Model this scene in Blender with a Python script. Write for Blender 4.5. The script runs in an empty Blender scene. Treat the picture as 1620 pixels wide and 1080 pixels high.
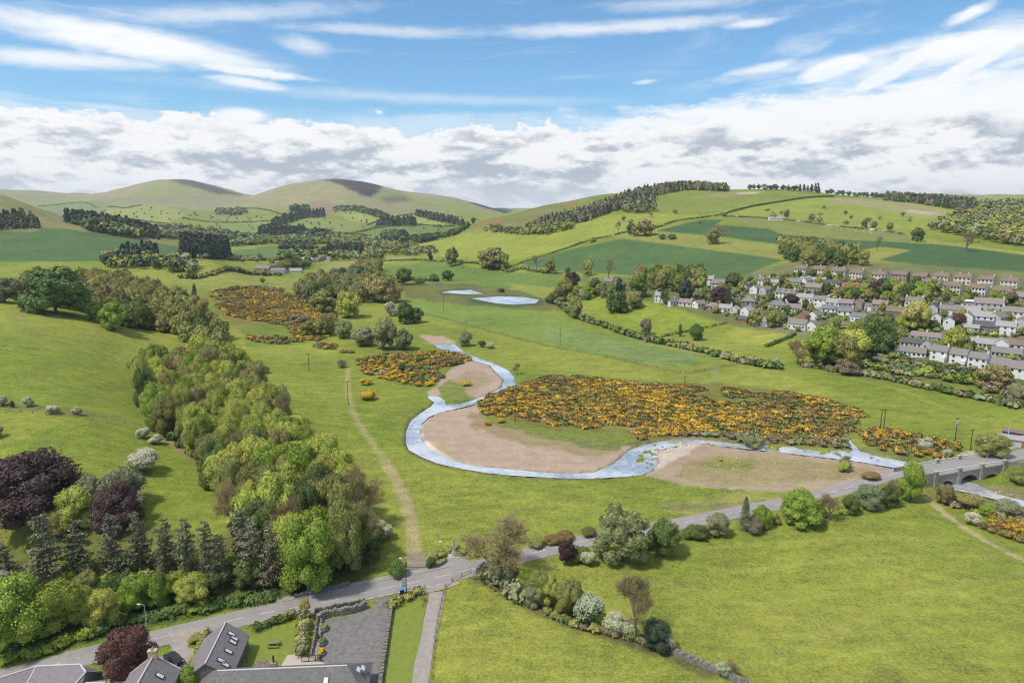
import bpy, bmesh, math, random
import numpy as np
from mathutils import Vector, Matrix
SC = bpy.context.scene
COL = SC.collection
random.seed(7); RNG = np.random.default_rng(7)
PI = math.pi; R = math.radians

# ------------------------------------------------------------------ camera
CAMZ = 80.0
PITCH = R(10.49)
FPX = 1080.0
HAZE = 0.000045
cd = bpy.data.cameras.new('camera'); cd.lens = 24; cd.sensor_width = 36
cd.clip_start = 1.0; cd.clip_end = 60000
cam = bpy.data.objects.new('camera', cd); COL.objects.link(cam)
cam.location = (0, 0, CAMZ); cam.rotation_euler = (PI/2 - PITCH, 0, 0)
SC.camera = cam
SC.view_settings.view_transform = 'Standard'; SC.view_settings.look = 'None'
SC.view_settings.exposure = 0.40; SC.view_settings.gamma = 1.0
SC.cycles.filter_width = 1.15; SC.cycles.max_bounces = 5; SC.cycles.diffuse_bounces = 2; SC.cycles.glossy_bounces = 2
SC.cycles.transmission_bounces = 2; SC.cycles.volume_bounces = 0; SC.cycles.transparent_max_bounces = 4

# ------------------------------------------------------------------ sun
SUN_DIR = Vector((-0.50, -0.26, 0.92)).normalized()      # towards the sun: high, from the left and a little behind
SUN_EL = math.asin(SUN_DIR.z); SUN_AZ = math.atan2(SUN_DIR.x, SUN_DIR.y)
sl = bpy.data.lights.new('sun', 'SUN'); sl.energy = 3.1; sl.angle = R(5.0); sl.color = (1.0, 0.94, 0.83)
so = bpy.data.objects.new('sun', sl); COL.objects.link(so)
so.rotation_euler = SUN_DIR.to_track_quat('Z', 'Y').to_euler()

# ------------------------------------------------------------------ world
W = bpy.data.worlds.new("World"); SC.world = W; W.use_nodes = True
W.cycles.sampling_method = 'MANUAL'; W.cycles.sample_map_resolution = 512
nt = W.node_tree; nt.nodes.clear()
class NG:
    """small helper that writes node maths as expressions"""
    def __init__(s, nt): s.nt = nt
    def new(s, t, **k):
        n = s.nt.nodes.new(t)
        for a, b in k.items(): setattr(n, a, b)
        return n
    def put(s, sock, v):
        if isinstance(v, bpy.types.NodeSocket): s.nt.links.new(v, sock)
        else: sock.default_value = v
    def m(s, op, a, b=0.0, c=0.0, clamp=False):
        n = s.new('ShaderNodeMath', operation=op, use_clamp=clamp)
        s.put(n.inputs[0], a); s.put(n.inputs[1], b); s.put(n.inputs[2], c)
        return n.outputs[0]
    def add(s, a, b): return s.m('ADD', a, b)
    def sub(s, a, b): return s.m('SUBTRACT', a, b)
    def mul(s, a, b): return s.m('MULTIPLY', a, b)
    def step(s, x, lo, hi, a=0.0, b=1.0):
        n = s.new('ShaderNodeMapRange', interpolation_type='SMOOTHSTEP')
        s.put(n.inputs[0], x); s.put(n.inputs[1], lo); s.put(n.inputs[2], hi); s.put(n.inputs[3], a); s.put(n.inputs[4], b)
        return n.outputs[0]
    def xyz(s, x, y, z):
        n = s.new('ShaderNodeCombineXYZ'); s.put(n.inputs[0], x); s.put(n.inputs[1], y); s.put(n.inputs[2], z); return n.outputs[0]
    def noise(s, v, scale, detail=4.0, rough=0.55, dist=0.0):
        n = s.new('ShaderNodeTexNoise'); s.put(n.inputs['Vector'], v); n.inputs['Scale'].default_value = scale
        n.inputs['Detail'].default_value = detail; n.inputs['Roughness'].default_value = rough; n.inputs['Distortion'].default_value = dist
        return n.outputs['Fac']
    def mix(s, f, a, b, mode='MIX'):
        n = s.new('ShaderNodeMix', data_type='RGBA', blend_type=mode)
        s.put(n.inputs[0], f); s.put(n.inputs[6], a); s.put(n.inputs[7], b); return n.outputs[2]
def dirang(px, py):
    a = (px-810)/FPX; b = (540-py)/FPX
    x, y, z = a, math.cos(PITCH)+b*math.sin(PITCH), -math.sin(PITCH)+b*math.cos(PITCH)
    return math.degrees(math.atan2(x, y)), math.degrees(math.atan2(z, math.hypot(x, y)))
g = NG(nt)
sky = g.new('ShaderNodeTexSky', sky_type='NISHITA', sun_disc=False)
sky.sun_elevation = SUN_EL; sky.sun_rotation = SUN_AZ; sky.air_density = 1.0; sky.dust_density = 0.6; sky.ozone_density = 2.0; sky.altitude = 100
tc = g.new('ShaderNodeTexCoord'); sep = g.new('ShaderNodeSeparateXYZ'); nt.links.new(tc.outputs['Generated'], sep.inputs[0])
DX, DY, DZ = sep.outputs
az = g.mul(g.m('ARCTAN2', DX, DY), 57.29578); el = g.mul(g.m('ARCSINE', DZ), 57.29578)     # compass bearing and height in degrees
skyc = g.mix(1.0, sky.outputs[0], (.72, 1.04, 1.19, 1), 'MULTIPLY')
# wind-drawn high cloud: noise stretched along the bearing
warp = g.sub(g.noise(g.xyz(g.mul(az, .05), g.mul(el, .12), 3.0), 1.0, 3), .5)
elw = g.add(el, g.mul(warp, 5.0))
stre = g.noise(g.xyz(g.mul(az, .045), g.mul(elw, .75), 0.0), 1.0, 7, .62, .3)
stre2 = g.noise(g.xyz(g.mul(g.add(az, g.mul(el, 1.3)), .10), g.mul(g.sub(elw, g.mul(az, .22)), .5), 9.0), 1.0, 7, .6, .2)
fine = g.noise(g.xyz(g.mul(az, .35), g.mul(el, 1.1), 5.0), 1.0, 8, .66, .4)
def blob(px, py, wx, wy, rot=0.0, edge=0.5, wob=1.0):
    """soft ellipse of cloud centred on a bearing and height, broken up by the noises"""
    a0, e0 = dirang(px, py); sx = wx/FPX*57.3*.93; sy = wy/FPX*57.3*.93
    c, s_ = math.cos(R(rot)), math.sin(R(rot))
    da = g.sub(az, a0); de = g.sub(el, e0)
    u = g.mul(g.add(g.mul(da, c), g.mul(de, s_)), 1/sx); v = g.mul(g.sub(g.mul(de, c), g.mul(da, s_)), 1/sy)
    d = g.m('SQRT', g.add(g.mul(u, u), g.mul(v, v)))
    d = g.add(d, g.mul(g.sub(fine, .5), 1.7*wob)); d = g.add(d, g.mul(g.sub(stre, .5), 1.3*wob))
    return g.step(d, 1.0+edge*.5, 1.0-edge, 0.0, 1.0)
def union(*ms):
    r = ms[0]
    for m_ in ms[1:]: r = g.m('MAXIMUM', r, m_)
    return r
def band(lo, hi, soft): return g.mul(g.step(el, lo-soft, lo+soft), g.step(el, hi+soft, hi-soft))
lens = union(g.mul(blob(205, 66, 185, 24, -5, .6, .5), .98), g.mul(blob(90, 93, 150, 12, 2, .8, .6), .85), g.mul(blob(320, 86, 120, 14, -6, .7, .5), .85),
             g.mul(blob(390, 112, 95, 8, -4, .7), .9), g.mul(blob(400, 133, 62, 8, -6, .8), .85), g.mul(blob(480, 72, 40, 12, -8, 1.0), .6),
             g.mul(blob(330, 24, 200, 12, 7, 1.1), .62), g.mul(blob(620, 50, 160, 8, 0, 1.0), .55), g.mul(blob(960, 45, 230, 10, 1, 1.0), .72),
             g.mul(blob(1190, 37, 45, 6, 3, .8), .8), g.mul(blob(1532, 24, 28, 8, 20, .8), .9), g.mul(blob(385, 184, 46, 13, 0, .6, .7), .95),
             g.mul(blob(640, 154, 320, 9, -1, 1.2), .42), g.mul(blob(190, 172, 130, 5, -2, 1.1), .5), g.mul(blob(1210, 108, 50, 8, 6, .8), .8),
             g.mul(blob(600, 178, 8, 4, -10, .8), .8), g.mul(blob(1020, 130, 22, 4, 4, .8), .7), g.mul(blob(1080, 6, 110, 10, 0, 1.1), .5))
veil = union(g.mul(blob(1330, 178, 420, 34, 1, .5), .97), g.mul(blob(1530, 152, 330, 36, 5, .7), .92), g.mul(blob(1600, 58, 300, 26, 8, .9), .85),
             g.mul(blob(1320, 108, 58, 17, 14, .45, .5), .95), g.mul(blob(1425, 106, 85, 14, 27, .5, .6), .92), g.mul(blob(1545, 98, 105, 13, 30, .5, .6), .92),
             g.mul(blob(1400, 82, 220, 10, 6, 1.1), .7))
whisp = g.mul(g.step(stre, .55, .80), .45)
whisp = g.mul(whisp, g.step(el, 8.0, 13.0))
fan = g.mul(g.step(stre2, .5, .72), g.mul(g.step(az, 8.0, 24.0), band(8, 19, 4)))
high = g.m('MINIMUM', g.add(union(lens, veil), g.add(whisp, g.mul(fan, .4))), 1.0)
high = g.mul(high, g.step(stre2, .15, .45, .80, 1.0))
over = g.mul(g.step(el, 24, 40), g.step(g.noise(tc.outputs['Generated'], 2.2, 4, .6), .36, .58, .15, .80))  # unseen cloud cover overhead, added to soften and whiten the ambient light
high = g.m('MAXIMUM', high, over)
# heaped cloud low over the hills, lit from above
wx = g.mul(g.sub(g.noise(g.xyz(g.mul(az, .25), g.mul(el, .5), 6.0), 1.0, 4), .5), .35)
def cumn(du, dv, det=10): return g.noise(g.xyz(g.add(g.add(g.mul(az, .26), wx), du), g.add(g.mul(el, .56), dv), 1.7), 1.0, det, .62, .1)
n0 = cumn(0, 0); n1 = cumn(.02, .17); nf = g.noise(g.xyz(g.mul(az, .60), g.mul(el, 1.1), 3.3), 1.0, 8, .68, .2)
big = g.noise(g.xyz(g.add(g.mul(az, .20), wx), g.mul(el, .60), 11.4), 1.0, 8, .58)
lump = g.noise(g.xyz(g.mul(az, .22), 0.0, 2.2), 1.0, 4, .6)
top = g.add(g.add(g.add(5.2, g.mul(lump, 3.4)), g.mul(g.sub(n0, .5), 3.6)), g.mul(g.sub(nf, .5), 1.3))
cum = g.step(g.sub(top, el), -.08, .30)
relief = g.add(g.mul(g.sub(n0, n1), 5.0), g.mul(g.sub(nf, .5), 1.9))
core = g.step(g.sub(top, el), .15, 1.5)
sh = g.add(g.mul(g.sub(big, .492), 5.6), g.mul(relief, -.75))
shade = g.mul(core, g.step(sh, -.35, .80))
shade = g.mul(shade, g.step(el, .2, 3.4, .55, 1.0))
cumc = g.mix(shade, (7.6, 7.65, 7.7, 1), (3.6, 4.05, 4.7, 1))
lowh = g.step(el, 4.0, .2)
cumc = g.mix(g.mul(lowh, .28), cumc, (6.3, 6.7, 7.2, 1))
thin = g.step(g.add(g.add(el, g.mul(g.sub(stre, .5), 5.0)), g.mul(g.sub(lump, .5), 3.0)), 8.4, 6.4, 0.0, .45)
high = g.m('MAXIMUM', high, thin)
c1 = g.mix(high, skyc, (7.6, 7.75, 7.9, 1))
c2 = g.mix(cum, c1, cumc)
bg = g.new('ShaderNodeBackground'); bg.inputs[1].default_value = 0.1; nt.links.new(c2, bg.inputs[0])
wo = g.new('ShaderNodeOutputWorld'); nt.links.new(bg.outputs[0], wo.inputs[0])
# ------------------------------------------------------------------ terrain heights
CP, SP = math.cos(PITCH), math.sin(PITCH)
def ray(px, py):
    a = (px-810)/FPX; b = (540-py)/FPX; fy = CP + b*SP
    return a/fy, (-SP + b*CP)/fy            # x per metre forward, z per metre forward
def project(x, y, z):
    """bearing picture of a world point (vectorised): px, py"""
    zz = z-CAMZ; d = y*CP - zz*SP; up = y*SP + zz*CP
    return 810 + FPX*x/d, 540 - FPX*up/d
# heights surveyed along sight lines: (px, py, distance forward)
SURV = [
 # near floor, z about 0
 *[(px, py, None, z) for px, py, z in [
  (-300,1085,1),(-300,1160,0),(0,1085,0),(0,1200,0),(400,1085,0),(400,1250,0),(810,1085,0),(810,1250,0),(1200,1085,0),(1200,1250,0),(1620,1085,0),(1620,1250,0),(1950,1085,0),(1950,950,0),
  (0,1045,.8),(200,1000,.8),(420,965,.6),(640,920,.4),(300,940,1.5),(120,960,2.0),(480,920,.8),
  (760,895,.4),(1000,940,0),(1300,950,0),(1600,950,0),(1000,850,.4),(1300,850,.3),(1600,850,0),(1950,850,0),
  (640,800,.6),(800,800,.4),(1000,800,.3),(1200,790,.3),(600,720,.8),(700,760,.4),(900,770,.4),(1100,780,.4),
  (520,660,1.2),(600,640,.8),(700,640,.6),(850,660,.6),(1000,680,.6),(1150,700,.6),(1300,700,.6),(1400,725,.6),(1550,700,.8),(1750,700,1.5),(1950,720,2),
  (460,600,1.6),(560,570,1.2),(700,580,1.0),(800,600,1),(900,620,1),(1100,640,1),(1300,640,1),(1500,650,1.5),(1620,640,3),(1800,640,6),
  (420,540,2),(560,520,1.5),(700,530,1.5),(850,560,1.4),(1000,580,1.4),(1150,590,1.5),(1300,595,2),(1450,605,2.5),
  (400,490,3),(500,490,2.5),(640,495,2),(760,500,2),(900,530,2),(1000,545,2),(1150,562,2.5),
  (700,463,3),(800,475,2.5),(620,460,3.5),(500,460,4),(420,460,4.5),(870,480,3.5),
  (330,455,6),(400,437,6),(520,435,5),(620,435,4.5),(720,445,4),(800,450,4.5),
  (450,427,7),(560,415,7),(680,420,6),(800,432,6),
  (400,405,9),(500,400,9),(600,402,8),(640,395,10),(420,385,14),(560,388,12),
 ]],
 # left hillside pasture
 (0,850,175,None),(120,850,168,None),(0,780,188,None),(0,700,205,None),(0,650,232,None),(0,600,262,None),(0,540,310,None),(0,478,400,None),(-250,700,205,None),(-250,500,360,None),(-250,440,520,None),
 (100,780,180,None),(100,700,207,None),(100,655,230,None),(100,600,272,None),(100,540,328,None),(90,495,395,None),
 (200,800,176,None),(200,700,214,None),(200,640,259,None),(200,560,345,None),(170,520,382,None),
 (300,800,178,None),(350,830,165,None),(420,760,196,None),(300,650,262,None),(360,600,316,None),(270,560,365,None),(230,520,430,None),
 (100,455,560,None),(250,470,560,None),(330,490,500,None),(0,440,640,None),
 # behind it: the green slope and the left hill
 (0,412,900,None),(0,390,980,None),(0,366,1090,None),(0,340,1230,None),(0,308,1480,None),(-250,300,1200,None),(-250,250,1500,None),(-250,390,900,None),
 (60,360,1120,None),(60,330,1430,None),(140,412,900,None),(140,367,1130,None),(110,350,1350,None),(180,357,1450,None),
 (200,408,900,None),(225,380,1120,None),(285,392,1080,None),(285,412,840,None),(330,413,815,None),(260,378,1500,None),
 (330,380,1700,None),
 # far valley fields rising to the hills
 (150,345,2600,None),(230,350,2500,None),(230,325,3100,None),(290,342,2700,None),(350,365,2150,None),(350,345,2800,None),
 (440,372,2000,None),(440,347,2500,None),(500,365,2050,None),(520,345,2500,None),(560,372,1900,None),(600,355,2300,None),(640,340,2750,None),(690,360,2200,None),(640,380,1800,None),
 (560,335,2800,None),(480,330,3000,None),(400,335,2900,None),(700,340,2900,None),(750,345,3000,None),(720,372,2100,None),
 # skyline hills
 (-300,300,6000,None),(0,303,7000,None),(60,311,5200,None),(130,311,5200,None),(180,303,5100,None),(230,290,5000,None),(280,283,5000,None),(310,286,5000,None),(340,295,4900,None),(375,307,4800,None),
 (180,325,4200,None),(280,312,4300,None),(330,330,3700,None),
 (400,311,4100,None),(430,301,4000,None),(470,291,3900,None),(520,285,3900,None),(565,286,3900,None),(600,293,3900,None),(640,305,3900,None),(680,309,3950,None),(740,319,4050,None),(800,336,4200,None),
 (470,312,3450,None),(560,305,3450,None),(620,320,3400,None),(700,328,3500,None),(540,322,3100,None),
 # ridge on the right of the gap
 (670,385,1500,None),(700,385,1380,None),(720,395,1250,None),(760,372,1260,None),(755,352,1420,None),(745,362,1450,None),(790,345,1480,None),(830,333,1520,None),(860,325,1530,None),(900,318,1530,None),(950,309,1500,None),
 (700,405,1100,None),(800,408,960,None),(850,390,1020,None),(850,370,1120,None),(820,360,1250,None),(880,352,1280,None),(900,340,1360,None),
 (840,420,840,None),(880,427,800,None),(900,395,930,None),(985,377,930,None),(960,350,1120,None),(960,335,1240,None),(970,318,1400,None),
 (1040,337,1170,None),(1010,306,1480,None),(1060,298,1520,None),(1100,297,1540,None),(1150,302,1540,None),
 (1060,388,840,None),(1050,437,640,None),(1110,347,1080,None),(1100,318,1350,None),
 (1200,300,1560,None),(1260,301,1580,None),(1320,309,1600,None),(1400,314,1650,None),(1480,318,1750,None),
 (1215,407,700,None),(1215,375,880,None),(1230,343,1130,None),(1140,340,1140,None),(1250,320,1380,None),
 (1380,355,1000,None),(1380,385,780,None),(1380,330,1300,None),(1480,360,950,None),(1530,337,1250,None),(1500,390,740,None),(1620,402,690,None),(1620,375,850,None),(1620,345,1150,None),(1540,322,1700,None),(1900,400,700,None),(1900,340,1200,None),
 (1480,308,3300,None),(1560,308,3300,None),(1640,309,3300,None),(1900,306,3300,None),(1560,316,2400,None),
 # the village on its slope
 (1160,440,600,None),(1250,430,590,None),(1350,432,560,None),(1450,436,545,None),(1560,440,530,None),(1640,442,520,None),(1900,440,520,None),
 (1040,480,520,None),(930,480,545,None),(1100,500,485,None),(1200,500,480,None),(1150,525,447,None),(1000,515,480,None),
 (1200,470,510,None),(1300,480,490,None),(1400,480,470,None),(1500,490,440,None),(1600,500,425,None),(1900,500,420,None),
 (1250,520,437,None),(1300,560,388,None),(1400,545,392,None),(1500,560,365,None),(1600,580,340,None),(1400,585,353,None),(1560,620,304,None),(1900,560,350,None),
]
# ground hidden behind the crests falls away again
HID = [(-.7,8200,150),(-.5,7000,180),(-.2,6000,150),(0,6000,120),(.2,5500,100),(.5,5500,150),(.8,5500,150),
       (-.9,7600,200),(-.5,11000,120),(0,11000,120),(.5,11000,120),(1.2,9000,150),(-1.2,11000,120),
       (.08,1850,70),(.25,2100,80),(.4,2300,90),(.55,2400,100),(.1,2600,60),(.3,3000,90),
       (-.25,4500,200),(-.45,5800,220),(0,1900,40),(-.05,4900,80),
       (-.75,1750,80),(-.68,1900,50),(-.6,1900,30),(-.75,2500,40),(-.55,2000,20),
       (-.75,650,18),(-.65,650,16),(-.45,650,9),(-.6,800,18)]
pts = []; vals = []
ZS = 220.0
def zn(z, Y): return z*ZS/(Y+ZS)
for px, py, Y, z in SURV:
    u, e = ray(px, py)
    if Y is None: Y = (CAMZ - z)/(-e)
    else: z = CAMZ + e*Y
    pts.append((u*1.6, math.log(Y))); vals.append(zn(z, Y))
for u, Y, z in HID: pts.append((u*1.6, math.log(Y))); vals.append(zn(z, Y))
for u in (-1.4, -.9, -.45, 0, .45, .9, 1.4): pts.append((u*1.6, math.log(45))); vals.append(0.0)
pts = np.array(pts); vals = np.array(vals)
def U(r2): return np.where(r2 > 1e-12, r2*np.log(r2+1e-300), 0)
D2 = ((pts[:, None]-pts[None])**2).sum(-1)
n = len(pts); A = np.zeros((n+3, n+3)); A[:n, :n] = U(D2) + np.eye(n)*2e-5; A[:n, n] = 1; A[:n, n+1:] = pts; A[n:, :n] = A[:n, n:].T
sol = np.linalg.solve(A, np.concatenate([vals, [0, 0, 0]]))
def tps(uu, ly):
    q = np.stack([uu*1.6, ly], -1).reshape(-1, 2); out = np.empty(len(q))
    for i in range(0, len(q), 4000):
        qq = q[i:i+4000]; r2 = ((qq[:, None]-pts[None])**2).sum(-1)
        out[i:i+4000] = U(r2)@sol[:n] + sol[n] + qq@sol[n+1:]
    return out.reshape(np.shape(uu))
# coarse solve, then refined to the ground mesh by bicubic-ish interpolation
UC = np.linspace(-1.35, 1.35, 180); LC = np.linspace(math.log(45), math.log(14000), 200)
ZC = tps(*np.meshgrid(UC, LC, indexing='ij'))
def bil(G, ug, lg, u, l):
    fu = np.clip((u-ug[0])/(ug[1]-ug[0]), 0, len(ug)-1.001); fl = np.clip((l-lg[0])/(lg[1]-lg[0]), 0, len(lg)-1.001)
    i = fu.astype(int); j = fl.astype(int); a = fu-i; b = fl-j
    return G[i, j]*(1-a)*(1-b)+G[i+1, j]*a*(1-b)+G[i, j+1]*(1-a)*b+G[i+1, j+1]*a*b
def zsmooth(u, Y):
    """Catmull-Rom resampling of the coarse heights"""
    l = np.log(Y)
    fu = np.clip((u-UC[0])/(UC[1]-UC[0]), 1, len(UC)-2.001); fl = np.clip((l-LC[0])/(LC[1]-LC[0]), 1, len(LC)-2.001)
    i = fu.astype(int); j = fl.astype(int); a = fu-i; b = fl-j
    def w(t): return (-.5*t+t*t-.5*t**3, 1-2.5*t*t+1.5*t**3, .5*t+2*t*t-1.5*t**3, -.5*t*t+.5*t**3)
    wa, wb = w(a), w(b); out = 0
    for p in range(4):
        for q in range(4): out = out + wa[p]*wb[q]*ZC[i+p-1, np.minimum(j+q-1, len(LC)-1)]
    return out*(Y+ZS)/ZS
def vnoise(x, y, seed=0):
    """value noise on arrays"""
    xi = np.floor(x).astype(np.int64); yi = np.floor(y).astype(np.int64); fx = x-xi; fy = y-yi
    fx = fx*fx*(3-2*fx); fy = fy*fy*(3-2*fy)
    def h(a, b):
        v = (a*374761393 + b*668265263 + seed*1442695041) & 0xffffffff
        v = ((v ^ (v >> 13))*1274126177) & 0xffffffff
        return ((v ^ (v >> 16)) & 0xffff)/65535.0
    return (h(xi, yi)*(1-fx)+h(xi+1, yi)*fx)*(1-fy)+(h(xi, yi+1)*(1-fx)+h(xi+1, yi+1)*fx)*fy
def fbm(x, y, o=4, seed=0):
    s = 0; a = .5
    for k in range(o): s = s+a*vnoise(x*2**k, y*2**k, seed+k*7); a *= .5
    return s/(1-.5**o)
# ground grid: columns fan out, rows lengthen with distance
uc = np.linspace(-.80, .80, 1000)
st = []; v = .0016
x0 = .80
while x0 < 1.33: v *= 1.06; x0 += v; st.append(min(x0, 1.34))
UG = np.concatenate([-np.array(st[::-1]), uc, np.array(st)])
yr = [50.0]
while yr[-1] < 13500:
    Y = yr[-1]
    yr.append(Y + max(.45, min(Y*Y/54640*1.25, Y/683*4.6)) if Y > 90 else Y+2.0)
YG = np.array(yr)
UU, YY = np.meshgrid(UG, YG, indexing='ij'); XX = UU*YY
ZB = zsmooth(UU, YY)
far = np.clip((YY-900)/2500, 0, 1)
ZB += far*(fbm(XX/260, YY/260, 4, 3)-.5)*42*np.clip((ZB-60)/140, 0, 1)       # gullies on the far hills
# --- plan shapes traced on the ground
import bisect
UGL = UG.tolist(); YGL = YG.tolist()
def _bil(G, x, y):
    y = max(y, 51.0); u = x/y
    i = min(max(bisect.bisect(UGL, u)-1, 0), len(UGL)-2); j = min(max(bisect.bisect(YGL, y)-1, 0), len(YGL)-2)
    a = (u-UGL[i])/(UGL[i+1]-UGL[i]); b = (y-YGL[j])/(YGL[j+1]-YGL[j])
    return float(G[i, j]*(1-a)*(1-b)+G[i+1, j]*a*(1-b)+G[i, j+1]*(1-a)*b+G[i+1, j+1]*a*b)
def zat0(x, y): return _bil(ZB, x, y)
def hit(px, py, zf=None):
    """where the sight line (px, py) first meets the land"""
    zf = zf or zat
    u, e = ray(px, py); Y = 60.0; prev = Y
    while Y < 13000:
        if CAMZ+e*Y <= zf(u*Y, Y): break
        prev = Y; Y *= 1.012
    lo, hi = prev, Y
    for _ in range(18):
        m_ = (lo+hi)/2
        if CAMZ+e*m_ <= zf(u*m_, m_): hi = m_
        else: lo = m_
    return Vector((u*hi, hi, zf(u*hi, hi)))
def curve(pts, step):
    """Catmull-Rom through points, resampled every step metres"""
    P = [Vector(p) for p in pts]; P = [2*P[0]-P[1]]+P+[2*P[-1]-P[-2]]; out = []
    for i in range(1, len(P)-2):
        L = (P[i+1]-P[i]).length; k = max(1, int(L/step))
        for q in range(k):
            t = q/k; a, b, c, d = P[i-1], P[i], P[i+1], P[i+2]
            out.append(.5*((2*b)+(c-a)*t+(2*a-5*b+4*c-d)*t*t+(3*b-a-3*c+d)*t**3))
    out.append(P[-2]); return out
def ground_line(pxs, step=2.0): return curve([hit(x, y, zat0) for x, y in pxs], step)
def inpoly(px, py, poly):
    res = np.zeros(px.shape, bool); m_ = len(poly); j = m_-1
    for i in range(m_):
        xi, yi = poly[i]; xj, yj = poly[j]
        c = ((yi > py) != (yj > py)) & (px < (xj-xi)*(py-yi)/((yj-yi) or 1e-9)+xi)
        res ^= c; j = i
    return res
def polydist(X, Y, line):
    """distance of grid points to a polyline and height of its nearest point"""
    best = np.full(X.shape, 1e9); zz = np.zeros(X.shape)
    for a, b in zip(line[:-1], line[1:]):
        dx, dy = b[0]-a[0], b[1]-a[1]; L2 = dx*dx+dy*dy or 1e-9
        t = np.clip(((X-a[0])*dx+(Y-a[1])*dy)/L2, 0, 1)
        d = np.hypot(X-a[0]-t*dx, Y-a[1]-t*dy); m_ = d < best
        best = np.where(m_, d, best); zz = np.where(m_, a[2]+t*(b[2]-a[2]), zz)
    return best, zz
RIVER = [(687,544),(720,544),(737,557),(762,567),(785,575),(805,585),(814,596),(816,606),(808,615),(780,624),(755,632),(750,638),(722,645),(697,650),(678,658),(668,668),(665,680),(667,695),(675,704),(687,712),(715,726),(755,736),(810,740),(855,745),(895,747),(940,745),(970,732),(982,722),(995,710),(1017,702),(1060,694),(1087,691),(1120,695),(1185,702),(1215,703),(1260,705),(1322,710),(1362,712),(1390,720),(1437,729),(1470,738),(1500,750),(1545,763),(1575,777),(1600,785),(1640,793),(1700,800),
 (1700,818),(1640,804),(1600,794),(1565,785),(1535,778),(1506,772),(1480,764),(1450,750),(1427,740),(1365,729),(1325,724),(1265,717),(1222,712),(1180,708),(1120,701),(1107,699),(1060,705),(1040,712),(1048,724),(1035,740),(1017,749),(985,752),(935,755),(885,754),(810,750),(772,746),(730,739),(692,731),(667,721),(647,710),(642,700),(642,682),(649,665),(665,652),(682,641),(687,635),(672,624),(682,624),(695,626),(704,632),(705,639),(730,637),(752,630),(780,619),(794,611),(797,600),(787,590),(775,577),(755,571),(737,565),(717,557),(692,549)]
POOL = [(1322,675),(1339,673),(1341,688),(1347,697),(1356,706),(1361,713),(1350,713),(1341,698),(1325,684)]
POND_A = [(697,463),(712,460),(745,458.5),(767,465),(742,465.5),(720,464.5)]
POND_B = [(744,472),(790,468.5),(830,470),(853,474),(848,479.5),(815,482),(785,480),(765,476)]
PXB, PYB = project(XX, YY, ZB)
near_i = np.where(YG < 700)[0][-1]; sub = (slice(None), slice(0, near_i)); mid_i = np.where(YG < 800)[0][-1]
jx_ = (fbm(XX[sub]/2.6, YY[sub]/2.6, 3, 91)-.5); wet = inpoly(PXB[sub]+jx_*5.5, PYB[sub]+jx_*4.0, RIVER) | inpoly(PXB[sub], PYB[sub], POOL)
def boxblur(a, k=1):
    for _ in range(k):
        a = a.copy(); a[1:-1] = (a[:-2]+2*a[1:-1]+a[2:])/4; a[:, 1:-1] = (a[:, :-2]+2*a[:, 1:-1]+a[:, 2:])/4
    return a
wetf = boxblur(wet.astype(float), 2)
shal = inpoly(PXB[sub], PYB[sub], [(1030,700),(1065,694),(1110,690),(1125,700),(1075,712),(1060,732),(1030,742),(1005,728),(1015,712)])|inpoly(PXB[sub], PYB[sub], [(1210,700),(1320,708),(1400,720),(1400,728),(1300,716),(1210,710)])
wetf = wetf*np.where(shal, np.clip((fbm(XX[sub]/2.4, YY[sub]/2.4, 3, 77)-.34)*4, 0, 1), 1)
RW = ground_line([(px_, py_) for px_, py_ in [(-150,1112),(-60,1090),(20,1068),(90,1050),(133,1038),(270,1004),(322,992),(405,972),(520,951),(585,935),(677,916),(716,907),(760,896),(810,883),(870,868),(925,855),(1000,841),(1080,827),(1140,815),(1200,803),(1297,786),(1365,772),(1405,763),(1450,755)]], 2.0)
# the road climbs to the bridge
def onlevel(px, py, z):
    u, e = ray(px, py); Y = (z-CAMZ)/e; return Vector((u*Y, Y, z))
BR_A = onlevel(1463, 745, 3.6); BR_B = onlevel(1570, 727, 4.1)
for p in RW:
    d = (p.xy-BR_A.xy).length
    if d < 45: p.z = p.z*(d/45)+BR_A.z*(1-d/45)
bdir = (BR_B-BR_A).normalized()
RW = [p for p in RW if (p.xy-BR_A.xy).dot(bdir.xy) < -3] + [BR_A.copy()]
RE = curve([BR_B, BR_B+bdir*15+Vector((0, 1.5, -.6)), BR_B+bdir*32+Vector((0, 6, -1.5)), BR_B+bdir*60+Vector((0, 14, -2.0))], 2.0)
ZG = ZB.copy()
ZG[sub] -= 1.15*wetf
DRIVE = ground_line([(692,936),(690,950),(687,965),(682,985),(675,1012),(668,1045),(661,1085),(652,1130)], 1.5)
def flatten(line, hw, bl, drop=.05):
    d, z = polydist(XX[sub], YY[sub], line)
    w = np.clip(1-(d-hw)/bl, 0, 1); w = w*w*(3-2*w)
    ZG[sub] = ZG[sub]*(1-w)+(z-drop)*w
for ln, hw, bl in ((RW[:-4], 4.0, 3.5), (RE[2:], 4.2, 4.0)): flatten(ln, hw, bl)
flatten(DRIVE, 2.1, 1.5)
def zat(x, y):
    """height of the finished ground"""
    return _bil(ZG, x, y)
# ------------------------------------------------------------------ what grows where (base colours of the land itself)
PX, PY = project(XX, YY, ZG)
n1_ = fbm(XX/60, YY/60, 4, 11); n2_ = fbm(XX/14, YY/14, 3, 21); n3_ = fbm(XX/400, YY/400, 4, 31); n4_ = fbm(XX/3.5, YY/3.5, 2, 41)
def C(*c): return np.array(c)
cov = np.zeros(XX.shape+(3,))
def lerp(a, b, t): return a+(b-a)*t[..., None]
MEAD, MEAD2 = C(.152,.190,.030), C(.216,.232,.044)
cov[:] = lerp(np.broadcast_to(MEAD, cov.shape), MEAD2, np.clip((n1_-.35)*2.6, 0, 1))
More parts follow.
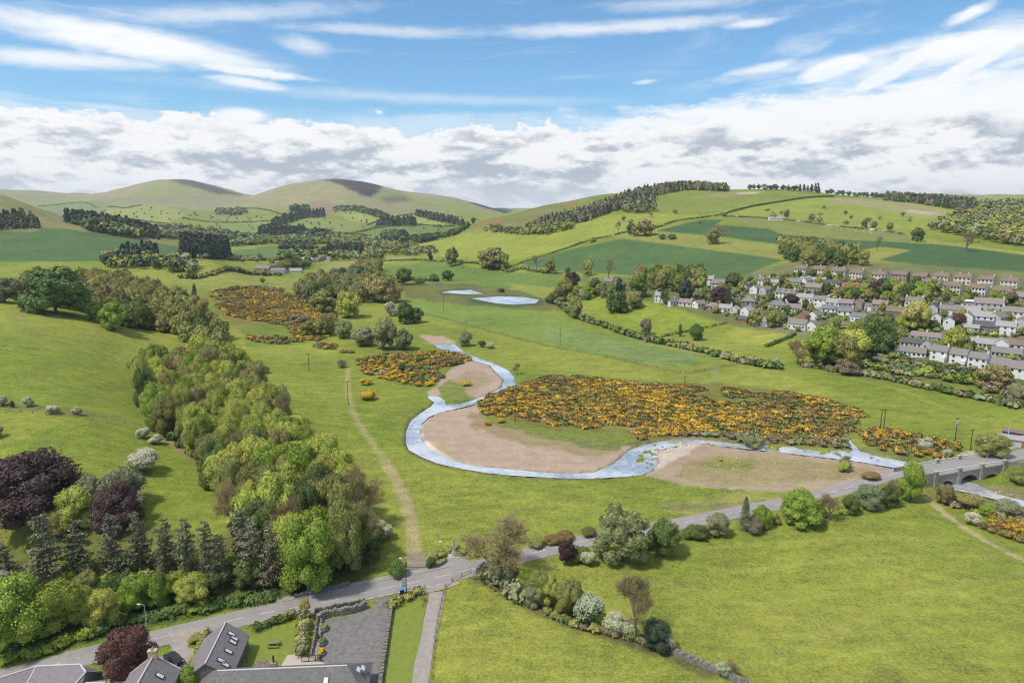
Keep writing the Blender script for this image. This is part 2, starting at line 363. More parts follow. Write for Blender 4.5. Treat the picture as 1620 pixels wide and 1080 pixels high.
# far country
hill = lerp(np.broadcast_to(C(.200,.225,.085), cov.shape), C(.255,.225,.130), np.clip((n3_-.42)*4+(ZG-150)/200+(n1_-.5)*1.2, 0, 1))
t = np.clip((YY-1900)/500, 0, 1)*np.clip((ZG-60)/60, 0, 1)
cov[:] = lerp(cov, hill, t)
wob = (n2_-.5)
def paint(poly, col, y0=0, y1=2e4, amt=1.0, var=.0, rag=0.0, col2=None):
    jx = rag*(n4_-.5)*2*4; jy = rag*(n2_-.5)*2*2
    xs = [p[0] for p in poly]; ys = [p[1] for p in poly]
    bb = (PX > min(xs)-6) & (PX < max(xs)+6) & (PY > min(ys)-5) & (PY < max(ys)+5) & (YY > y0) & (YY < y1)
    idx = np.nonzero(bb)
    m_ = inpoly((PX+jx)[idx], (PY+jy)[idx], poly)
    ii = (idx[0][m_], idx[1][m_])
    c = np.broadcast_to(C(*col), (len(ii[0]), 3)).copy()
    if col2 is not None: c = c+(C(*col2)-c)*np.clip((n1_[ii]-.35)*3, 0, 1)[:, None]
    cov[ii] = cov[ii]*(1-amt)+c*amt
def pathline(line, hw, col, amt=1.0, soft=.8):
    d, _ = polydist(XX[sub], YY[sub], line)
    w = np.clip(1-(d+(n4_[sub]-.5)*1.2-hw)/soft, 0, 1)*amt
    cov[sub] = lerp(cov[sub], C(*col), w)
LIME = (.215,.240,.045); LIME2 = (.205,.245,.040); GRN = (.130,.175,.040); CROP = (.058,.105,.040); CROP2 = (.072,.124,.044); TAN = (.29,.25,.13)
HG_ = (.175,.190,.050); HG2 = (.150,.172,.045)
# distant plateau and moors
paint([(-400,295),(0,303),(62,309),(0,320),(-400,330)], (.045,.060,.075), 6000)
paint([(265,285),(300,283),(345,297),(385,309),(340,306),(300,294)], (.075,.068,.070), 4300, 6000, .85, rag=1)
paint([(505,284),(570,283),(605,294),(590,312),(560,303),(540,292)], (.060,.050,.055), 3300, 4500, .95, rag=1.5)
paint([(560,300),(600,300),(590,312),(570,310)], (.060,.050,.055), 3000, 4500, .9, rag=1.5)
paint([(600,312),(640,311),(650,318),(610,321)], (.10,.085,.075), 3000, 4500, .7, rag=2)
paint([(490,318),(520,316),(530,338),(500,346),(480,330)], (.23,.16,.12), 2300, 3900, .7, rag=1.5)
paint([(540,318),(640,322),(700,335),(640,338),(560,332)], (.24,.20,.13), 2500, 3900, .6, rag=2)
paint([(95,322),(260,310),(330,310),(400,318),(330,328),(250,322),(160,322)], (.215,.185,.125), 3000, 5500, .6, rag=2)
paint([(740,320),(760,321),(812,333),(800,338),(770,330)], (.05,.07,.07), 3500)
# patchwork of far fields
F = (1500, 4200)
paint([(60,325),(150,318),(185,327),(140,340),(110,348)], (.165,.205,.085), 2000, 5500, .8)
paint([(140,340),(185,327),(225,324),(265,327),(295,340),(260,354),(225,357),(180,357),(150,350)], (.235,.260,.085), *F)
paint([(290,345),(345,332),(400,330),(395,345),(330,352)], (.185,.20,.075), *F, .8)
paint([(405,347),(430,349),(426,361),(400,361),(340,356),(345,350)], (.20,.235,.07), *F)
paint([(447,361),(470,350),(505,346),(545,348),(580,356),(545,369),(490,366)], (.185,.215,.065), *F)
paint([(552,370),(580,356),(660,357),(710,361),(700,370),(655,377),(600,374)], (.135,.175,.055), *F)
paint([(540,339),(580,336),(612,347),(600,355),(560,351),(545,346)], (.235,.265,.075), *F)
paint([(622,342),(645,339),(680,347),(712,357),(662,357),(640,350)], (.235,.265,.075), *F)
paint([(350,352),(400,350),(420,362),(400,372),(350,368)], (.17,.21,.06), *F)
paint([(380,392),(470,388),(568,391),(540,399),(505,405),(405,412),(360,404)], (.105,.158,.050), 900, 2300)
paint([(365,389),(405,387),(405,394),(365,396)], (.20,.225,.06), 900, 2300)
paint([(375,374),(470,374),(480,384),(400,386)], (.26,.17,.11), 1200, 2600, .55, rag=1)
paint([(570,404),(650,404),(640,412),(600,420),(540,428),(500,424)], (.25,.25,.09), 700, 1700, .55)
paint([(265,437),(330,427),(420,432),(420,450),(340,460),(280,450)], (.215,.225,.055), 600, 1300, .8)
paint([(440,440),(500,434),(560,428),(480,452),(400,458)], (.22,.22,.06), 600, 1300, .7)
# left hill and its dark green field
paint([(-500,250),(0,306),(60,332),(120,350),(200,362),(285,388),(285,392),(225,381),(140,368),(70,362),(50,368),(-500,375)], (.195,.185,.080), 900, 1900, 1, col2=(.165,.150,.070), rag=1)
paint([(-500,366),(0,366),(50,367),(70,361),(100,361),(140,367),(187,374),(225,380),(285,391),(285,404),(250,407),(162,413),(0,414),(-500,414)], CROP2, 700, 1400)
paint([(285,392),(320,396),(320,402),(285,398)], LIME, 600, 1400)
# ridge on the right of the gap
paint([(700,372),(760,348),(800,336),(870,320),(950,308),(960,325),(900,340),(850,358),(810,372),(760,366)], (.150,.170,.050), 1000, 1700, 1, col2=(.18,.16,.07), rag=1)
paint([(745,352),(765,348),(790,340),(800,350),(780,358),(755,358)], (.20,.135,.055), 1000, 1700, .7, rag=2.5)
paint([(885,325),(905,315),(922,311),(915,322),(900,330)], (.21,.14,.06), 1000, 1700, .75, rag=2)
paint([(647,387),(755,362),(810,370),(880,355),(960,340),(1035,337),(1110,341),(1035,355),(972,371),(910,388),(810,412),(705,406),(650,402)], LIME, 700, 1700)
paint([(755,362),(700,375),(720,372),(790,368)], (.19,.20,.06), 900, 1700, .6, rag=1)
paint([(1032,320),(1060,310),(1105,303),(1215,301),(1330,311),(1250,315),(1140,337),(1040,337)], (.170,.205,.045), 900, 2000, 1)
paint([(1095,311),(1150,303),(1215,302),(1180,308),(1130,314)], (.26,.225,.12), 900, 2000, .55, rag=1)
paint([(1165,305),(1205,303.5),(1200,306),(1168,307.5)], (.45,.38,.28), 900, 2000, .8)
paint([(1140,340),(1200,325),(1250,317),(1313,312),(1380,314),(1450,322),(1535,338),(1500,352),(1470,362),(1380,360),(1300,351),(1230,343)], (.205,.240,.045), 900, 2000)
paint([(1300,316),(1340,313),(1390,316),(1450,323),(1520,338),(1470,344),(1420,337),(1360,325),(1320,322)], (.27,.235,.125), 900, 2000, .75, rag=1)
paint([(1440,331),(1490,338),(1470,341),(1430,335)], (.40,.35,.24), 900, 2000, .6, rag=1)
paint([(1140,343),(1230,346),(1380,362),(1445,372),(1440,383),(1355,379),(1237,371),(1215,362),(1147,347)], (.175,.190,.055), 700, 1500)
paint([(1037,365),(1110,347),(1147,347),(1130,355),(1215,362),(1237,371),(1300,376),(1355,380),(1440,384),(1502,387),(1620,402),(1850,420),(1850,450),(1620,430),(1565,427),(1480,422),(1390,411),(1442,396),(1395,390),(1362,395),(1290,392),(1215,384),(1147,375)], CROP, 500, 1400)
paint([(970,372),(1037,366),(1147,376),(1215,386),(1290,394),(1362,396),(1395,391),(1440,396),(1390,411),(1330,420),(1237,412),(1060,388),(985,378)], (.205,.215,.055), 500, 1400)
paint([(825,415),(897,396),(985,377),(1060,387),(1215,407),(1238,411),(1167,441),(1060,440),(885,428),(835,422)], CROP2, 500, 1200)
paint([(1440,372),(1500,384),(1620,398),(1850,410),(1850,416),(1620,403),(1500,388),(1440,383)], (.22,.24,.05), 500, 1400)
# valley floor fields
paint([(600,425),(690,412),(800,430),(890,433),(880,455),(800,455),(700,448),(620,445)], (.120,.175,.040), 500, 1200)
paint([(640,448),(720,447),(800,455),(880,470),(905,490),(850,492),(780,486),(690,478),(640,470)], (.105,.105,.045), 400, 900, .75, rag=1.5)
paint([(740,470),(800,465),(860,472),(860,482),(800,486),(745,480)], (.06,.085,.035), 400, 900, .8, rag=1)
paint([(690,460),(740,455),(772,464),(740,468),(700,467)], (.06,.085,.035), 400, 900, .7, rag=1)
paint([(800,448),(880,455),(900,480),(850,470)], (.21,.235,.05), 400, 900, .8)
paint([(636,473),(700,480),(860,492),(960,525),(1100,552),(1152,566),(1095,580),(1000,577),(850,548),(720,515),(640,498)], (.150,.205,.045), 350, 700, .9)
paint([(850,512),(1000,545),(1100,563),(1090,578),(1000,573),(860,535)], (.155,.210,.070), 350, 700, .8, rag=1)
paint([(1010,540),(1152,566),(1152,568.5),(1008,541.5)], TAN, 350, 700, .8)
paint([(640,492),(760,520),(900,553),(1000,572),(1090,582),(1160,572),(1225,565),(1240,572),(1090,592),(900,560),(760,530),(640,503)], (.205,.215,.040), 300, 700, .85)
paint([(922,477),(960,467),(1025,478),(1085,491),(1155,502),(1150,506),(1085,520),(1030,532),(960,507)], (.190,.235,.035), 300, 800)
paint([(1145,527),(1165,519),(1260,532),(1240,545),(1180,545)], (.24,.25,.05), 300, 800)
paint([(1210,548),(1262,528),(1265,540),(1225,556)], (.20,.24,.04), 300, 800)
# rough ground with gorse beyond the river, and thorn scrub
paint([(330,462),(400,460),(480,470),(540,500),(480,530),(430,545),(380,525),(350,500)], (.19,.13,.040), 300, 800, .85, rag=3, col2=(.17,.17,.04))
paint([(380,515),(450,505),(520,530),(480,545),(390,550)], (.125,.175,.03), 300, 800, .7)
paint([(570,570),(640,545),(730,560),(720,580),(690,610),(640,610),(600,590)], (.115,.155,.03), 250, 600, .7, rag=2)
paint([(762,622),(870,595),(1000,600),(1200,612),(1330,635),(1362,655),(1345,690),(1300,700),(1200,700),(1100,690),(1020,695),(930,690),(830,670),(765,650)], (.160,.115,.040), 200, 500, .9, rag=2, col2=(.15,.155,.04))
# gravel of the river bed
GRAV = (.345,.258,.195); GRAV2 = (.315,.25,.165)
paint([(697,650),(722,645),(755,638),(760,655),(790,670),(850,684),(930,694),(1000,705),(985,722),(970,734),(940,747),(895,749),(810,743),(755,738),(715,728),(687,714),(664,695),(662,680),(668,665)], GRAV, 200, 420, 1, rag=.3)
paint([(745,650),(765,655),(850,682),(930,692),(990,702),(985,714),(940,722),(860,712),(780,690),(740,670)], (.225,.185,.085), 200, 420, .75, rag=3)
paint([(760,655),(830,668),(930,690),(1000,690),(1015,700),(985,712),(930,708),(850,690),(780,670)], (.13,.17,.03), 200, 420, .75, rag=3)
paint([(676,618),(690,612),(697,598),(716,582),(745,569),(765,573),(787,589),(798,605),(785,618),(752,632),(730,638),(722,632),(700,622),(690,627),(676,626)], GRAV, 250, 500, 1, rag=.3)
paint([(716,600),(745,585),(770,590),(780,603),(750,622),(730,618)], (.25,.20,.10), 250, 500, .6, rag=2)
paint([(693,612),(712,600),(732,610),(738,622),(750,630),(728,639),(706,638),(698,625)], (.135,.175,.03), 250, 500, .9, rag=1)
paint([(660,530),(700,531),(722,541),(720,546),(687,546)], GRAV, 300, 600)
paint([(1035,708),(1107,697),(1180,706),(1265,715),(1325,722),(1400,733),(1440,741),(1425,750),(1395,762),(1340,770),(1290,778),(1215,776),(1140,772),(1080,766),(1015,751),(1030,740)], GRAV2, 180, 420, 1, rag=.5, col2=(.315,.225,.165))
paint([(1110,722),(1200,718),(1310,730),(1380,745),(1330,762),(1230,765),(1130,758),(1060,752)], (.22,.19,.075), 180, 420, .65, rag=4)
paint([(1100,740),(1140,722),(1200,728),(1180,745)], (.15,.17,.035), 180, 420, .6, rag=3)
paint([(1055,700),(1100,696),(1110,702),(1070,726),(1035,742),(1045,715)], (.52,.45,.37), 180, 420, .7, rag=1.5)
paint([(995,707),(1020,700),(1060,691),(1110,689),(1110,697),(1060,697),(1010,706)], (.20,.15,.11), 180, 420, .8, rag=.4)
paint([(1185,700),(1260,703),(1322,708),(1400,720),(1440,728),(1440,722),(1400,712),(1320,703),(1200,697)], (.155,.135,.07), 180, 420, .8, rag=.6)
paint([(1010,690),(1100,690),(1185,700),(1150,692),(1080,684),(1030,684)], (.19,.14,.09), 180, 420, .8, rag=1)
paint([(990,672),(1010,668),(1020,690),(1005,692)], (.28,.20,.13), 180, 420, .8, rag=.6)
# dry banks by the road and river, riverside scrub by the bridge
paint([(1060,815),(1100,800),(1200,785),(1290,775),(1380,762),(1430,748),(1440,755),(1380,775),(1300,785),(1200,802),(1100,822)], (.215,.20,.075), 150, 300, .75, rag=1.5)
paint([(1040,798),(1180,772),(1215,776),(1150,800),(1060,812)], (.24,.215,.08), 150, 300, .6, rag=3)
paint([(1460,775),(1500,775),(1560,790),(1640,800),(1700,820),(1700,900),(1620,850),(1560,815),(1500,800)], (.155,.150,.05), 120, 300, .85, rag=2)
paint([(1530,765),(1600,770),(1650,790),(1650,800),(1580,790),(1530,790)], (.20,.155,.10), 120, 300, .7, rag=1)
paint([(1290,560),(1400,540),(1660,600),(1700,670),(1620,632),(1560,612),(1450,602),(1380,588),(1290,575)], (.135,.135,.05), 250, 500, .85, rag=2, col2=(.2,.19,.08))
# village ground: gardens, yards
town = [(900,440),(1060,436),(1160,441),(1240,416),(1300,412),(1440,418),(1620,430),(1850,440),(1850,700),(1640,600),(1380,560),(1240,528),(1160,515),(1100,498),(1030,478),(960,460)]
paint(town, (.115,.130,.050), 280, 720, .9, rag=.5, col2=(.165,.150,.090))
# lower left: darker grass under the trees, verge, lawns
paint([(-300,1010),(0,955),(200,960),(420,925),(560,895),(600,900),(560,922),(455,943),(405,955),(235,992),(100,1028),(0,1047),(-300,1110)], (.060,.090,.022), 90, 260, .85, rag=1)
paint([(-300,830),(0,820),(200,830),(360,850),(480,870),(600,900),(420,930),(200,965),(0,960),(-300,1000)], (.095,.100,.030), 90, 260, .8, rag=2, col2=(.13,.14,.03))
paint([(0,815),(90,820),(95,840),(60,870),(0,860)], (.190,.190,.030), 90, 260, .8)
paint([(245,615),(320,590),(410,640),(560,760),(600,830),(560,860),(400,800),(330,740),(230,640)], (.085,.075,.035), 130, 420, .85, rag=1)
paint([(-300,655),(60,652),(110,660),(30,700),(-300,720)], (.215,.225,.040), 150, 300, .6, rag=1)
paint([(-300,645),(0,643),(100,655),(150,660),(220,672),(200,665),(150,652),(100,646),(0,636),(-300,636)], (.135,.115,.055), 150, 300, .7, rag=1)
paint([(235,680),(260,676),(315,722),(300,730)], (.215,.165,.10), 150, 300, .7, rag=1)
# wheel tracks and footpaths
TRK = ground_line([(657,886),(655,860),(650,825),(640,790),(628,760),(612,735),(593,705),(574,680),(560,655),(553,630),(549,600),(552,580)], 2)
pathline(TRK[:len(TRK)//3], 1.2, (.32,.265,.15), .85, 1.0); pathline(TRK, .55, (.29,.26,.11), .75, 1.2)
pathline(ground_line([(640,900),(668,900),(660,880)], 1), 2.4, (.22,.18,.14), .9)
pathline(ground_line([(1466,785),(1475,795),(1492,810),(1520,830),(1560,856),(1620,886),(1700,925)], 2), .6, (.34,.28,.15), .95, .6)
pathline(ground_line([(1330,590),(1400,610),(1480,640),(1560,670)], 4), .8, (.23,.24,.06), .6, 1.0)
pathline(ground_line([(640,490),(690,500),(760,520),(860,545),(950,562),(1084,592)], 4), .5, (.11,.115,.03), .8, 1.0)
pathline(ground_line([(1084,592),(1130,583),(1180,574),(1224,568)], 4), .5, (.11,.115,.03), .8, 1.0)
pathline(ground_line([(672,700),(690,714),(715,728),(755,738),(810,744),(860,749),(900,750),(925,750)], 2), .9, (.60,.55,.50), .9, .8)
pathline(ground_line([(690,634),(680,641),(664,651),(647,664),(640,682),(640,701),(646,712),(668,724),(694,735),(733,743),(772,749),(810,753),(885,758),(935,758),(985,755)], 2), .5, (.12,.10,.05), .75, .7)
pathline(ground_line([(995,703),(1017,698),(1060,689),(1087,687),(1120,691),(1185,699),(1260,702),(1322,706)], 2), .6, (.115,.085,.06), .8, .8)
pathline(ground_line([(665,690),(662,678),(668,666)], 2), .7, (.50,.44,.38), .8, .8)
pathline(ground_line([(770,915),(800,935),(850,960),(900,980),(950,998),(1000,1015),(1060,1035),(1120,1062)], 2), 1.6, (.115,.095,.045), .8, 1.2)
for ln in ([(860,900),(1000,880),(1200,860),(1400,850),(1560,862)], [(1000,930),(1200,900),(1400,880),(1580,880)], [(930,905),(1100,935),(1300,985),(1450,1060)], [(770,930),(860,1000),(960,1080)], [(1200,1060),(1350,980),(1500,930),(1620,905)], [(700,700),(760,760),(900,800),(1100,810)], [(1250,610),(1400,640),(1600,668)], [(450,560),(500,610),(560,700),(600,800)]):
    L0 = ground_line(ln, 3)
    for sh in (-.9, .9): pathline([Vector((q.x+sh, q.y, q.z)) for q in L0], .25, (.235,.245,.060), .38, .7)
# the bed under the water is dark stones
cov[sub] = lerp(cov[sub], C(.085,.07,.055), np.clip(wetf*1.6-.5, 0, 1)*.9)
for pond in (POND_A, POND_B):
    pm = inpoly(PX, PY, pond) & (YY < 900); cov[pm] = (.05, .05, .04)
cov = np.clip(cov, 0, 1)
for k in range(3): cov[:, :, k] = boxblur(cov[:, :, k], 1)
crop_mask = ((cov[..., 1] > cov[..., 0]*1.5) & (cov[..., 1] < .14)).astype(float)
def grid_mesh(name, X, Y, Z, colour=None):
    nu, nv = X.shape; me = bpy.data.meshes.new(name)
    co = np.stack([X, Y, Z], -1).reshape(-1, 3).astype(np.float32)
    i = np.arange(nu-1)[:, None]*nv+np.arange(nv-1)[None]
    f = np.stack([i, i+nv, i+nv+1, i+1], -1).reshape(-1, 4).astype(np.int32)
    me.vertices.add(len(co)); me.vertices.foreach_set('co', co.ravel())
    me.loops.add(f.size); me.loops.foreach_set('vertex_index', f.ravel())
    me.polygons.add(len(f)); me.polygons.foreach_set('loop_start', np.arange(0, f.size, 4, dtype=np.int32))
    me.polygons.foreach_set('use_smooth', np.ones(len(f), bool))
    if colour is not None:
        at = me.color_attributes.new('cover', 'FLOAT_COLOR', 'POINT')
        at.data.foreach_set('color', np.concatenate([colour.reshape(-1, 3), np.ones((len(co), 1))], 1).astype(np.float32).ravel())
    me.update(calc_edges=True); return me
# ------------------------------------------------------------------ materials
def pmat(name, col=(.5, .5, .5), rough=.8, spec=.3, fn=None):
    m_ = bpy.data.materials.new(name); m_.use_nodes = True
    b = m_.node_tree.nodes['Principled BSDF']; b.inputs['Base Color'].default_value = (*col, 1)
    b.inputs['Roughness'].default_value = rough; b.inputs['Specular IOR Level'].default_value = spec
    if fn: fn(NG(m_.node_tree), b)
    return m_
def posnode(g):
    return g.new('ShaderNodeNewGeometry').outputs['Position']
def objnode(g): return g.new('ShaderNodeTexCoord').outputs['Object']
def noisy(scale=1.0, amt=.35, col2=None, detail=5, obj=True, stretch=None, rough=.6, bump=0.0):
    def fn(g, b):
        p = objnode(g) if obj else posnode(g)
        if stretch:
            mp = g.new('ShaderNodeMapping'); g.nt.links.new(p, mp.inputs[0]); mp.inputs['Scale'].default_value = stretch; p = mp.outputs[0]
        nz = g.noise(p, scale, detail, rough)
        base = tuple(b.inputs['Base Color'].default_value)
        if col2: c = g.mix(g.step(nz, .35, .65), base, (*col2, 1))
        else: c = g.mix(1.0, base, g.mix(nz, (1-amt, 1-amt, 1-amt, 1), (1+amt, 1+amt, 1+amt, 1)), 'MULTIPLY')
        g.nt.links.new(c, b.inputs['Base Color'])
        if bump:
            bp = g.new('ShaderNodeBump'); bp.inputs['Strength'].default_value = bump; bp.inputs['Distance'].default_value = .1
            g.nt.links.new(nz, bp.inputs['Height']); g.nt.links.new(bp.outputs[0], b.inputs['Normal'])
    return fn
def ground_fn(g, b):
    at = g.new('ShaderNodeVertexColor', layer_name='cover').outputs[0]
    p = posnode(g)
    a = g.noise(p, 1.6, 6, .75); c = g.noise(p, .11, 4, .6); d = g.noise(p, .017, 4, .6)
    mp = g.new('ShaderNodeMapping'); g.nt.links.new(p, mp.inputs[0]); mp.inputs['Scale'].default_value = (.35, 1.0, .35); mp.inputs['Rotation'].default_value = (0, 0, .35)
    st_ = g.noise(mp.outputs[0], .25, 4, .6)
    h_ = g.noise(p, .42, 6, .72)
    f = g.add(g.mul(g.sub(h_, .5), 1.15), g.add(g.add(g.mul(g.sub(a, .5), 2.3), g.mul(g.sub(c, .5), .5)), g.add(g.mul(g.sub(d, .5), .6), g.mul(g.sub(st_, .5), .9))))
    sp_ = g.new('ShaderNodeSeparateColor'); g.nt.links.new(at, sp_.inputs[0])
    bare = g.step(g.sub(sp_.outputs[0], sp_.outputs[1]), .02, .06)          # bare shingle and earth: smoother than grass
    f = g.mul(f, g.sub(1.0, g.mul(bare, .62)))
    f = g.add(f, g.mul(bare, g.add(g.mul(g.sub(g.noise(p, .20, 5, .6), .5), .5), g.mul(g.sub(g.noise(p, 5.0, 3, .7), .5), .35))))
    val = g.add(1.0, f)
    col = g.mix(1.0, at, g.xyz(g.add(1.0, g.mul(f, 1.10)), val, g.add(1.0, g.mul(f, .6))), 'MULTIPLY')
    # dry stems and darker tussocks
    tus = g.step(g.noise(p, .55, 7, .75), .54, .66)
    col = g.mix(g.mul(g.mul(tus, .38), g.sub(1.0, bare)), col, g.mix(1.0, at, (.50, .62, .55, 1), 'MULTIPLY'))
    dry = g.step(g.noise(p, .06, 5, .65), .55, .72)
    col = g.mix(g.mul(g.mul(dry, .30), g.sub(1.0, bare)), col, g.mix(1.0, at, (1.35, 1.08, 1.3, 1), 'MULTIPLY'))
    g.nt.links.new(col, b.inputs['Base Color'])
    bp = g.new('ShaderNodeBump'); bp.inputs['Strength'].default_value = .55; bp.inputs['Distance'].default_value = .35
    g.nt.links.new(a, bp.inputs['Height']); g.nt.links.new(bp.outputs[0], b.inputs['Normal'])
M_GROUND = pmat('grassland', rough=.95, spec=.1, fn=ground_fn)
def link(name, me, mat=None, parent=None, loc=None, rz=0.0):
    o = bpy.data.objects.new(name, me); COL.objects.link(o)
    if mat is not None and me is not None and not me.materials: me.materials.append(mat)
    if parent: o.parent = parent
    if loc is not None: o.location = loc
    if rz: o.rotation_euler = (0, 0, rz)
    return o
def tag(o, label=None, cat=None, group=None, kind=None):
    if label: o['label'] = label
    if cat: o['category'] = cat
    if group: o['group'] = group
    if kind: o['kind'] = kind
    return o
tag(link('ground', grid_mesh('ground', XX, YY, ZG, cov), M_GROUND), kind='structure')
# ------------------------------------------------------------------ water
def water_fn(g, b):
    p = posnode(g)
    nz = g.noise(p, 1.1, 4, .6); n2 = g.noise(p, .25, 3, .5)
    st = g.add(g.mul(g.noise(p, .045, 3, .5), .6), g.mul(g.noise(p, .5, 6, .75), .4)); g.nt.links.new(g.mix(g.step(st, .40, .60), (.24, .26, .285, 1), (.56, .57, .585, 1)), b.inputs['Base Color'])  # pale sky glare and darker reflection patches painted into the base colour
    bp = g.new('ShaderNodeBump'); bp.inputs['Strength'].default_value = .12; bp.inputs['Distance'].default_value = .15
    g.nt.links.new(g.add(nz, n2), bp.inputs['Height']); g.nt.links.new(bp.outputs[0], b.inputs['Normal'])
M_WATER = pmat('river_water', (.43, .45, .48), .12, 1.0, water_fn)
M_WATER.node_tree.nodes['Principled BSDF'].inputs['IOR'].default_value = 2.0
def sheet(name, poly_px, dz, mat, kind='structure', zf=None, sub_=14.0):
    bm = bmesh.new()
    P = [hit(x, y, zat0) for x, y in poly_px]
    vs = [bm.verts.new((p.x, p.y, p.z+dz)) for p in P]
    f = bm.faces.new(vs); bmesh.ops.triangulate(bm, faces=[f])
    for _ in range(4):
        es = [e for e in bm.edges if e.calc_length() > sub_]
        if not es: break
        bmesh.ops.subdivide_edges(bm, edges=es, cuts=1); bmesh.ops.triangulate(bm, faces=bm.faces[:])
    for v_ in bm.verts: v_.co.z = zat0(v_.co.x, v_.co.y)+dz
    me = bpy.data.meshes.new(name); bm.normal_update(); 
    for f in bm.faces:
        if f.normal.z < 0: f.normal_flip()
    bm.to_mesh(me); bm.free()
    return tag(link(name, me, mat), kind=kind)
def wide(poly, d=3.0):
    """grow an outline a little so that the water's edge is where its bed rises through it"""
    n_ = len(poly); out = []; area = sum(poly[i][0]*poly[(i+1) % n_][1]-poly[(i+1) % n_][0]*poly[i][1] for i in range(n_))
    s_ = 1 if area > 0 else -1
    for i in range(n_):
        a, b, c = poly[i-1], poly[i], poly[(i+1) % n_]
        nx, ny = (c[1]-a[1]), -(c[0]-a[0]); L = math.hypot(nx, ny) or 1
        out.append((b[0]+s_*nx/L*d, b[1]+s_*ny/L*d*.6))
    return out
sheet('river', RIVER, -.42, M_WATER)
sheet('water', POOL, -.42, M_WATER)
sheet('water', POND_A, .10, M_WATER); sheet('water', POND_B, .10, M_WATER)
# ------------------------------------------------------------------ road, drive, car park
def asphalt_fn(g, b):
    p = posnode(g)
    c = g.mix(g.noise(p, 3.0, 6, .7), (.20, .185, .18, 1), (.32, .295, .285, 1))
    c = g.mix(g.mul(g.step(g.noise(p, .25, 4, .6), .45, .7), .5), c, (.19, .165, .155, 1))
    g.nt.links.new(c, b.inputs['Base Color'])
M_ROAD = pmat('road_asphalt', rough=.9, fn=asphalt_fn)
M_DRIVE = pmat('gravel_drive', (.31, .275, .25), .95, .2, noisy(.8, .2, (.265, .23, .205), obj=False))
M_YARD = pmat('car_park_gravel', (.135, .128, .128), .95, .2, noisy(1.1, .3, (.19, .175, .165), obj=False))
M_KERB = pmat('kerb_stone', (.26, .25, .23), .9, .2, noisy(2, .3))
M_PAINT = pmat('white_road_paint', (.62, .60, .55), .8, .2, noisy(6, .3))
def ribbon(name, line, lo, hi, dz, mat, kind='structure', n_=2, parent=None, thick=0.0):
    verts = []; faces = []
    for i, p in enumerate(line):
        a = line[max(i-1, 0)]; b = line[min(i+1, len(line)-1)]; t_ = (b-a).xy.normalized(); nrm = Vector((t_.y, -t_.x))
        for k in range(n_+1):
            s_ = lo+(hi-lo)*k/n_; verts.append((p.x+nrm.x*s_, p.y+nrm.y*s_, p.z+dz))
    for i in range(len(line)-1):
        for k in range(n_):
            q = i*(n_+1)+k; faces.append((q, q+1, q+n_+2, q+n_+1))
    if thick:
        bm = bmesh.new(); vs = [bm.verts.new(v_) for v_ in verts]; fs = [bm.faces.new([vs[i] for i in f]) for f in faces]
        ret = bmesh.ops.extrude_face_region(bm, geom=fs)
        for e in ret['geom']:
            if isinstance(e, bmesh.types.BMVert): e.co.z -= thick
        bmesh.ops.recalc_face_normals(bm, faces=bm.faces[:])
        me = bpy.data.meshes.new(name); bm.to_mesh(me); bm.free()
    else:
        me = bpy.data.meshes.new(name); me.from_pydata(verts, [], faces)
        me.update()
    o = link(name, me, mat, parent)
    if kind: tag(o, kind=kind)
    return o
ROADL = RW+[BR_B]+RE[1:]
ribbon('road', ROADL, -3.1, 3.1, .03, M_ROAD)
i0 = next(i for i, p in enumerate(RW) if project(p.x, p.y, p.z)[0] > 425); i1 = next(i for i, p in enumerate(RW) if project(p.x, p.y, p.z)[0] > 735)
ribbon('pavement', RW[i0:i1], -4.9, -3.1, .12, M_KERB, thick=.2)
ribbon('driveway', DRIVE, -1.7, 1.7, .02, M_DRIVE)
ribbon('driveway', ground_line([(655,938),(672,932),(700,926),(722,918)], 1.5), -.8, 1.6, .07, M_DRIVE)
sheet('car_park', [(508,982),(545,976),(590,962),(592,948),(614,944),(619,958),(616,985),(610,1020),(604,1060),(596,1110),(470,1110),(478,1060),(500,1040),(506,1010)], .06, M_YARD, sub_=6)
sheet('yard', [(262,1000),(330,990),(322,1012),(308,1045),(296,1090),(240,1090),(245,1045)], .06, M_DRIVE, sub_=6)
# centre dashes and the give-way dashes are painted sheets
mk_v, mk_f = [], []
def dash(line, s0, s1, off, w):
    acc = 0; seg = []
    for a, b in zip(line[:-1], line[1:]):
        L = (b-a).length
        for t_ in ((s0-acc)/L, (s1-acc)/L):
            if 0 <= t_ <= 1: seg.append((a+(b-a)*t_, (b-a).xy.normalized()))
        acc += L
    if len(seg) < 2: return
    for p, d_ in (seg[0], seg[-1]):
        nrm = Vector((d_.y, -d_.x))
        for s_ in (off-w/2, off+w/2): mk_v.append((p.x+nrm.x*s_, p.y+nrm.y*s_, p.z+.045))
    q = len(mk_v)-4; mk_f.append((q, q+1, q+3, q+2))
tot = sum((b-a).length for a, b in zip(RW[:-1], RW[1:])); s_ = 1.0
while s_ < tot-4: dash(RW, s_, s_+3.6, 0, .12); s_ += 6.2
ia = sum((b-a).length for a, b in zip(RW[:i1], RW[1:i1+1]))
s_ = ia-24
while s_ < ia-1: dash(RW, s_, s_+1.1, 2.85, .12); s_ += 2.1
me = bpy.data.meshes.new('road_markings'); me.from_pydata(mk_v, [], mk_f); tag(link('road_markings', me, M_PAINT), kind='structure')
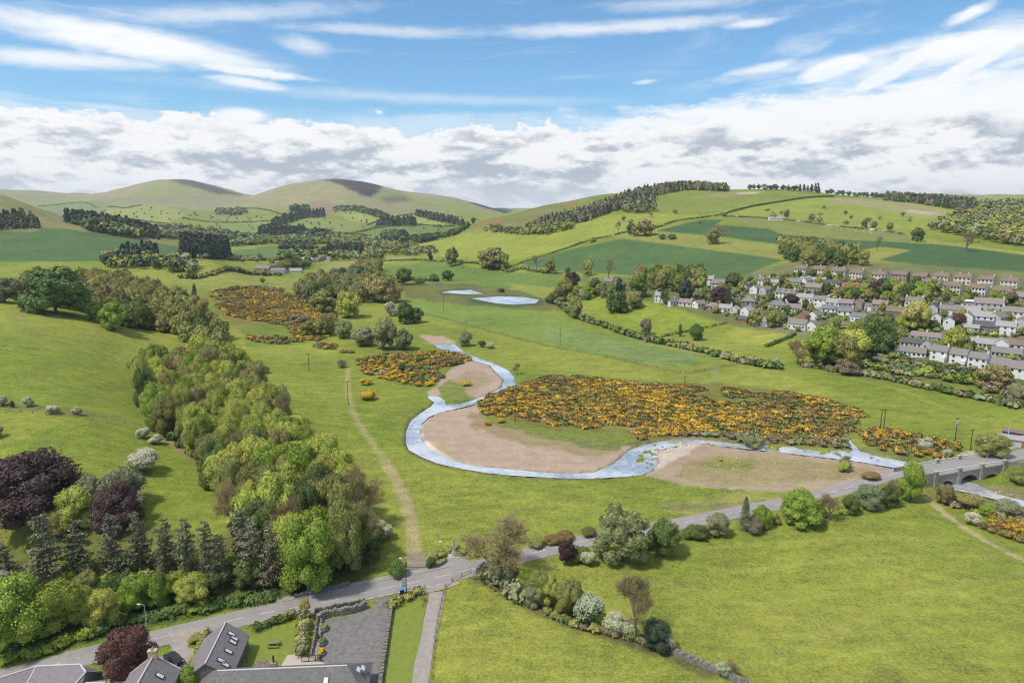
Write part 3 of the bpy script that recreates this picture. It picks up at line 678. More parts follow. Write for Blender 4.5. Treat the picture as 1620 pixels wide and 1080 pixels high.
# ------------------------------------------------------------------ mesh kit
class MB:
    """collects faces and links them as ONE mesh object"""
    def __init__(s): s.v = []; s.f = []; s.mi = []; s.m = 0
    def quad(s, a, b, c, d): q = len(s.v); s.v += [tuple(a), tuple(b), tuple(c), tuple(d)]; s.f.append((q, q+1, q+2, q+3)); s.mi.append(s.m); return s
    def poly(s, P): q = len(s.v); s.v += [tuple(p) for p in P]; s.f.append(tuple(range(q, q+len(P)))); s.mi.append(s.m); return s
    def box(s, x0, x1, y0, y1, z0, z1):
        q = len(s.v); s.v += [(x, y, z) for z in (z0, z1) for x, y in ((x0, y0), (x1, y0), (x1, y1), (x0, y1))]
        for f in ((3, 2, 1, 0), (4, 5, 6, 7), (0, 1, 5, 4), (1, 2, 6, 5), (2, 3, 7, 6), (3, 0, 4, 7)): s.f.append(tuple(q+i for i in f)); s.mi.append(s.m)
        return s
    def obox(s, c, ax, ay, az):
        c, ax, ay, az = map(Vector, (c, ax, ay, az)); q = len(s.v)
        s.v += [tuple(c+sx*ax+sy*ay+sz*az) for sz in (-1, 1) for sx, sy in ((-1, -1), (1, -1), (1, 1), (-1, 1))]
        for f in ((3, 2, 1, 0), (4, 5, 6, 7), (0, 1, 5, 4), (1, 2, 6, 5), (2, 3, 7, 6), (3, 0, 4, 7)): s.f.append(tuple(q+i for i in f)); s.mi.append(s.m)
        return s
    def prism(s, P, z0, z1, taper=1.0):
        n_ = len(P); q = len(s.v); cx = sum(p[0] for p in P)/n_; cy = sum(p[1] for p in P)/n_
        s.v += [(p[0], p[1], z0) for p in P]+[(cx+(p[0]-cx)*taper, cy+(p[1]-cy)*taper, z1) for p in P]
        for i in range(n_): s.f.append((q+i, q+(i+1) % n_, q+n_+(i+1) % n_, q+n_+i)); s.mi.append(s.m)
        s.f.append(tuple(q+n_+i for i in range(n_))); s.mi.append(s.m)
        s.f.append(tuple(q+n_-1-i for i in range(n_))); s.mi.append(s.m); return s
    def cyl(s, x, y, r, z0, z1, n_=8, taper=1.0):
        return s.prism([(x+r*math.cos(2*PI*i/n_), y+r*math.sin(2*PI*i/n_)) for i in range(n_)], z0, z1, taper)
    def tube(s, P, rs, n_=6):
        P = [Vector(p) for p in P]; rings = []
        for i, p in enumerate(P):
            t_ = (P[min(i+1, len(P)-1)]-P[max(i-1, 0)]).normalized(); a = t_.orthogonal().normalized(); b = t_.cross(a)
            r = rs[i] if hasattr(rs, '__len__') else rs; q = len(s.v)
            s.v += [tuple(p+r*(a*math.cos(2*PI*k/n_)+b*math.sin(2*PI*k/n_))) for k in range(n_)]; rings.append(q)
        for a, b in zip(rings[:-1], rings[1:]):
            for k in range(n_): s.f.append((a+k, a+(k+1) % n_, b+(k+1) % n_, b+k)); s.mi.append(s.m)
        s.f.append(tuple(rings[-1]+k for k in range(n_))); s.mi.append(s.m); return s
    def mesh(s, name, mats=()):
        me = bpy.data.meshes.new(name); me.from_pydata(s.v, [], s.f)
        for m_ in mats: me.materials.append(m_)
        if any(s.mi): me.polygons.foreach_set('material_index', np.array(s.mi, dtype=np.int32))
        me.update(); return me
    def build(s, name, mats, parent=None, loc=None, rz=0):
        return link(name, s.mesh(name, mats if isinstance(mats, (list, tuple)) else [mats]), None, parent, loc, rz)
def empty(name, loc, rz=0.0, label=None, cat=None, group=None):
    o = bpy.data.objects.new(name, None); COL.objects.link(o); o.location = loc; o.rotation_euler = (0, 0, rz); o.empty_display_size = .2
    return tag(o, label, cat, group)
# ---- leaf clouds: each is an array of small tilted faces
def rand_unit(n_, rng):
    v_ = rng.normal(size=(n_, 3)); return v_/np.linalg.norm(v_, axis=1)[:, None]
def leaves(P, N, size, rng, jit=.7, asp=1.0, mi=None):
    """quads at P, facing roughly N; returns verts, faces"""
    n_ = len(P); N = N+rand_unit(n_, rng)*jit; N /= np.linalg.norm(N, axis=1)[:, None]
    T = np.cross(N, rand_unit(n_, rng)); T /= np.linalg.norm(T, axis=1)[:, None]+1e-9; B = np.cross(N, T)
    s_ = (size*rng.uniform(.6, 1.35, n_))[:, None] if np.isscalar(size) else (size*rng.uniform(.7, 1.3, n_))[:, None]
    a = T*s_; b = B*s_*asp; k = rng.uniform(.35, .75, (n_, 1))
    V = np.stack([P-a*k-b, P+a-b*k, P+a*k+b, P-a+b*k], 1).reshape(-1, 3)
    return V
ICO = None
def ico(sub_=1):
    bm = bmesh.new(); bmesh.ops.create_icosphere(bm, subdivisions=sub_, radius=1); V = np.array([v_.co[:] for v_ in bm.verts]); F = np.array([[v_.index for v_ in f.verts] for f in bm.faces]); bm.free(); return V, F
ICOV, ICOF = ico(2); ICV1, ICF1 = ico(1)
def soup(name, quads, tris=None, mi=None, mats=(), tmi=0):
    """mesh from a pile of quads (n*4,3) and optional triangles (V, F)"""
    nq = len(quads)//4; V = quads; F = np.arange(nq*4, dtype=np.int32)
    tot = [np.full(nq, 4, np.int32)]; loops = [F]; miarr = [np.zeros(nq, np.int32) if mi is None else mi.astype(np.int32)]
    if tris is not None and len(tris[1]):
        loops.append((tris[1]+len(V)).astype(np.int32).ravel()); tot.append(np.full(len(tris[1]), 3, np.int32)); V = np.concatenate([V, tris[0]]); miarr.append(np.full(len(tris[1]), tmi, np.int32))
    loops = np.concatenate(loops); tot = np.concatenate(tot); me = bpy.data.meshes.new(name)
    me.vertices.add(len(V)); me.vertices.foreach_set('co', V.astype(np.float32).ravel())
    me.loops.add(len(loops)); me.loops.foreach_set('vertex_index', loops)
    me.polygons.add(len(tot)); me.polygons.foreach_set('loop_start', np.concatenate([[0], np.cumsum(tot)[:-1]]).astype(np.int32))
    for m_ in mats: me.materials.append(m_)
    miarr = np.concatenate(miarr)
    if miarr.any(): me.polygons.foreach_set('material_index', miarr)
    me.update(calc_edges=True); return me
def lobes(shape, rng):
    """centres and radii of the boughs that make up a crown of height 1 (z 0..1), radius about .5"""
    L = []
    if shape == 'round':
        k = 20
        for i in range(k):
            u = rand_unit(1, rng)[0]; u[2] = abs(u[2])*1.2-.35
            L.append((np.array([u[0]*.33, u[1]*.33, .54+u[2]*.33]), rng.uniform(.12, .20)))
        for i in range(9):
            a = rng.uniform(0, 6.283); L.append((np.array([math.cos(a)*.27, math.sin(a)*.27, rng.uniform(.14, .34)]), rng.uniform(.12, .18)))
        L.append((np.array([0, 0, .52]), .32)); L.append((np.array([0, 0, .28]), .24))
    elif shape == 'dome':
        for i in range(26):
            u = rand_unit(1, rng)[0]; u[2] = abs(u[2])
            L.append((np.array([u[0]*.36, u[1]*.36, .22+u[2]*.58]), rng.uniform(.11, .18)))
        for i in range(10):
            a = rng.uniform(0, 6.283); L.append((np.array([math.cos(a)*.34, math.sin(a)*.34, rng.uniform(.12, .26)]), rng.uniform(.11, .16)))
        L.append((np.array([0, 0, .40]), .36))
    elif shape == 'tall':
        for i in range(20):
            z_ = rng.uniform(.12, .88); r = .27*max(0, math.sin(PI*min(1, (z_*.9+.08))))**.7; a = rng.uniform(0, 6.3)
            L.append((np.array([math.cos(a)*r, math.sin(a)*r, z_]), rng.uniform(.10, .17)))
        L += [(np.array([0, 0, z_]), .2) for z_ in (.3, .5, .7)]
    elif shape == 'willow':
        for i in range(22):
            u = rand_unit(1, rng)[0]; u[2] = abs(u[2])*.9
            L.append((np.array([u[0]*.36, u[1]*.36, .38+u[2]*.46]), rng.uniform(.08, .14)))
        for i in range(14):
            a = rng.uniform(0, 6.283); r_ = rng.uniform(.25, .40); L.append((np.array([math.cos(a)*r_, math.sin(a)*r_, rng.uniform(.12, .34)]), rng.uniform(.08, .13)))
        L.append((np.array([0, 0, .46]), .25))
    elif shape == 'shrub':
        for i in range(12):
            u = rand_unit(1, rng)[0]; u[2] = abs(u[2])
            L.append((np.array([u[0]*.30, u[1]*.30, .25+u[2]*.42]), rng.uniform(.15, .27)))
        L.append((np.array([0, 0, .32]), .32))
    return L
def crown_mesh(name, shape, n_, seed, mats, flower=0.0, size=None, core=True):
    rng = np.random.default_rng(seed); L = lobes(shape, rng); w = np.array([l[1]**2 for l in L]); w /= w.sum()
    idx = rng.choice(len(L), n_, p=w); ctr = np.array([l[0] for l in L])[idx]; rad = np.array([l[1] for l in L])[idx]
    d = rand_unit(n_, rng); d[:, 2] = np.where(d[:, 2] < -.35, -d[:, 2], d[:, 2])
    # clumps within each bough so that light and dark patches form
    q = d*4.5+ctr*13; cl = fbm(q[:, 0]+20, q[:, 1]+20+q[:, 2]*1.7, 2, seed)
    P = ctr+d*(rad*(rng.uniform(.84, 1.02, n_)+(cl-.5)*.62))[:, None]
    # drop leaves buried deep inside other boughs
    C_ = np.array([l[0] for l in L]); R_ = np.array([l[1] for l in L])
    dd = np.linalg.norm(P[:, None]-C_[None], axis=2)/R_[None]; keep = (dd.min(1) > .66) & (P[:, 2] > .02)
    P = P[keep]; d = d[keep]; m_ = len(P)
    if size is None: size = .80*math.sqrt(2.9/n_)
    if shape == 'willow':
        d[:, 2] *= .2; V = leaves(P-np.array([0, 0, .03]), d, size*.62, rng, .5, 2.6)
    else: V = leaves(P, d, size, rng, .75)
    mi = (rng.random(m_) < flower*np.clip(.35+d[:, 2]*.9+(cl[keep]-.5)*2, 0.05, 1.4)).astype(np.int32)
    tris = None
    if core:
        tv = []; tf = []
        for c, r in L: tf.append(ICF1+len(tv)*len(ICV1)); tv.append(ICV1*r*.80+c)
        tris = (np.concatenate(tv), np.concatenate(tf))
    return soup(name, V, tris, mi, mats)
def trunk_mesh(name, seed, mat, spread=.28, h0=.22, n_=6):
    rng = random.Random(seed); mb = MB()
    mb.tube([(0, 0, -.05), (.01, 0, h0*.6), (0, .01, h0+.2), (0, 0, .62)], [.030, .022, .017, .006], 7)
    for i in range(n_):
        a = 2*PI*i/n_+rng.uniform(-.3, .3); r = spread*rng.uniform(.7, 1.1); z_ = h0+rng.uniform(0, .2); z2 = z_+rng.uniform(.2, .38)
        mb.tube([(0, 0, z_), (math.cos(a)*r*.5, math.sin(a)*r*.5, (z_+z2)/2-.02), (math.cos(a)*r, math.sin(a)*r, z2)], [.012, .008, .003], 5)
    return mb.mesh(name, [mat])
def conifer_mesh(name, seed, n_, mats, rad=.20, open_=.0, droop=.10):
    """whorled branches, each carrying flat sprays of needles"""
    rng = np.random.default_rng(seed); P = []; N = []; per = 12; nb = n_//per
    for i in range(nb):
        t_ = rng.random()**.75; t_ = round(t_*15)/15+rng.uniform(-.018, .018); z_ = .10+.88*(t_ if t_ < 1 else .99); r = rad*(1-t_)**.75*rng.uniform(.7, 1.15)+.012
        a = rng.uniform(0, 6.283); s_ = np.sqrt(rng.uniform(.04, 1, per)); w_ = rng.normal(0, .10, per)*s_
        x = r*s_; P.append(np.stack([x*math.cos(a)-w_*r*math.sin(a)*1.6, x*math.sin(a)+w_*r*math.cos(a)*1.6, z_-droop*s_**1.5*r/rad*.6+rng.normal(0, .006, per)], 1))
        N.append(np.tile([math.cos(a)*.35, math.sin(a)*.35, 1.0], (per, 1)))
    P = np.concatenate(P); N = np.concatenate(N); V = leaves(P, N, .95*rad*math.sqrt(7.0/n_), rng, .55, 1.6)
    mi = (rng.random(len(P)) < open_).astype(np.int32)
    return soup(name, V, None, mi, mats)
def larch_mesh(name, seed, mats, rad=.30, whorls=15, fine=1.0):
    """open layered conifer: separate long boughs with sprays of needles, gaps between the layers"""
    rng = np.random.default_rng(seed); P = []; N = []; MI = []; mb = MB()
    for i in range(whorls):
        t_ = (i+.5)/whorls; z_ = .16+.80*t_; nb = int(rng.integers(6, 9))
        for k in range(nb):
            a = 2*PI*k/nb+rng.uniform(-.4, .4); r = rad*((1-t_)**.45*.92+.08)*rng.uniform(.40, 1.25); up = rng.uniform(-.10, .14)+.25*t_
            if rng.random() < .24: continue
            m_ = max(8, int(64*fine*r/rad)); s_ = rng.uniform(.12, 1, m_)**.8; wd = .16*r*np.sqrt(s_)+.010
            off = rng.normal(0, 1, m_)*wd; x = r*s_
            zz = z_+up*x-.45*x*x/rad*.5+rng.normal(0, .007, m_)
            P.append(np.stack([x*math.cos(a)-off*math.sin(a), x*math.sin(a)+off*math.cos(a), zz], 1)); N.append(np.tile([0, 0, 1.0], (m_, 1))+rng.normal(0, .25, (m_, 3)))
            br = rng.random() < .34; MI.append((rng.random(m_) < (.75 if br else .15)).astype(np.int32))
            mb.tube([(0, 0, z_), (r*.5*math.cos(a), r*.5*math.sin(a), z_+up*r*.5-.06*r*r/rad), (r*math.cos(a), r*math.sin(a), z_+up*r-.22*r*r/rad)], [.0055, .004, .0015], 3)
    P = np.concatenate(P); N = np.concatenate(N); V = leaves(P, N, .0125/math.sqrt(fine), rng, .6, 1.5)
    T_ = (np.array(mb.v), np.array([t for f in mb.f for t in ([f[:3], (f[0], f[2], f[3])] if len(f) == 4 else [f[:3]])]))
    return soup(name, V, T_, np.concatenate(MI), mats, tmi=2)
def bare_mesh(name, seed, mat, depth=5, leafn=5):
    """barely leafed tree: forking limbs down to fine twigs with opening buds"""
    rng = random.Random(seed); nr = np.random.default_rng(seed); mb = MB(); ends = []
    def grow(p, d, L, r, k):
        q = p+d*L; mb.tube([p, (p+q)/2+Vector((rng.uniform(-1, 1), rng.uniform(-1, 1), 0))*L*.06, q], [r, r*.8, r*.62], 3 if k < depth-1 else 5)
        if k <= 1: ends.append((p+q)/2); ends.append(q)
        if k == 0: return
        for i in range(4 if k > 1 else 5):
            a = Vector((rng.gauss(0, 1), rng.gauss(0, 1), rng.gauss(0, .5))).normalized()
            grow(q if i < 2 else (p+q*2)/3, (d+a*.85+Vector((0, 0, .14))).normalized(), L*rng.uniform(.60, .80), max(r*.56, .0020), k-1)
    grow(Vector((0, 0, -.03)), Vector((0, 0, 1)), .24, .022, depth)
    V = np.array(mb.v); E = np.array([e[:] for e in ends]); rad = np.percentile(np.hypot(V[:, 0], V[:, 1]), 98); sc = np.array([.5/rad, .5/rad, 1/V[:, 2].max()])
    E = np.repeat(E, leafn, 0); E = (E+nr.normal(0, .018, E.shape))*sc; lv = leaves(E, rand_unit(len(E), nr), .0055, nr, 1.0)
    T_ = np.array([t for f in mb.f for t in [(f[0], f[i], f[i+1]) for i in range(1, len(f)-1)]])
    return soup(name, lv, (V*sc, T_), np.ones(len(E)), [mat, FO['bronze']], 0)
def foliage(name, col, col2=None, var=.25, hue=.05):
    col2 = col2 or tuple(c*1.5 for c in col)
    def fn(g, b):
        oi = g.m('FRACT', g.add(g.new('ShaderNodeObjectInfo').outputs['Random'], g.new('ShaderNodeAttribute', attribute_name='tint').outputs['Fac'])); p = objnode(g); w_ = posnode(g)
        c = g.mix(g.step(g.noise(p, 14, 4, .7), .38, .62), (*col, 1), (*col2, 1))
        k = g.add(g.mul(g.noise(w_, 3.0, 4, .8), 1.1), .47)
        k = g.mul(k, g.add(1-var*.8, g.mul(oi, 1.6*var)))
        sh_ = g.mul(g.sub(g.m('FRACT', g.mul(oi, 17.3)), .5), hue*4)
        c = g.mix(1.0, c, g.xyz(g.mul(k, g.add(1.0, sh_)), k, g.mul(k, g.add(1.0, g.mul(sh_, .3)))), 'MULTIPLY')
        g.nt.links.new(c, b.inputs['Base Color'])
    return pmat(name, col, .75, .25, fn)
FO = {
 'fresh': foliage('fresh_green_leaves', (0.162,0.228,0.026), (0.288,0.360,0.054)),
 'lime': foliage('yellow_green_leaves', (0.290,0.316,0.052), (0.450,0.470,0.096)),
 'olive': foliage('olive_leaves', (0.198,0.198,0.050), (0.324,0.314,0.094)),
 'bronze': foliage('bronze_young_leaves', (0.237,0.193,0.068), (0.352,0.292,0.121)),
 'dark': foliage('dark_green_leaves', (0.071,0.113,0.028), (0.144,0.196,0.052)),
 'grey': foliage('grey_green_leaves', (.175,.190,.090), (.280,.290,.155)),
 'willow': foliage('willow_leaves', (.200,.220,.078), (.310,.325,.140)),
 'purple': foliage('purple_beech_leaves', (.060,.032,.030), (.130,.075,.070)),
 'red': foliage('copper_red_leaves', (.115,.052,.042), (.190,.095,.072)),
 'yellow': foliage('golden_leaves', (.300,.275,.065), (.440,.400,.120)),
 'fir': foliage('dark_needles', (.042,.060,.036), (.085,.110,.066)),
 'bluefir': foliage('blue_grey_needles', (.110,.125,.058), (.200,.210,.110)),
 'brownfir': foliage('brown_bare_larch_twigs', (.160,.130,.085), (.240,.195,.135)),
 'white': foliage('white_blossom', (.44,.45,.28), (.66,.64,.46), .15),
 'gorse': foliage('gorse_flowers', (.43,.245,.020), (.62,.40,.040), .25),
 'gorseg': foliage('gorse_spines', (.165,.122,.042), (.245,.185,.066)),
 'brush': foliage('brown_scrub', (.175,.140,.085), (.260,.210,.130)),
}
M_BARK = pmat('bark', (.115,.095,.072), .95, .1, noisy(12, .35)); M_TWIG = pmat('bare_twigs', (.20,.165,.115), .95, .1, noisy(12, .3))
M_PALEBARK = pmat('pale_bark', (.24,.22,.18), .95, .1, noisy(12, .3))
MESH = {}
def getmesh(kind, lod, var):
    k = (kind, lod, var)
    if k in MESH: return MESH[k]
    nn = {'a': 15000, 'b': 5200, 'c': 1500, 'd': 300}[lod]; sd = hash((kind, lod, var)) if False else (sum(map(ord, kind))*31+ord(lod)*7+var*101)
    base = [FO['fresh'], FO['white']]
    if kind in ('round', 'dome', 'tall', 'willow', 'shrub'):
        if kind == 'shrub': nn = int(nn*.6)
        me = crown_mesh(kind+'_crown', kind, nn, sd, base)
    elif kind == 'blossom': me = crown_mesh('blossom_crown', 'shrub', int(nn*.8), sd, base, 1.0)
    elif kind == 'fir': me = conifer_mesh('conifer_crown', sd, int(nn*.9), base, .26)
    elif kind == 'larch': me = larch_mesh('larch_crown', sd, [FO['bluefir'], FO['brownfir'], M_PALEBARK], fine=1.35 if lod == 'a' else .5)
    elif kind == 'bare': me = bare_mesh('bare_crown', sd, M_TWIG, {'a': 5, 'b': 5, 'c': 4, 'd': 3}[lod])
    MESH[k] = me; return me
TRK_M = {}
def treething(p, w, h, kind, colr, lod, label, cat, group=None, name=None, rng=random):
    var = rng.randrange(4 if lod in 'ab' else 3); rz = rng.uniform(0, 6.28)
    nm = name or {'fir': 'conifer', 'larch': 'larch', 'bare': 'bare_tree', 'shrub': 'bush', 'blossom': 'hawthorn'}.get(kind, 'tree')
    if lod == 'd' or kind in ('shrub',):
        o = link(nm, getmesh(kind, lod, var)); tag(o, label, cat, group); root = o; cr = o; o.location = p; o.rotation_euler = (0, 0, rz); o.scale = (w, w, h)
    else:
        root = empty(nm, p, rz, label, cat, group); cr = link('crown', getmesh(kind, lod, var), None, root); q_ = rng.uniform(.84, 1.19); cr.scale = (w*q_, w/q_, h); cr.rotation_euler = (rng.uniform(-.06, .06), rng.uniform(-.06, .06), 0)
        if kind == 'bare': cr.name = 'limbs'
        tk = ('fir' if kind in ('fir', 'larch') else 'w', var)
        if kind != 'bare':
            if tk not in TRK_M:
                if tk[0] == 'fir': mb = MB(); mb.tube([(0, 0, -.03), (0, 0, .5), (0, 0, .97)], [.020, .012, .002], 6); TRK_M[tk] = mb.mesh('trunk', [M_PALEBARK])
                else: TRK_M[tk] = trunk_mesh('trunk', var, M_BARK)
            t_ = link('trunk', TRK_M[tk], None, root); t_.scale = (w, w, h)
        else:
            # a haze of small opening leaves on the twigs
            lf = link('young_leaves', getmesh('round', 'c', var), None, root) if False else None
    if kind not in ('bare', 'larch') and colr != 'fresh':
        sl_ = cr.material_slots[0]; sl_.link = 'OBJECT'; sl_.material = FO[colr]
    return root
def lod_for(Y): return 'a' if Y < 300 else 'b' if Y < 620 else 'c'
def T(px, py, wpx, hpx, kind, colr, label, cat='tree', group=None, lod=None):
    """a tree whose foot is seen at (px, py), wpx wide and hpx tall in the picture"""
    p = hit(px, py); k = p.y/FPX/ (CP + (540-py)/FPX*SP); w = wpx*k; h = hpx*k*1.03
    return treething(p, w, h, kind, colr, lod or lod_for(p.y), label, cat, group)
def hitmax(x, y, ymax):
    p = hit(x, y)
    while p.y > ymax and y < 700: y += 1.0; p = hit(x, y)
    return p
def wpoly(poly, ymax=1e9): return [tuple(hitmax(x, y, ymax).xy) for x, y in poly]
def scatter(poly, spacing, rng, tries=40, wp=None):
    wp = wp or wpoly(poly); xs = [p[0] for p in wp]; ys = [p[1] for p in wp]; pts_ = []
    area = (max(xs)-min(xs))*(max(ys)-min(ys)); n_ = int(area/(spacing**2)*tries/6)+20
    X = rng.uniform(min(xs), max(xs), n_); Y = rng.uniform(min(ys), max(ys), n_); ok = inpoly(X, Y, wp); cell = {}
    for x, y in zip(X[ok], Y[ok]):
        c = (int(x//spacing), int(y//spacing)); bad = False
        for i in (-1, 0, 1):
            for j in (-1, 0, 1):
                for q in cell.get((c[0]+i, c[1]+j), ()):
                    if (q[0]-x)**2+(q[1]-y)**2 < spacing**2*.72: bad = True
        if not bad: cell.setdefault(c, []).append((x, y)); pts_.append((float(x), float(y)))
    return pts_
CAND = []
def wood(poly, spacing, h, w, kinds, cat, group, labels, seed=1, lod=None, hv=.2, cap=400):
    """trees of a wood; kinds = [(weight, kind, colour)], labels = colour -> label; raised by raise_woods()"""
    rng = np.random.default_rng(seed); rr = random.Random(seed); P = scatter(poly, spacing, rng)
    if len(P) > cap: P = sorted(P, key=lambda q: q[1])[:cap]
    for x, y in P:
        _, kd, cl = rr.choices(kinds, [k[0] for k in kinds])[0]
        hh = h*rr.uniform(1-hv, 1+hv); ww = w*rr.uniform(.85, 1.2)*(.55 if kd == 'fir' else 1)
        CAND.append((hh/y, x, y, ww, hh, kd, cl, labels[cl if kd != 'bare' else 'bare'], cat, group))
def raise_woods(limit, seed=4):
    """the trees that show largest stand as things, the rest are joined as one mass"""
    rr = random.Random(seed); CAND.sort(key=lambda c: -c[0])
    for c in CAND[:limit]:
        _, x, y, ww, hh, kd, cl, lb, cat, grp = c
        treething(Vector((x, y, zat(x, y)-.2)), ww, hh, kd, cl, lod_for(y), lb, cat, grp, rng=rr)
    cols = sorted({c[6] for c in CAND if c[6] in FO}); VV = []; MI = []; TI = []; TV = []; TF = []; TM = []; TT = []; nv = 0
    for c in CAND[limit:]:
        _, x, y, ww, hh, kd, cl, lb, cat, grp = c
        if kd == 'bare': kd, cl = 'round', 'olive'
        me = getmesh(kd, 'b' if y < 330 else 'c', rr.randrange(3)); key = ('raw', me.name)
        if key not in MESH:
            co = np.empty(len(me.vertices)*3, np.float32); me.vertices.foreach_get('co', co); co = co.reshape(-1, 3)
            lt = np.empty(len(me.polygons), np.int32); me.polygons.foreach_get('loop_total', lt); nq = int((lt == 4).sum())
            lp = np.empty(len(me.loops), np.int32); me.loops.foreach_get('vertex_index', lp); MESH[key] = (co[:nq*4], co[nq*4:], lp[nq*4:].reshape(-1, 3)-nq*4, nq)
        q, tv, tf, nq = MESH[key]; a = rr.uniform(0, 6.28); ca, sa = math.cos(a), math.sin(a); M_ = np.array([[ca*ww, -sa*ww, 0], [sa*ww, ca*ww, 0], [0, 0, hh]]); o_ = np.array([x, y, zat(x, y)-.2])
        VV.append(q@M_.T+o_); ci = cols.index(cl) if cl in cols else 0; MI.append(np.full(nq, ci)); t_ = rr.random(); TI.append(np.full(nq*4, t_)); TV.append(tv@M_.T+o_); TF.append(tf+nv); nv += len(tv); TT.append(np.full(len(tv), t_)); TM.append(np.full(len(tf), ci))
    if not VV: return
    me = soup('farther_trees', np.concatenate(VV), (np.concatenate(TV), np.concatenate(TF)), np.concatenate(MI), [FO[c] for c in cols])
    at_ = np.empty(len(me.polygons), np.int32); me.polygons.foreach_get('material_index', at_); at_[-sum(len(t) for t in TM):] = np.concatenate(TM); me.polygons.foreach_set('material_index', at_)
    at = me.attributes.new('tint', 'FLOAT', 'POINT'); at.data.foreach_set('value', np.concatenate(TI+TT).astype(np.float32))
    tag(link('farther_trees', me), 'smaller seeming trees of the woods and gardens farther off', 'trees', kind='stuff')
def mass(name, poly, spacing, h, w, kind, cols, label, cat='wood', seed=1, nper=60, hv=.25, wp=None, pts_=None, sizef=1.0, flow=.0, zoff=0.0, gapf=0.0):
    """a distant wood or a thicket nobody could count: one joined object"""
    rng = np.random.default_rng(seed); P = pts_ or scatter(poly, spacing, rng, wp=wp)
    VV = []; MI = []; TV = []; TF = []; nt_ = 0; TI_ = []
    nfull = len(P)
    if pts_ is None and nfull > 1100: P = [P[i] for i in rng.choice(nfull, 1100, False)]; w = w*(nfull/1100)**.35
    bn = (fbm(np.array([p[0] for p in P])/22, np.array([p[1] for p in P])/22, 3, seed) if P else [])
    for i, (x, y) in enumerate(P):
        hh = h*rng.uniform(1-hv, 1+hv); ww = w*rng.uniform(.8, 1.25)*.5; z_ = zat(x, y)+zoff; n_ = nper
        if bn[i] < gapf: continue
        if kind == 'fir':
            t_ = rng.random(n_)**.8; a = rng.uniform(0, 6.283, n_); r = ww*(1-t_)**.8*rng.uniform(.75, 1.05, n_)+.05*ww
            pp = np.stack([r*np.cos(a), r*np.sin(a), hh*(.04+.95*t_)], 1); nn = np.stack([np.cos(a), np.sin(a), np.full(n_, .7)], 1); sz = 1.25*math.sqrt(ww*hh*3.0/n_)*.62*sizef
            core = (ICV1*np.array([ww*.62, ww*.62, hh*.36])+np.array([x, y, z_+hh*.40]))
        else:
            d = rand_unit(n_, rng); d[:, 2] = np.where(d[:, 2] < -.25, -d[:, 2], d[:, 2]); ph = rng.uniform(0, 9, 3); cl = .70+.30*rng.random(n_)+.26*np.sin(d[:, 0]*5+ph[0])*np.sin(d[:, 1]*5+ph[1])+.16*np.sin(d[:, 2]*7+ph[2])
            pp = d*np.array([ww, ww, hh*.42])*cl[:, None]+np.array([0, 0, hh*.50]); nn = d; sz = math.sqrt(4*PI*ww*max(ww, hh*.42)/n_)*.60*sizef
            core = (ICV1*np.array([ww*.62, ww*.62, hh*.30])+np.array([x, y, z_+hh*.42]))
        VV.append(leaves(pp+np.array([x, y, z_]), nn, sz, rng, .6))
        if flow:
            f_ = np.clip(flow*(.15+(bn[i]-.30)*3.0)*rng.choice([.15, .6, 1.0, 1.6]), 0, .95); m_ = (rng.random(n_) < f_*np.clip(.45+nn[:, 2]*.8, .15, 1.3)).astype(int)
            if len(cols) > 2 and rng.random() < .16: m_ = np.where(m_ == 0, 2, 0 if rng.random() < .6 else 1)
        else:
            c_ = int(np.clip((bn[i]-.2)*len(cols)/.6+rng.normal(0, .6), 0, len(cols)-1)); m_ = np.full(n_, c_)
        MI.append(m_); TI_.append(rng.random()); TV.append(core); TF.append(ICF1+nt_*len(ICV1)); nt_ += 1
    if not P: return None
    me = soup(name, np.concatenate(VV), (np.concatenate(TV), np.concatenate(TF)), np.concatenate(MI), [FO[c] for c in cols], 0)
    at = me.attributes.new('tint', 'FLOAT', 'POINT'); at.data.foreach_set('value', np.concatenate([np.repeat(TI_, nper*4), np.repeat(TI_, len(ICV1))]).astype(np.float32))
    return tag(link(name, me), label, cat, kind='stuff')
def hedge(line, w, h, cols, label, cat='hedge', name='hedge', seed=1, step_=None, gaps=0.0, group=None, flow=0.0):
    """one hedge: bushes run together along a line on the ground"""
    rng = np.random.default_rng(seed); L = line if isinstance(line[0], Vector) else ground_line(line, w*.5)
    P = []; acc = 0; st_ = step_ or w*.55
    for a, b in zip(L[:-1], L[1:]):
        d = (b-a).length; acc += d
        if acc >= st_ and rng.random() > gaps: acc = 0; P.append((a.x+rng.normal(0, w*.08), a.y+rng.normal(0, w*.08)))
        elif acc >= st_: acc = 0
    Y = L[0].y; o = mass(name, None, 1, h, w*1.25, 'bush', cols, label, cat, seed, nper=(240 if Y < 180 else 120 if Y < 300 else 60 if Y < 600 else 32), pts_=P, hv=.2, flow=flow, zoff=-.1*h)
    if o: del o['kind']
    if o and group: o['group'] = group
    return o
M_STONE = pmat('field_stone', (.25,.235,.205), .95, .2, noisy(2.2, .3, (.13,.115,.10), detail=7, obj=False, bump=.8))
M_WOOD = pmat('weathered_timber', (.20,.165,.125), .9, .2, noisy(8, .3)); M_METAL = pmat('galvanised_metal', (.42,.43,.43), .5, .5)
M_BLACK = pmat('black_metal', (.02,.02,.022), .5, .5); M_WHITE = pmat('white_paint', (.74,.73,.70), .6, .3, noisy(3, .06))
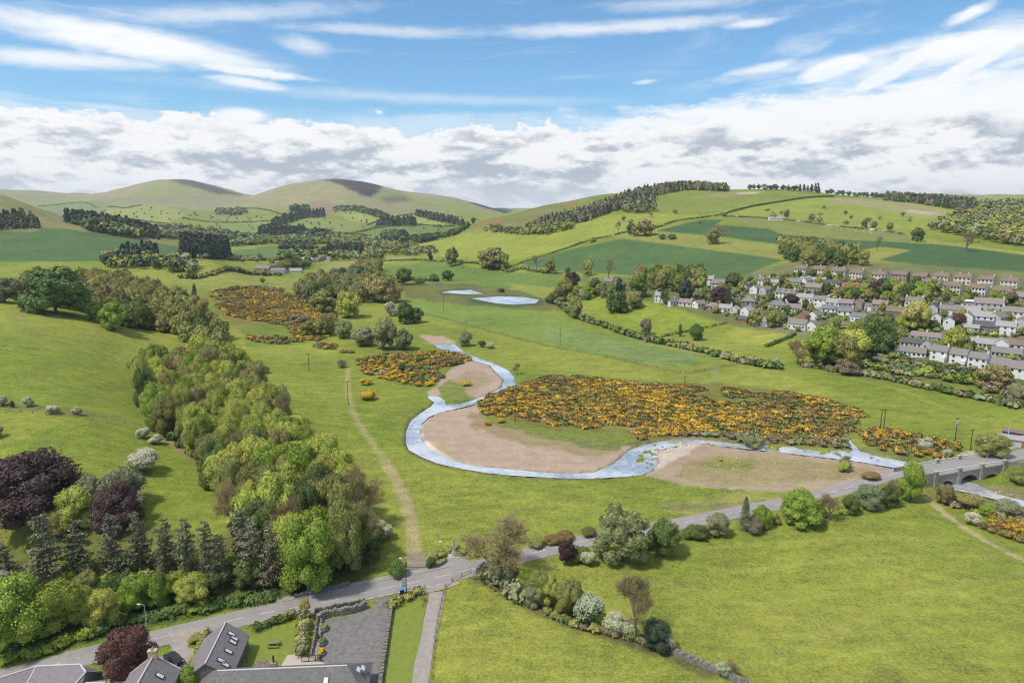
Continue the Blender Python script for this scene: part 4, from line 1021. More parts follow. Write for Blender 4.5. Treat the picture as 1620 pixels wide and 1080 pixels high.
def stonewall(line, w, h, label, name='stone_wall', group=None, seed=3):
    rng = random.Random(seed); L = line if isinstance(line[0], Vector) else ground_line(line, .8); mb = MB()
    for a, b in zip(L[:-1], L[1:]):
        t_ = (b-a); ln = t_.length; d = t_.xy.normalized(); nrm = Vector((-d.y, d.x, 0)); c = (a+b)/2; c.z = zat(c.x, c.y); hh = h*rng.uniform(.86, 1.1); k = rng.uniform(.9, 1.1)
        mb.obox(c+Vector((0, 0, hh/2-.15)), Vector((d.x, d.y, 0))*ln*.53, nrm*w/2*k, Vector((0, 0, hh/2+.15)))
        for _ in range(2):
            s_ = rng.uniform(-.4, .4)*ln; mb.obox(c+Vector((d.x*s_, d.y*s_, hh+.07)), Vector((d.x, d.y, 0))*rng.uniform(.12, .22), nrm*w*.42, Vector((0, 0, rng.uniform(.08, .16))))
    return tag(mb.build(name, M_STONE), label, 'wall', group)
def fence(line, gap, h, label, rails=3, mat=None, group=None, name='fence', pr=.07):
    L = line if isinstance(line[0], Vector) else ground_line(line, .5); mat = mat or M_WOOD
    pts_ = [L[0]]; acc = 0
    for a, b in zip(L[:-1], L[1:]):
        acc += (b-a).length
        if acc >= gap: pts_.append(b); acc = 0
    o0 = pts_[0].copy(); o0.z = zat(o0.x, o0.y); root = empty(name, o0, 0, label, 'fence', group)
    pm = MB().box(-pr, pr, -pr, pr, -.3, h).mesh('post', [mat])
    G = [Vector((p.x, p.y, zat(p.x, p.y))) for p in pts_]
    for p in G[:100]: link('post', pm, None, root, p-o0)
    rb = MB()
    for a, b in zip(G[:-1], G[1:]):
        for k in range(rails):
            z_ = Vector((0, 0, h*(k+.7)/rails*.97)); rb.tube([a-o0+z_, b-o0+z_], .02 if rails > 3 else .03, 4)
    rb.build('rails', mat, root); return root
# ------------------------------------------------------------------ buildings
def slate_fn(c1, c2):
    def fn(g, b):
        p = objnode(g); br = g.new('ShaderNodeTexBrick'); g.nt.links.new(p, br.inputs['Vector'])
        mp = g.new('ShaderNodeMapping'); g.nt.links.new(p, mp.inputs[0]); mp.inputs['Scale'].default_value = (1, .8, .8)
        g.nt.links.new(mp.outputs[0], br.inputs['Vector']); br.inputs['Scale'].default_value = 2.4; br.inputs['Mortar Size'].default_value = .018
        br.inputs['Color1'].default_value = (*c1, 1); br.inputs['Color2'].default_value = (*c2, 1); br.inputs['Mortar'].default_value = (c1[0]*.5, c1[1]*.5, c1[2]*.5, 1)
        nz = g.noise(p, 1.6, 6, .7); c = g.mix(1.0, br.outputs[0], g.mix(nz, (.55, .55, .56, 1), (1.45, 1.45, 1.42, 1)), 'MULTIPLY')
        c = g.mix(g.mul(g.step(g.noise(p, .7, 5, .7), .55, .72), .45), c, (.23, .22, .16, 1))
        g.nt.links.new(c, b.inputs['Base Color'])
    return fn
M_SLATE = pmat('slate_roof', (.14, .13, .135), .7, .35, slate_fn((.225,.200,.205), (.165,.150,.160)))
M_SLATE_D = pmat('weathered_slate_roof', (.09, .09, .095), .75, .3, slate_fn((.165,.155,.150), (.115,.112,.115)))
RF = {'brown': pmat('brown_tile_roof', (.195,.140,.115), .9, .2, noisy(1.5, .3)), 'grey': pmat('grey_tile_roof', (.200,.180,.172), .85, .3, noisy(1.5, .3)),
      'slate': pmat('blue_slate_roof', (.155,.155,.165), .7, .4, noisy(1.5, .3)), 'pink': pmat('faded_pink_tile_roof', (.235,.185,.175), .85, .3, noisy(1.5, .25)),
      'pale': pmat('pale_grey_roof', (.29,.28,.28), .8, .3, noisy(1.2, .2)), 'red': pmat('red_tile_roof', (.34,.13,.085), .9, .2, noisy(1.5, .3)), 'dark': pmat('dark_slate_roof', (.075,.075,.085), .7, .4, noisy(1.5, .3))}
WL = {'white': pmat('white_render', (.70,.685,.65), .85, .2, noisy(.6, .06)), 'cream': pmat('cream_render', (.60,.53,.42), .9, .2, noisy(.6, .08)), 'pinkish': pmat('pink_stone_wall', (.34,.245,.20), .95, .2, noisy(1.5, .25)),
      'grey': pmat('grey_harled_wall', (.46,.44,.42), .95, .2, noisy(1, .1)), 'stone': pmat('brown_stone_wall', (.25,.20,.155), .95, .2, noisy(1.5, .35)), 'timber': pmat('timber_cladding', (.30,.17,.09), .85, .2, noisy(1.5, .25))}
def glass_fn(g, b): pass
M_GLASS = pmat('window_glass', (.035,.042,.05), .12, .8); M_GREEN = pmat('green_cladding', (.05,.20,.16), .6, .3); M_FRAMEW = pmat('window_frame', (.62,.61,.58), .6, .3)
M_MORTAR = pmat('ridge_mortar', (.52,.49,.48), .9, .2, noisy(4, .12)); M_POT = pmat('clay_pot', (.42,.30,.18), .9, .2); M_SKYL = pmat('skylight_glass', (.55,.60,.64), .12, .9)
WINM = {}
def winmesh(w, h, big=False):
    k = (w, h, big)
    if k not in WINM:
        mb = MB(); mb.m = 0; mb.box(-w/2, w/2, -.04, .02, -h/2, h/2); mb.m = 1
        t_ = .09
        mb.box(-w/2-t_, w/2+t_, -.07, .02, h/2, h/2+t_); mb.box(-w/2-t_, w/2+t_, -.12, .02, -h/2-t_, -h/2)
        mb.box(-w/2-t_, -w/2, -.07, .02, -h/2, h/2); mb.box(w/2, w/2+t_, -.07, .02, -h/2, h/2)
        if big: mb.box(-.035, .035, -.065, .02, -h/2, h/2)
        WINM[k] = mb.mesh('window', [M_GLASS, M_FRAMEW])
    return WINM[k]
def roofmesh(L, W, hw, hr, ov=.35, th=.16, hip=0.0):
    mb = MB(); y = W/2+ov; zo = hw-ov*(hr/(W/2)); x = L/2+(ov*.5 if not hip else ov); rx = x-hip
    for s in (-1, 1):
        A = [(-x, s*y, zo), (x, s*y, zo), (rx, 0, hw+hr), (-rx, 0, hw+hr)]
        if s > 0: A = A[::-1]
        mb.poly([(a, b, c+th) for a, b, c in A]); mb.poly([(a, b, c-.02) for a, b, c in A[::-1]])
        mb.poly([(-x, s*y, zo-.02), (x, s*y, zo-.02), (x, s*y, zo+th), (-x, s*y, zo+th)][::(1 if s < 0 else -1)])
    for s in (-1, 1):
        if hip: mb.poly([(s*x, -s*y, zo+th), (s*x, s*y, zo+th), (s*rx, 0, hw+hr+th)])
        else: mb.poly([(s*x, -s*y, zo-.02), (s*x, -s*y, zo+th), (s*x, 0, hw+hr+th), (s*x, s*y, zo+th), (s*x, s*y, zo-.02), (s*x, 0, hw+hr-.02)])
    return mb
def wallmesh(L, W, hw, hr, base=-2.0, hip=0.0):
    mb = MB(); mb.box(-L/2, L/2, -W/2, W/2, base, hw)
    if not hip:
        for s in (-1, 1):
            x = s*L/2; x2 = s*(L/2-.25)
            P = [(-W/2, hw), (W/2, hw), (0, hw+hr)]
            a = [(x, y*s, z) for y, z in P]; mb.poly(a); mb.poly([(x2, y*s, z) for y, z in P][::-1])
    return mb
def chimney(parent, x, y, z0, z1, mat, pots=2, w=.9, d=.6):
    c = MB().box(x-w/2, x+w/2, y-d/2, y+d/2, z0, z1).box(x-w/2-.08, x+w/2+.08, y-d/2-.08, y+d/2+.08, z1, z1+.14).build('chimney', mat, parent)
    mb = MB()
    for k in range(pots): mb.cyl(x+(k-(pots-1)/2)*.42, y, .13, z1+.14, z1+.55, 8, .8)
    mb.build('chimney_pot', M_POT, c); return c
def house(px, py, L, W, st, rot, wall, roof, label, chim=1, cat='house', group='houses of the village', name='house', hip=0.0, z=None, wins=None, pitch=.75, p=None, door=True, dormers=0, hw=None, gable_win=True, porch=False, extra=None):
    p = p or hit(px, py); hw = hw or {1: 2.6, 2: 5.0, 1.5: 3.4}[st]; hr = W/2*pitch
    if z is not None: p.z = z
    if p.y > 330: L *= .90; W *= .92; hr = W/2*pitch
    root = empty(name, p, R(rot), label, cat, group)
    wallmesh(L, W, hw, hr, hip=hip).build('wall', WL[wall], root)
    rf = roofmesh(L, W, hw, hr, hip=hip).build('roof', RF[roof] if isinstance(roof, str) else roof, root)
    if chim:
        xs = {1: [L/2-.6], 2: [-L/2+.6, L/2-.6], 3: [0], 4: [-L/4, L/4]}[chim]
        for x in xs: chimney(root, x, 0, hw+hr*.7, hw+hr+1.0, WL[wall] if wall in ('white', 'cream', 'pinkish') else WL['cream'], 2)
    n_ = wins or max(2, int(L/2.7)); wm = winmesh(1.15, 1.15)
    levels = [1.45] if st < 2 else [1.35, 3.9]
    dx = L/n_; di = n_//2
    for li, zl in enumerate(levels):
        for k in range(n_):
            x = -L/2+dx*(k+.5)
            if li == 0 and k == di and door:
                MB().box(x-.5, x+.5, -.06, .03, 0, 2.05).build('door', [RF['red'], M_GREEN, M_BLACK, M_FRAMEW][(int(L*7)+int(abs(rot))) % 4], root, (0, -W/2, 0)); continue
            o = link('window', wm, None, root, (x, -W/2, zl))
    if gable_win:
        for s in (1, -1):
            for zl in levels[-1:]: link('window', winmesh(.8, 1.1), None, root, (s*L/2, -W*.18*s, zl), s*PI/2)
    for k in range(dormers):
        x = -L/2+L/dormers*(k+.5); zr = hw+hr*.30; y = -W/2+W*.15
        d = MB().box(x-.7, x+.7, y-.15, y+1.5, zr-.3, zr+1.0).build('dormer', WL[wall], root); d.data.materials.clear(); d.data.materials.append(WL[wall])
        m2 = MB(); m2.poly([(x-.9, y-.35, zr+1.0), (x+.9, y-.35, zr+1.0), (x+.9, y+1.9, zr+1.25), (x-.9, y+1.9, zr+1.25)]); m2.poly([(x-.9, y-.35, zr+1.12), (x-.9, y+1.9, zr+1.37), (x+.9, y+1.9, zr+1.37), (x+.9, y-.35, zr+1.12)][::-1]); m2.build('dormer_roof', RF[roof] if isinstance(roof, str) else roof, d)
        link('dormer_window', winmesh(.8, .8), None, d, (x, y-.15, zr+.42))
    if porch:
        MB().box(L*.18, L*.18+2.2, -W/2-1.6, -W/2, -1, 2.3).build('porch', WL[wall], root)
    return root
ROWG = 'village houses'
# upper rows of the village, below the green field
for i, (px, py, wl, rf, lb) in enumerate([
  (1268,434,'cream','brown','cream semi-detached house at the left end of the top row beside the crop field'),
  (1297,435,'cream','brown','cream semi-detached house second from the left in the top row below the trees'),
  (1328,438,'cream','brown','cream semi-detached house third from the left in the top row, brown roof, white chimney'),
  (1356,441,'cream','brown','cream semi-detached house fourth from the left in the top row, bright gable'),
  (1391,444,'cream','brown','cream house behind the red-roofed building, fifth in the top row'),
  (1424,444,'pinkish','brown','low brown-roofed house between cream houses in the middle of the top row'),
  (1456,447,'pinkish','brown','long pinkish house with brown roof in the middle of the top row'),
  (1489,447,'cream','brown','cream house with two chimneys, fourth from the right end of the top row'),
  (1524,449,'cream','brown','cream house with brown roof, third from the right end of the top row'),
  (1560,452,'cream','brown','cream house with brown roof, second from the right end of the top row'),
  (1597,455,'cream','brown','cream house with brown roof at the right end of the top row')]):
    house(px, py, 11.0+(i % 3)*.7, 7.4, 2, -52, wl, rf, lb, chim=(1, 3, 4)[i % 3], wins=4)
for i, (px, py, wl, lb) in enumerate([
  (1476,457,'cream','cream house half hidden by trees, first of the second row on the right'),
  (1508,463,'cream','cream rendered house second in the lower of the two terraced rows, brown roof'),
  (1547,466,'white','bright white house with brown roof in the second row, between two cream ones'),
  (1585,470,'cream','cream house with brown roof in the second row, right of the bright white one')]):
    house(px, py, 11.8, 7.8, 2, -52, wl, 'brown', lb, chim=3, wins=5)
house(1612,480,15,8,2,-50,'pinkish','pink','pink stone house with pink-grey roof at the right edge of the village',chim=1,wins=5)
# long low building with solar panels
lb_ = house(1538,486,36,8,1.5,-42,'grey','brown','long low grey-brown building with two solar panels on its roof',chim=0,cat='building',name='terrace_building',wins=14,pitch=.45)
for x in (-1.5, 7.0):
    MB().obox((x, -2.4, 4.55), (2.4, 0, 0), (0, 1.1, .495), (0, 0, .03)).build('solar_panel', M_SKYL, lb_)
# middle of the village
H = house
H(1345,464,12,7.5,2,-40,'pinkish','red','brick-red roofed pink building with white dormers, below the top row',chim=0,dormers=3)
H(1375,465,8,6.5,2,-50,'white','grey','small white house tucked right of the red-roofed building')
H(1287,447,20,5,1,-30,'grey','pale','long low pale-roofed shed below the first cream house',chim=0,cat='shed',name='shed',gable_win=False)
H(1315,452,14,6,1,-30,'white','dark','white bungalow with dark roof just below the top row',chim=0)
H(1288,464,13,8,2,-45,'pinkish','pink','large pink stone house left of the dark green trees',chim=1)
H(1255,452,12,7,1.5,-30,'grey','grey','grey house with long grey roof above the white dormered terrace',chim=1)
H(1276,450,9,6,1.5,30,'white','grey','small white house with pale roof beside the long shed')
H(1243,473,15,7.5,2,-40,'white','grey','white two-storey house with three grey dormers, left end of the white terrace',chim=2,dormers=3)
H(1272,477,16,7,1.5,-40,'white','pale','low white cottage joined to the dormered white house, pale roof',chim=3)
H(1300,484,11,7,2,-42,'white','grey','bright white terrace house behind the dark cypress, grey roof',chim=1)
H(1318,489,10,7.2,2,-42,'white','pale','tall bright white house in the middle of the white terrace with four windows',chim=1)
H(1338,490,11,7,2,-40,'pinkish','pink','pink stone house at the right end of the white terrace',chim=1)
H(1357,489,8,7,2,50,'pinkish','grey','brown gabled house joined to the end of the white terrace',chim=1)
H(1392,492,10.5,7,2,-40,'pinkish','pink','pink-roofed stone house with two chimneys standing alone among shrubs',chim=2)
H(1374,491,5,4,1.5,-40,'white','slate','tiny white gabled outbuilding beside the pink-roofed stone house',chim=0,cat='outbuilding',name='outbuilding')
H(1422,500,16,8,1.5,-40,'stone','brown','broad brown-roofed house left of the golden tree',chim=3)
H(1446,483,12,7,1.5,-35,'white','slate','white cottage behind the golden tree with white chimneys',chim=2)
# the old village core on the right
H(1475,497,13,6.5,2,55,'grey','dark','dark slate house whose end joins the tall white gable',chim=1)
H(1480,512,7,5.5,2,60,'white','slate','bright white pointed gable house right of the golden tree',chim=1)
H(1500,519,8,6.5,2,58,'white','slate','tall white gabled house with white chimney beside the copper tree',chim=1)
H(1503,497,14,7,1.5,-30,'white','grey','grey-roofed white cottage behind the two white gables',chim=2)
H(1528,498,16,7,1.5,-30,'grey','pale','pale grey roof of a long house behind the copper tree',chim=0)
H(1563,491,18,9,2,-35,'grey','pink','large pink-grey hall roof below the solar-panelled building',chim=1,cat='hall')
H(1530,511,13,7,2,50,'white','pink','white house right of the copper tree with pinkish roof',chim=2)
H(1553,512,14,8,2,-40,'white','pale','white house with a broad pale roof in the village core',chim=1)
H(1578,513,14,8,2,35,'grey','grey','grey stone house with grey roof left of the teal porch',chim=1)
H(1560,524,13,8,1.5,-40,'stone','dark','dark purple-slated stone cottage in the village core',chim=0)
H(1590,528,11,7,2,-40,'white','pale','white house behind the teal porch with pale roof',chim=1)
H(1606,505,16,8,2,-40,'white','pink','long pink-roofed white house near the right edge',chim=2)
H(1614,522,13,8,2,50,'grey','pink','pink-roofed grey house at the right edge above the round green bush',chim=1)
H(1535,524,10,5,1,-40,'grey','pale','low pale-roofed shed left of the purple-slated cottage',chim=0,cat='shed',name='shed',gable_win=False)
# cottages terraced above the lowest row
H(1465,538,17,6.5,1,-38,'white','pink','long white cottage with pinkish roof behind the gold shrub',chim=3,wins=7)
H(1545,548,19,7,1,-38,'white','pale','very long low white cottage terrace with pale roof above the hedge',chim=3,wins=9)
H(1583,552,8,8,1.5,52,'white','pale','cream-gabled wing with white roof bands at the end of the long terrace',chim=0)
H(1445,548,14,6.5,1,-38,'white','dark','dark-roofed white bungalow between the golden tree and the pale blue shed',chim=0,wins=6)
H(1467,551,6,5,1.5,50,'grey','slate','pale blue gabled outbuilding beside the dark-roofed bungalow',chim=0,cat='outbuilding',name='outbuilding')
H(1440,562,17,7,1,-38,'white','grey','long grey-roofed white bungalow in the lowest row, left end',chim=0,wins=7)
H(1487,568,8.8,7.5,2,-50,'white','grey','white house with mossy roof and dark porch second in the lowest row',chim=1,porch=True)
H(1517,574,8.6,7.5,2,-46,'white','grey','white house third in the lowest row, with lean-to extension',chim=0,porch=True)
H(1548,580,9.2,7.5,2,-50,'white','grey','white house with white garage doors in the lowest row',chim=1)
H(1582,590,8.8,8,2,-44,'white','grey','white house with glazed green-framed bay second from the right in the lowest row',chim=0)
H(1615,597,9,8,2,-48,'white','grey','white house at the right end of the lowest row',chim=0)
H(1592,564,15,7,1,-38,'grey','grey','long grey-roofed grey bungalow behind the lowest row',chim=0,wins=7)
H(1616,552,12,7,1,-38,'white','brown','brown-roofed bungalow behind the long grey bungalow at the right edge',chim=0)
# bungalows along the edge of the small paddock
BUN = [(1046,477,12,8,2,-25,'white','pale','big pale-roofed white house at the far left end of the village',2),
 (1062,482,12,8,1,35,'white','slate','slate-roofed white bungalow beside the big pale-roofed house',1),
 (1085,483,13,8,1,-30,'cream','pink','pinkish-roofed bungalow behind the paddock, third from the left',1),
 (1106,485,12,8,1,30,'white','grey','grey gabled white bungalow fourth from the left along the paddock',0),
 (1128,489,13,8,1,-30,'pinkish','grey','brown-walled bungalow with grey hipped roof along the paddock',2),
 (1148,492,12,8,1,-30,'white','pale','bungalow with shining pale roof in the paddock row',1),
 (1163,494,9,7,1,50,'cream','pale','cream-gabled bungalow near the right end of the paddock row',0),
 (1182,497,12,8,1.5,45,'white','pale','white gabled bungalow with two roofs at the end of the paddock row',1),
 (1200,502,12,8,1.5,50,'white','brown','brown-roofed white bungalow behind the blue-white house',0),
 (1203,514,14,8,1.5,-35,'white','pale','blue-white house with three large windows facing the yellow lawn',0),
 (1262,519,15,9,1.5,-40,'white','grey','grey-roofed white house with arched door facing the hedge',0),
 (1285,521,10,8,1.5,50,'white','grey','grey-roofed annexe beside the house with the arched door',1),
 (1230,487,16,10,1,-30,'white','slate','blue slate hipped bungalow in the middle gardens',1),
 (1256,492,14,9,1,-30,'white','grey','white bungalow with two white chimneys among the gardens',2),
 (1272,505,10,7,1.5,40,'timber','brown','brown timber gabled house among the gardens',0),
 (1290,503,13,8,1,40,'white','grey','grey-roofed white bungalow with conservatory right of the timber house',0),
 (1185,481,13,9,1,-30,'stone','grey','stone bungalow with grey hipped roof among garden shrubs',1),
 (1231,470,10,5,1,-30,'white','grey','small low white building with grey roof among gardens',0),
 (1311,493,12,8,1,-30,'white','slate','slate-roofed white bungalow below the white terrace, left one',1),
 (1337,497,13,8,1,-30,'white','slate','slate-roofed white bungalow below the white terrace, middle one',1),
 (1360,508,13,7,1.5,-60,'white','slate','pale slate-roofed house running towards the orange roof',0),
 (1366,515,7,6,1,-40,'cream','red','small orange-roofed cottage at the edge of the dark trees',0),
 (1137,457,14,9,2,-35,'grey','grey','large grey stone villa with gables right of the tall trees',2),
 (1120,450,13,8,2,-35,'white','pale','pale-roofed house half hidden right of the tall trees',1),
 (1180,459,11,7,1.5,45,'white','dark','dark-roofed white gabled house in the upper left of the village',1),
 (1195,462,12,7,1.5,50,'white','grey','white gabled house with grey roof beside the dark-roofed one',1),
 (1209,452,11,7,2,-35,'white','slate','tall white house with slate dormers below the crop field corner',2),
 (1223,453,11,7,1.5,-35,'cream','pale','cream house right of the one with slate dormers',0),
 (1210,464,10,7,1.5,40,'grey','grey','grey gabled house in front of the slate-dormered one',0),
 (963,453,11,8,2,-30,'cream','grey','cream villa with grey roof standing among the trees left of the village',2),
 (1022,446,9,7,2,-30,'white','grey','white house glimpsed between the tall trees',2)]
for a in BUN:
    px, py, L, W_, st, rot, wl, rf, lb, ch = a
    house(px, py, L*.84, W_*.86, st, rot, wl, rf, lb, chim=ch, hip=(W_*.4 if 'hipped' in lb else 0))
H(1176,510,7,5,1,-40,'timber','dark','dark open shed with timber front beside the yellow lawn',chim=0,cat='shed',name='shed',gable_win=False)
# farms and houses up the valley
for px, py, L, W_, st, rot, wl, rf, lb in [
 (418,428,26,11,1.5,-20,'stone','grey','grey stone farm range at the left of the valley farmstead'),(436,424,20,10,1.5,60,'stone','slate','slate-roofed farm house with gable in the valley farmstead'),
 (441,432,22,10,1.5,-10,'grey','grey','long grey barn at the front of the valley farmstead'),(469,431,18,9,1,-5,'grey','pale','pale roofed open shed right of the farmstead'),
 (482,415,34,14,1,-15,'grey','pale','wide pale farm shed behind the farmstead trees'),(512,413,28,13,1,-10,'white','grey','white-fronted farm shed right of the wide pale one'),
 (497,414,18,10,1,0,'pinkish','brown','brown roofed shed between the two pale farm sheds'),
 (603,385,30,12,2,-20,'grey','pale','pale village house in the far gap among trees, left one'),(590,378,24,10,2,30,'cream','grey','cream house in the far gap among trees'),
 (320,377,48,18,1,-10,'white','pale','pale industrial roof among the far woodland at left'),
 (120,342,70,25,1,-15,'white','pale','far pale farm buildings at the foot of the left hill, larger one'),(106,344,40,20,1,10,'white','slate','far pale farm buildings at the foot of the left hill, smaller one'),
 (1227,348,24,7,1,0,'white','pale','long white trailer-like shed by the hillside hedge'),
 (1390,312,26,12,2,0,'white','grey','white farmhouse on the skyline among trees')]:
    house(px, py, L, W_, st, rot, wl, rf, lb, chim=0, group='farm buildings up the valley', cat='farm building', name='farm_building', wins=4, gable_win=False, door=False)
# ------------------------------------------------------------------ foreground buildings
def at(px, py, z):
    u, e = ray(px, py); Y = (z-CAMZ)/e; return Vector((u*Y, Y, z))
def ridgecap(P, parent, w=.22, name='ridge'):
    mb = MB()
    for a, b in zip(P[:-1], P[1:]): mb.tube([a, b], w, 6)
    return mb.build(name, M_MORTAR, parent)
def bigshed(p, L, W_, hw, hr, rot, wall, roofm, label, skl=(), cat='building', name='building', hipe=0.0):
    root = empty(name, p, R(rot), label, cat); wallmesh(L, W_, hw, hr, hip=hipe).build('wall', wall, root)
    rf = roofmesh(L, W_, hw, hr, hip=hipe, ov=.3).build('roof', roofm, root); x = L/2+.15-hipe if not hipe else L/2+.3-hipe
    ridgecap([Vector((-x, 0, hw+hr+.16)), Vector((x, 0, hw+hr+.16))], rf, .13)
    s_ = hr/(W_/2)
    for (sx, t_, side) in skl:
        y = side*W_/2*(1-t_); z = hw+hr*t_; n_ = Vector((0, side*s_, 1)).normalized(); d = Vector((0, -side, s_)).normalized()
        sk = MB().obox(Vector((sx, y, z))+n_*.22, Vector((.38, 0, 0)), d*.62, n_*.05).build('skylight', M_SKYL, rf)
        fr = MB()
        for q in (-1, 1): fr.obox(Vector((sx+q*.42, y, z))+n_*.22, Vector((.05, 0, 0)), d*.72, n_*.08); fr.obox(Vector((sx, y, z))+n_*.22+d*q*.68, Vector((.46, 0, 0)), d*.05, n_*.08)
        fr.build('frame', M_BLACK, sk)
    return root
M_DRYST = pmat('rubble_stone', (.20,.175,.145), .95, .2, noisy(2.5, .3, (.09,.08,.065), bump=.8))
b1a = at(357, 985, 5.9); b1b = at(325, 1049, 5.9); d = (b1b-b1a); c = (b1a+b1b)/2; rot = math.degrees(math.atan2(d.y, d.x))
barn = bigshed(Vector((c.x, c.y, .2)), d.length, 7.6, 2.9, 2.8, rot, M_DRYST, M_SLATE, 'stone barn with slate roof and seven skylights beside the lawn', [(-3.6, .62, 1), (-3.0, .45, 1), (-1.9, .45, 1), (.8, .45, 1), (3.7, .55, 1), (4.1, .35, 1)], 'barn', 'barn')
b2a = at(333, 1061, 5.4); b2b = at(552, 1052, 5.4); d = b2b-b2a; c = (b2a+b2b)/2; rot = math.degrees(math.atan2(d.y, d.x))
b2 = bigshed(Vector((c.x+.4, c.y, .1)), d.length+5.2, 8.2, 2.7, 2.5, rot, WL['grey'], M_SLATE_D, 'long dark slate-roofed building at the bottom edge with hipped right end and stove pipe', [(7.5, .5, -1)], 'building', 'building', hipe=3.6)
pp = Vector((-1.6, .6, 0)); st_ = MB().box(pp.x-.5, pp.x+.5, pp.y-.4, pp.y+.4, 4.0, 6.1).build('chimney', WL['stone'], b2); MB().cyl(pp.x, pp.y, .16, 6.1, 7.3, 10).build('flue', M_BLACK, st_)
MB().box(-5.2, -1.9, .2, 2.6, 3.4, 5.1).build('dormer', M_DRYST, b2)
skm = MB().obox((13.2, .6, 4.35), (.28, 0, -.2), (0, .55, 0), (.03, 0, .05)).obox((12.6, -.3, 4.75), (.28, 0, -.2), (0, .55, 0), (.03, 0, .05)).build('skylight', M_SKYL, b2)
b3a = at(243, 1037, 7.6); b3b = at(216, 1085, 7.6); d = (b3b-b3a).normalized(); c = b3a+d*5.2; rot = math.degrees(math.atan2(d.y, d.x))
b3 = bigshed(Vector((c.x, c.y, .1)), 10.4, 7.6, 4.6, 2.9, rot, WL['cream'], M_SLATE, 'tall cream house with slate roof and sandstone chimney by the copper tree', [(-1.6, .5, 1)], 'house', 'house')
chimney(b3, -4.9, 0, 6.5, 8.7, pmat('sandstone', (.46,.35,.22), .95, .2, noisy(3, .2)), 2, .7, 1.3)
sk_ = MB().obox((-5.25, 1.95, 6.15), (.12, 0, 0), (0, 2.15, -1.62), (0, 0, .10)).obox((-5.25, -1.95, 6.15), (.12, 0, 0), (0, 2.15, 1.62), (0, 0, .10)).build('skew', M_MORTAR, b3)
b5 = bigshed(at(182, 1066, 3.4)*1.0-Vector((0, 2.2, 3.4)), 6.8, 4.6, 2.2, 1.2, 2, WL['grey'], M_SLATE, 'low slate-roofed link between the cream house and the white-ridged one', (), 'building', 'outbuilding')
MB().cyl(.5, -.2, .09, 3.2, 4.2, 8).build('vent_pipe', M_WHITE, b5)
# the white-ridged building at the lower left corner
P = {k: at(*v_) for k, v_ in dict(a=(-40,1084,5.2), b=(57,1053,5.2), c=(127,1050,5.2), d=(136,1062,4.9), e=(163,1062,2.6)).items()}
o0 = P['b'].copy(); o0.z = 0; b4 = empty('building', o0, 0, 'building with white-mortared ridges on purple slates at the bottom left corner', 'building')
loc = {k: v_-o0 for k, v_ in P.items()}
f1 = loc['a']+Vector((1, -6.5, -2.8)); f2 = loc['b']+Vector((.6, -6.5, -2.8)); f3 = loc['d']+Vector((-2.2, -5.6, -2.6)); f4 = loc['e']+Vector((-.4, -6.5, -.4)); n1v = loc['c']+Vector((3.2, 1.2, -2.4)); n0v = loc['b']+Vector((-.5, 2.8, -2.4)); n2v = loc['a']+Vector((-1.2, 2.8, -2.4))
mb = MB(); mb.poly([loc['a'], f1, f2, loc['b']]); mb.poly([loc['b'], f2, f3, loc['d'], loc['c']]); mb.poly([loc['d'], f3, f4, loc['e']]); mb.poly([loc['c'], loc['d'], loc['e'], n1v]); mb.poly([loc['a'], loc['b'], n0v, n2v]); mb.poly([loc['b'], loc['c'], n1v, n0v])
rf = mb.build('roof', M_SLATE, b4)
ridgecap([loc['a'], loc['b'], loc['c'], loc['d'], f3], rf, .14); ridgecap([loc['b'], f2], rf, .12)
w4 = MB()
ring = [f1, f2, f3, f4, loc['e'], n1v, n0v, n2v]
for a, b in zip(ring, ring[1:]+ring[:1]):
    w4.poly([(a.x*.97, a.y*.97, -.3), (b.x*.97, b.y*.97, -.3), (b.x*.97, b.y*.97, b.z-.05), (a.x*.97, a.y*.97, a.z-.05)])
w4.build('wall', WL['grey'], b4)
# stone house half hidden by the conifers
p = at(-6, 905, 9); p.z = zat(p.x, p.y); 
hz = house(0, 0, 11, 7.6, 2, -62, 'pinkish', M_SLATE, 'stone house with a pinkish chimney showing between the conifers at the left edge', p=p, chim=1, group=None, wins=3)
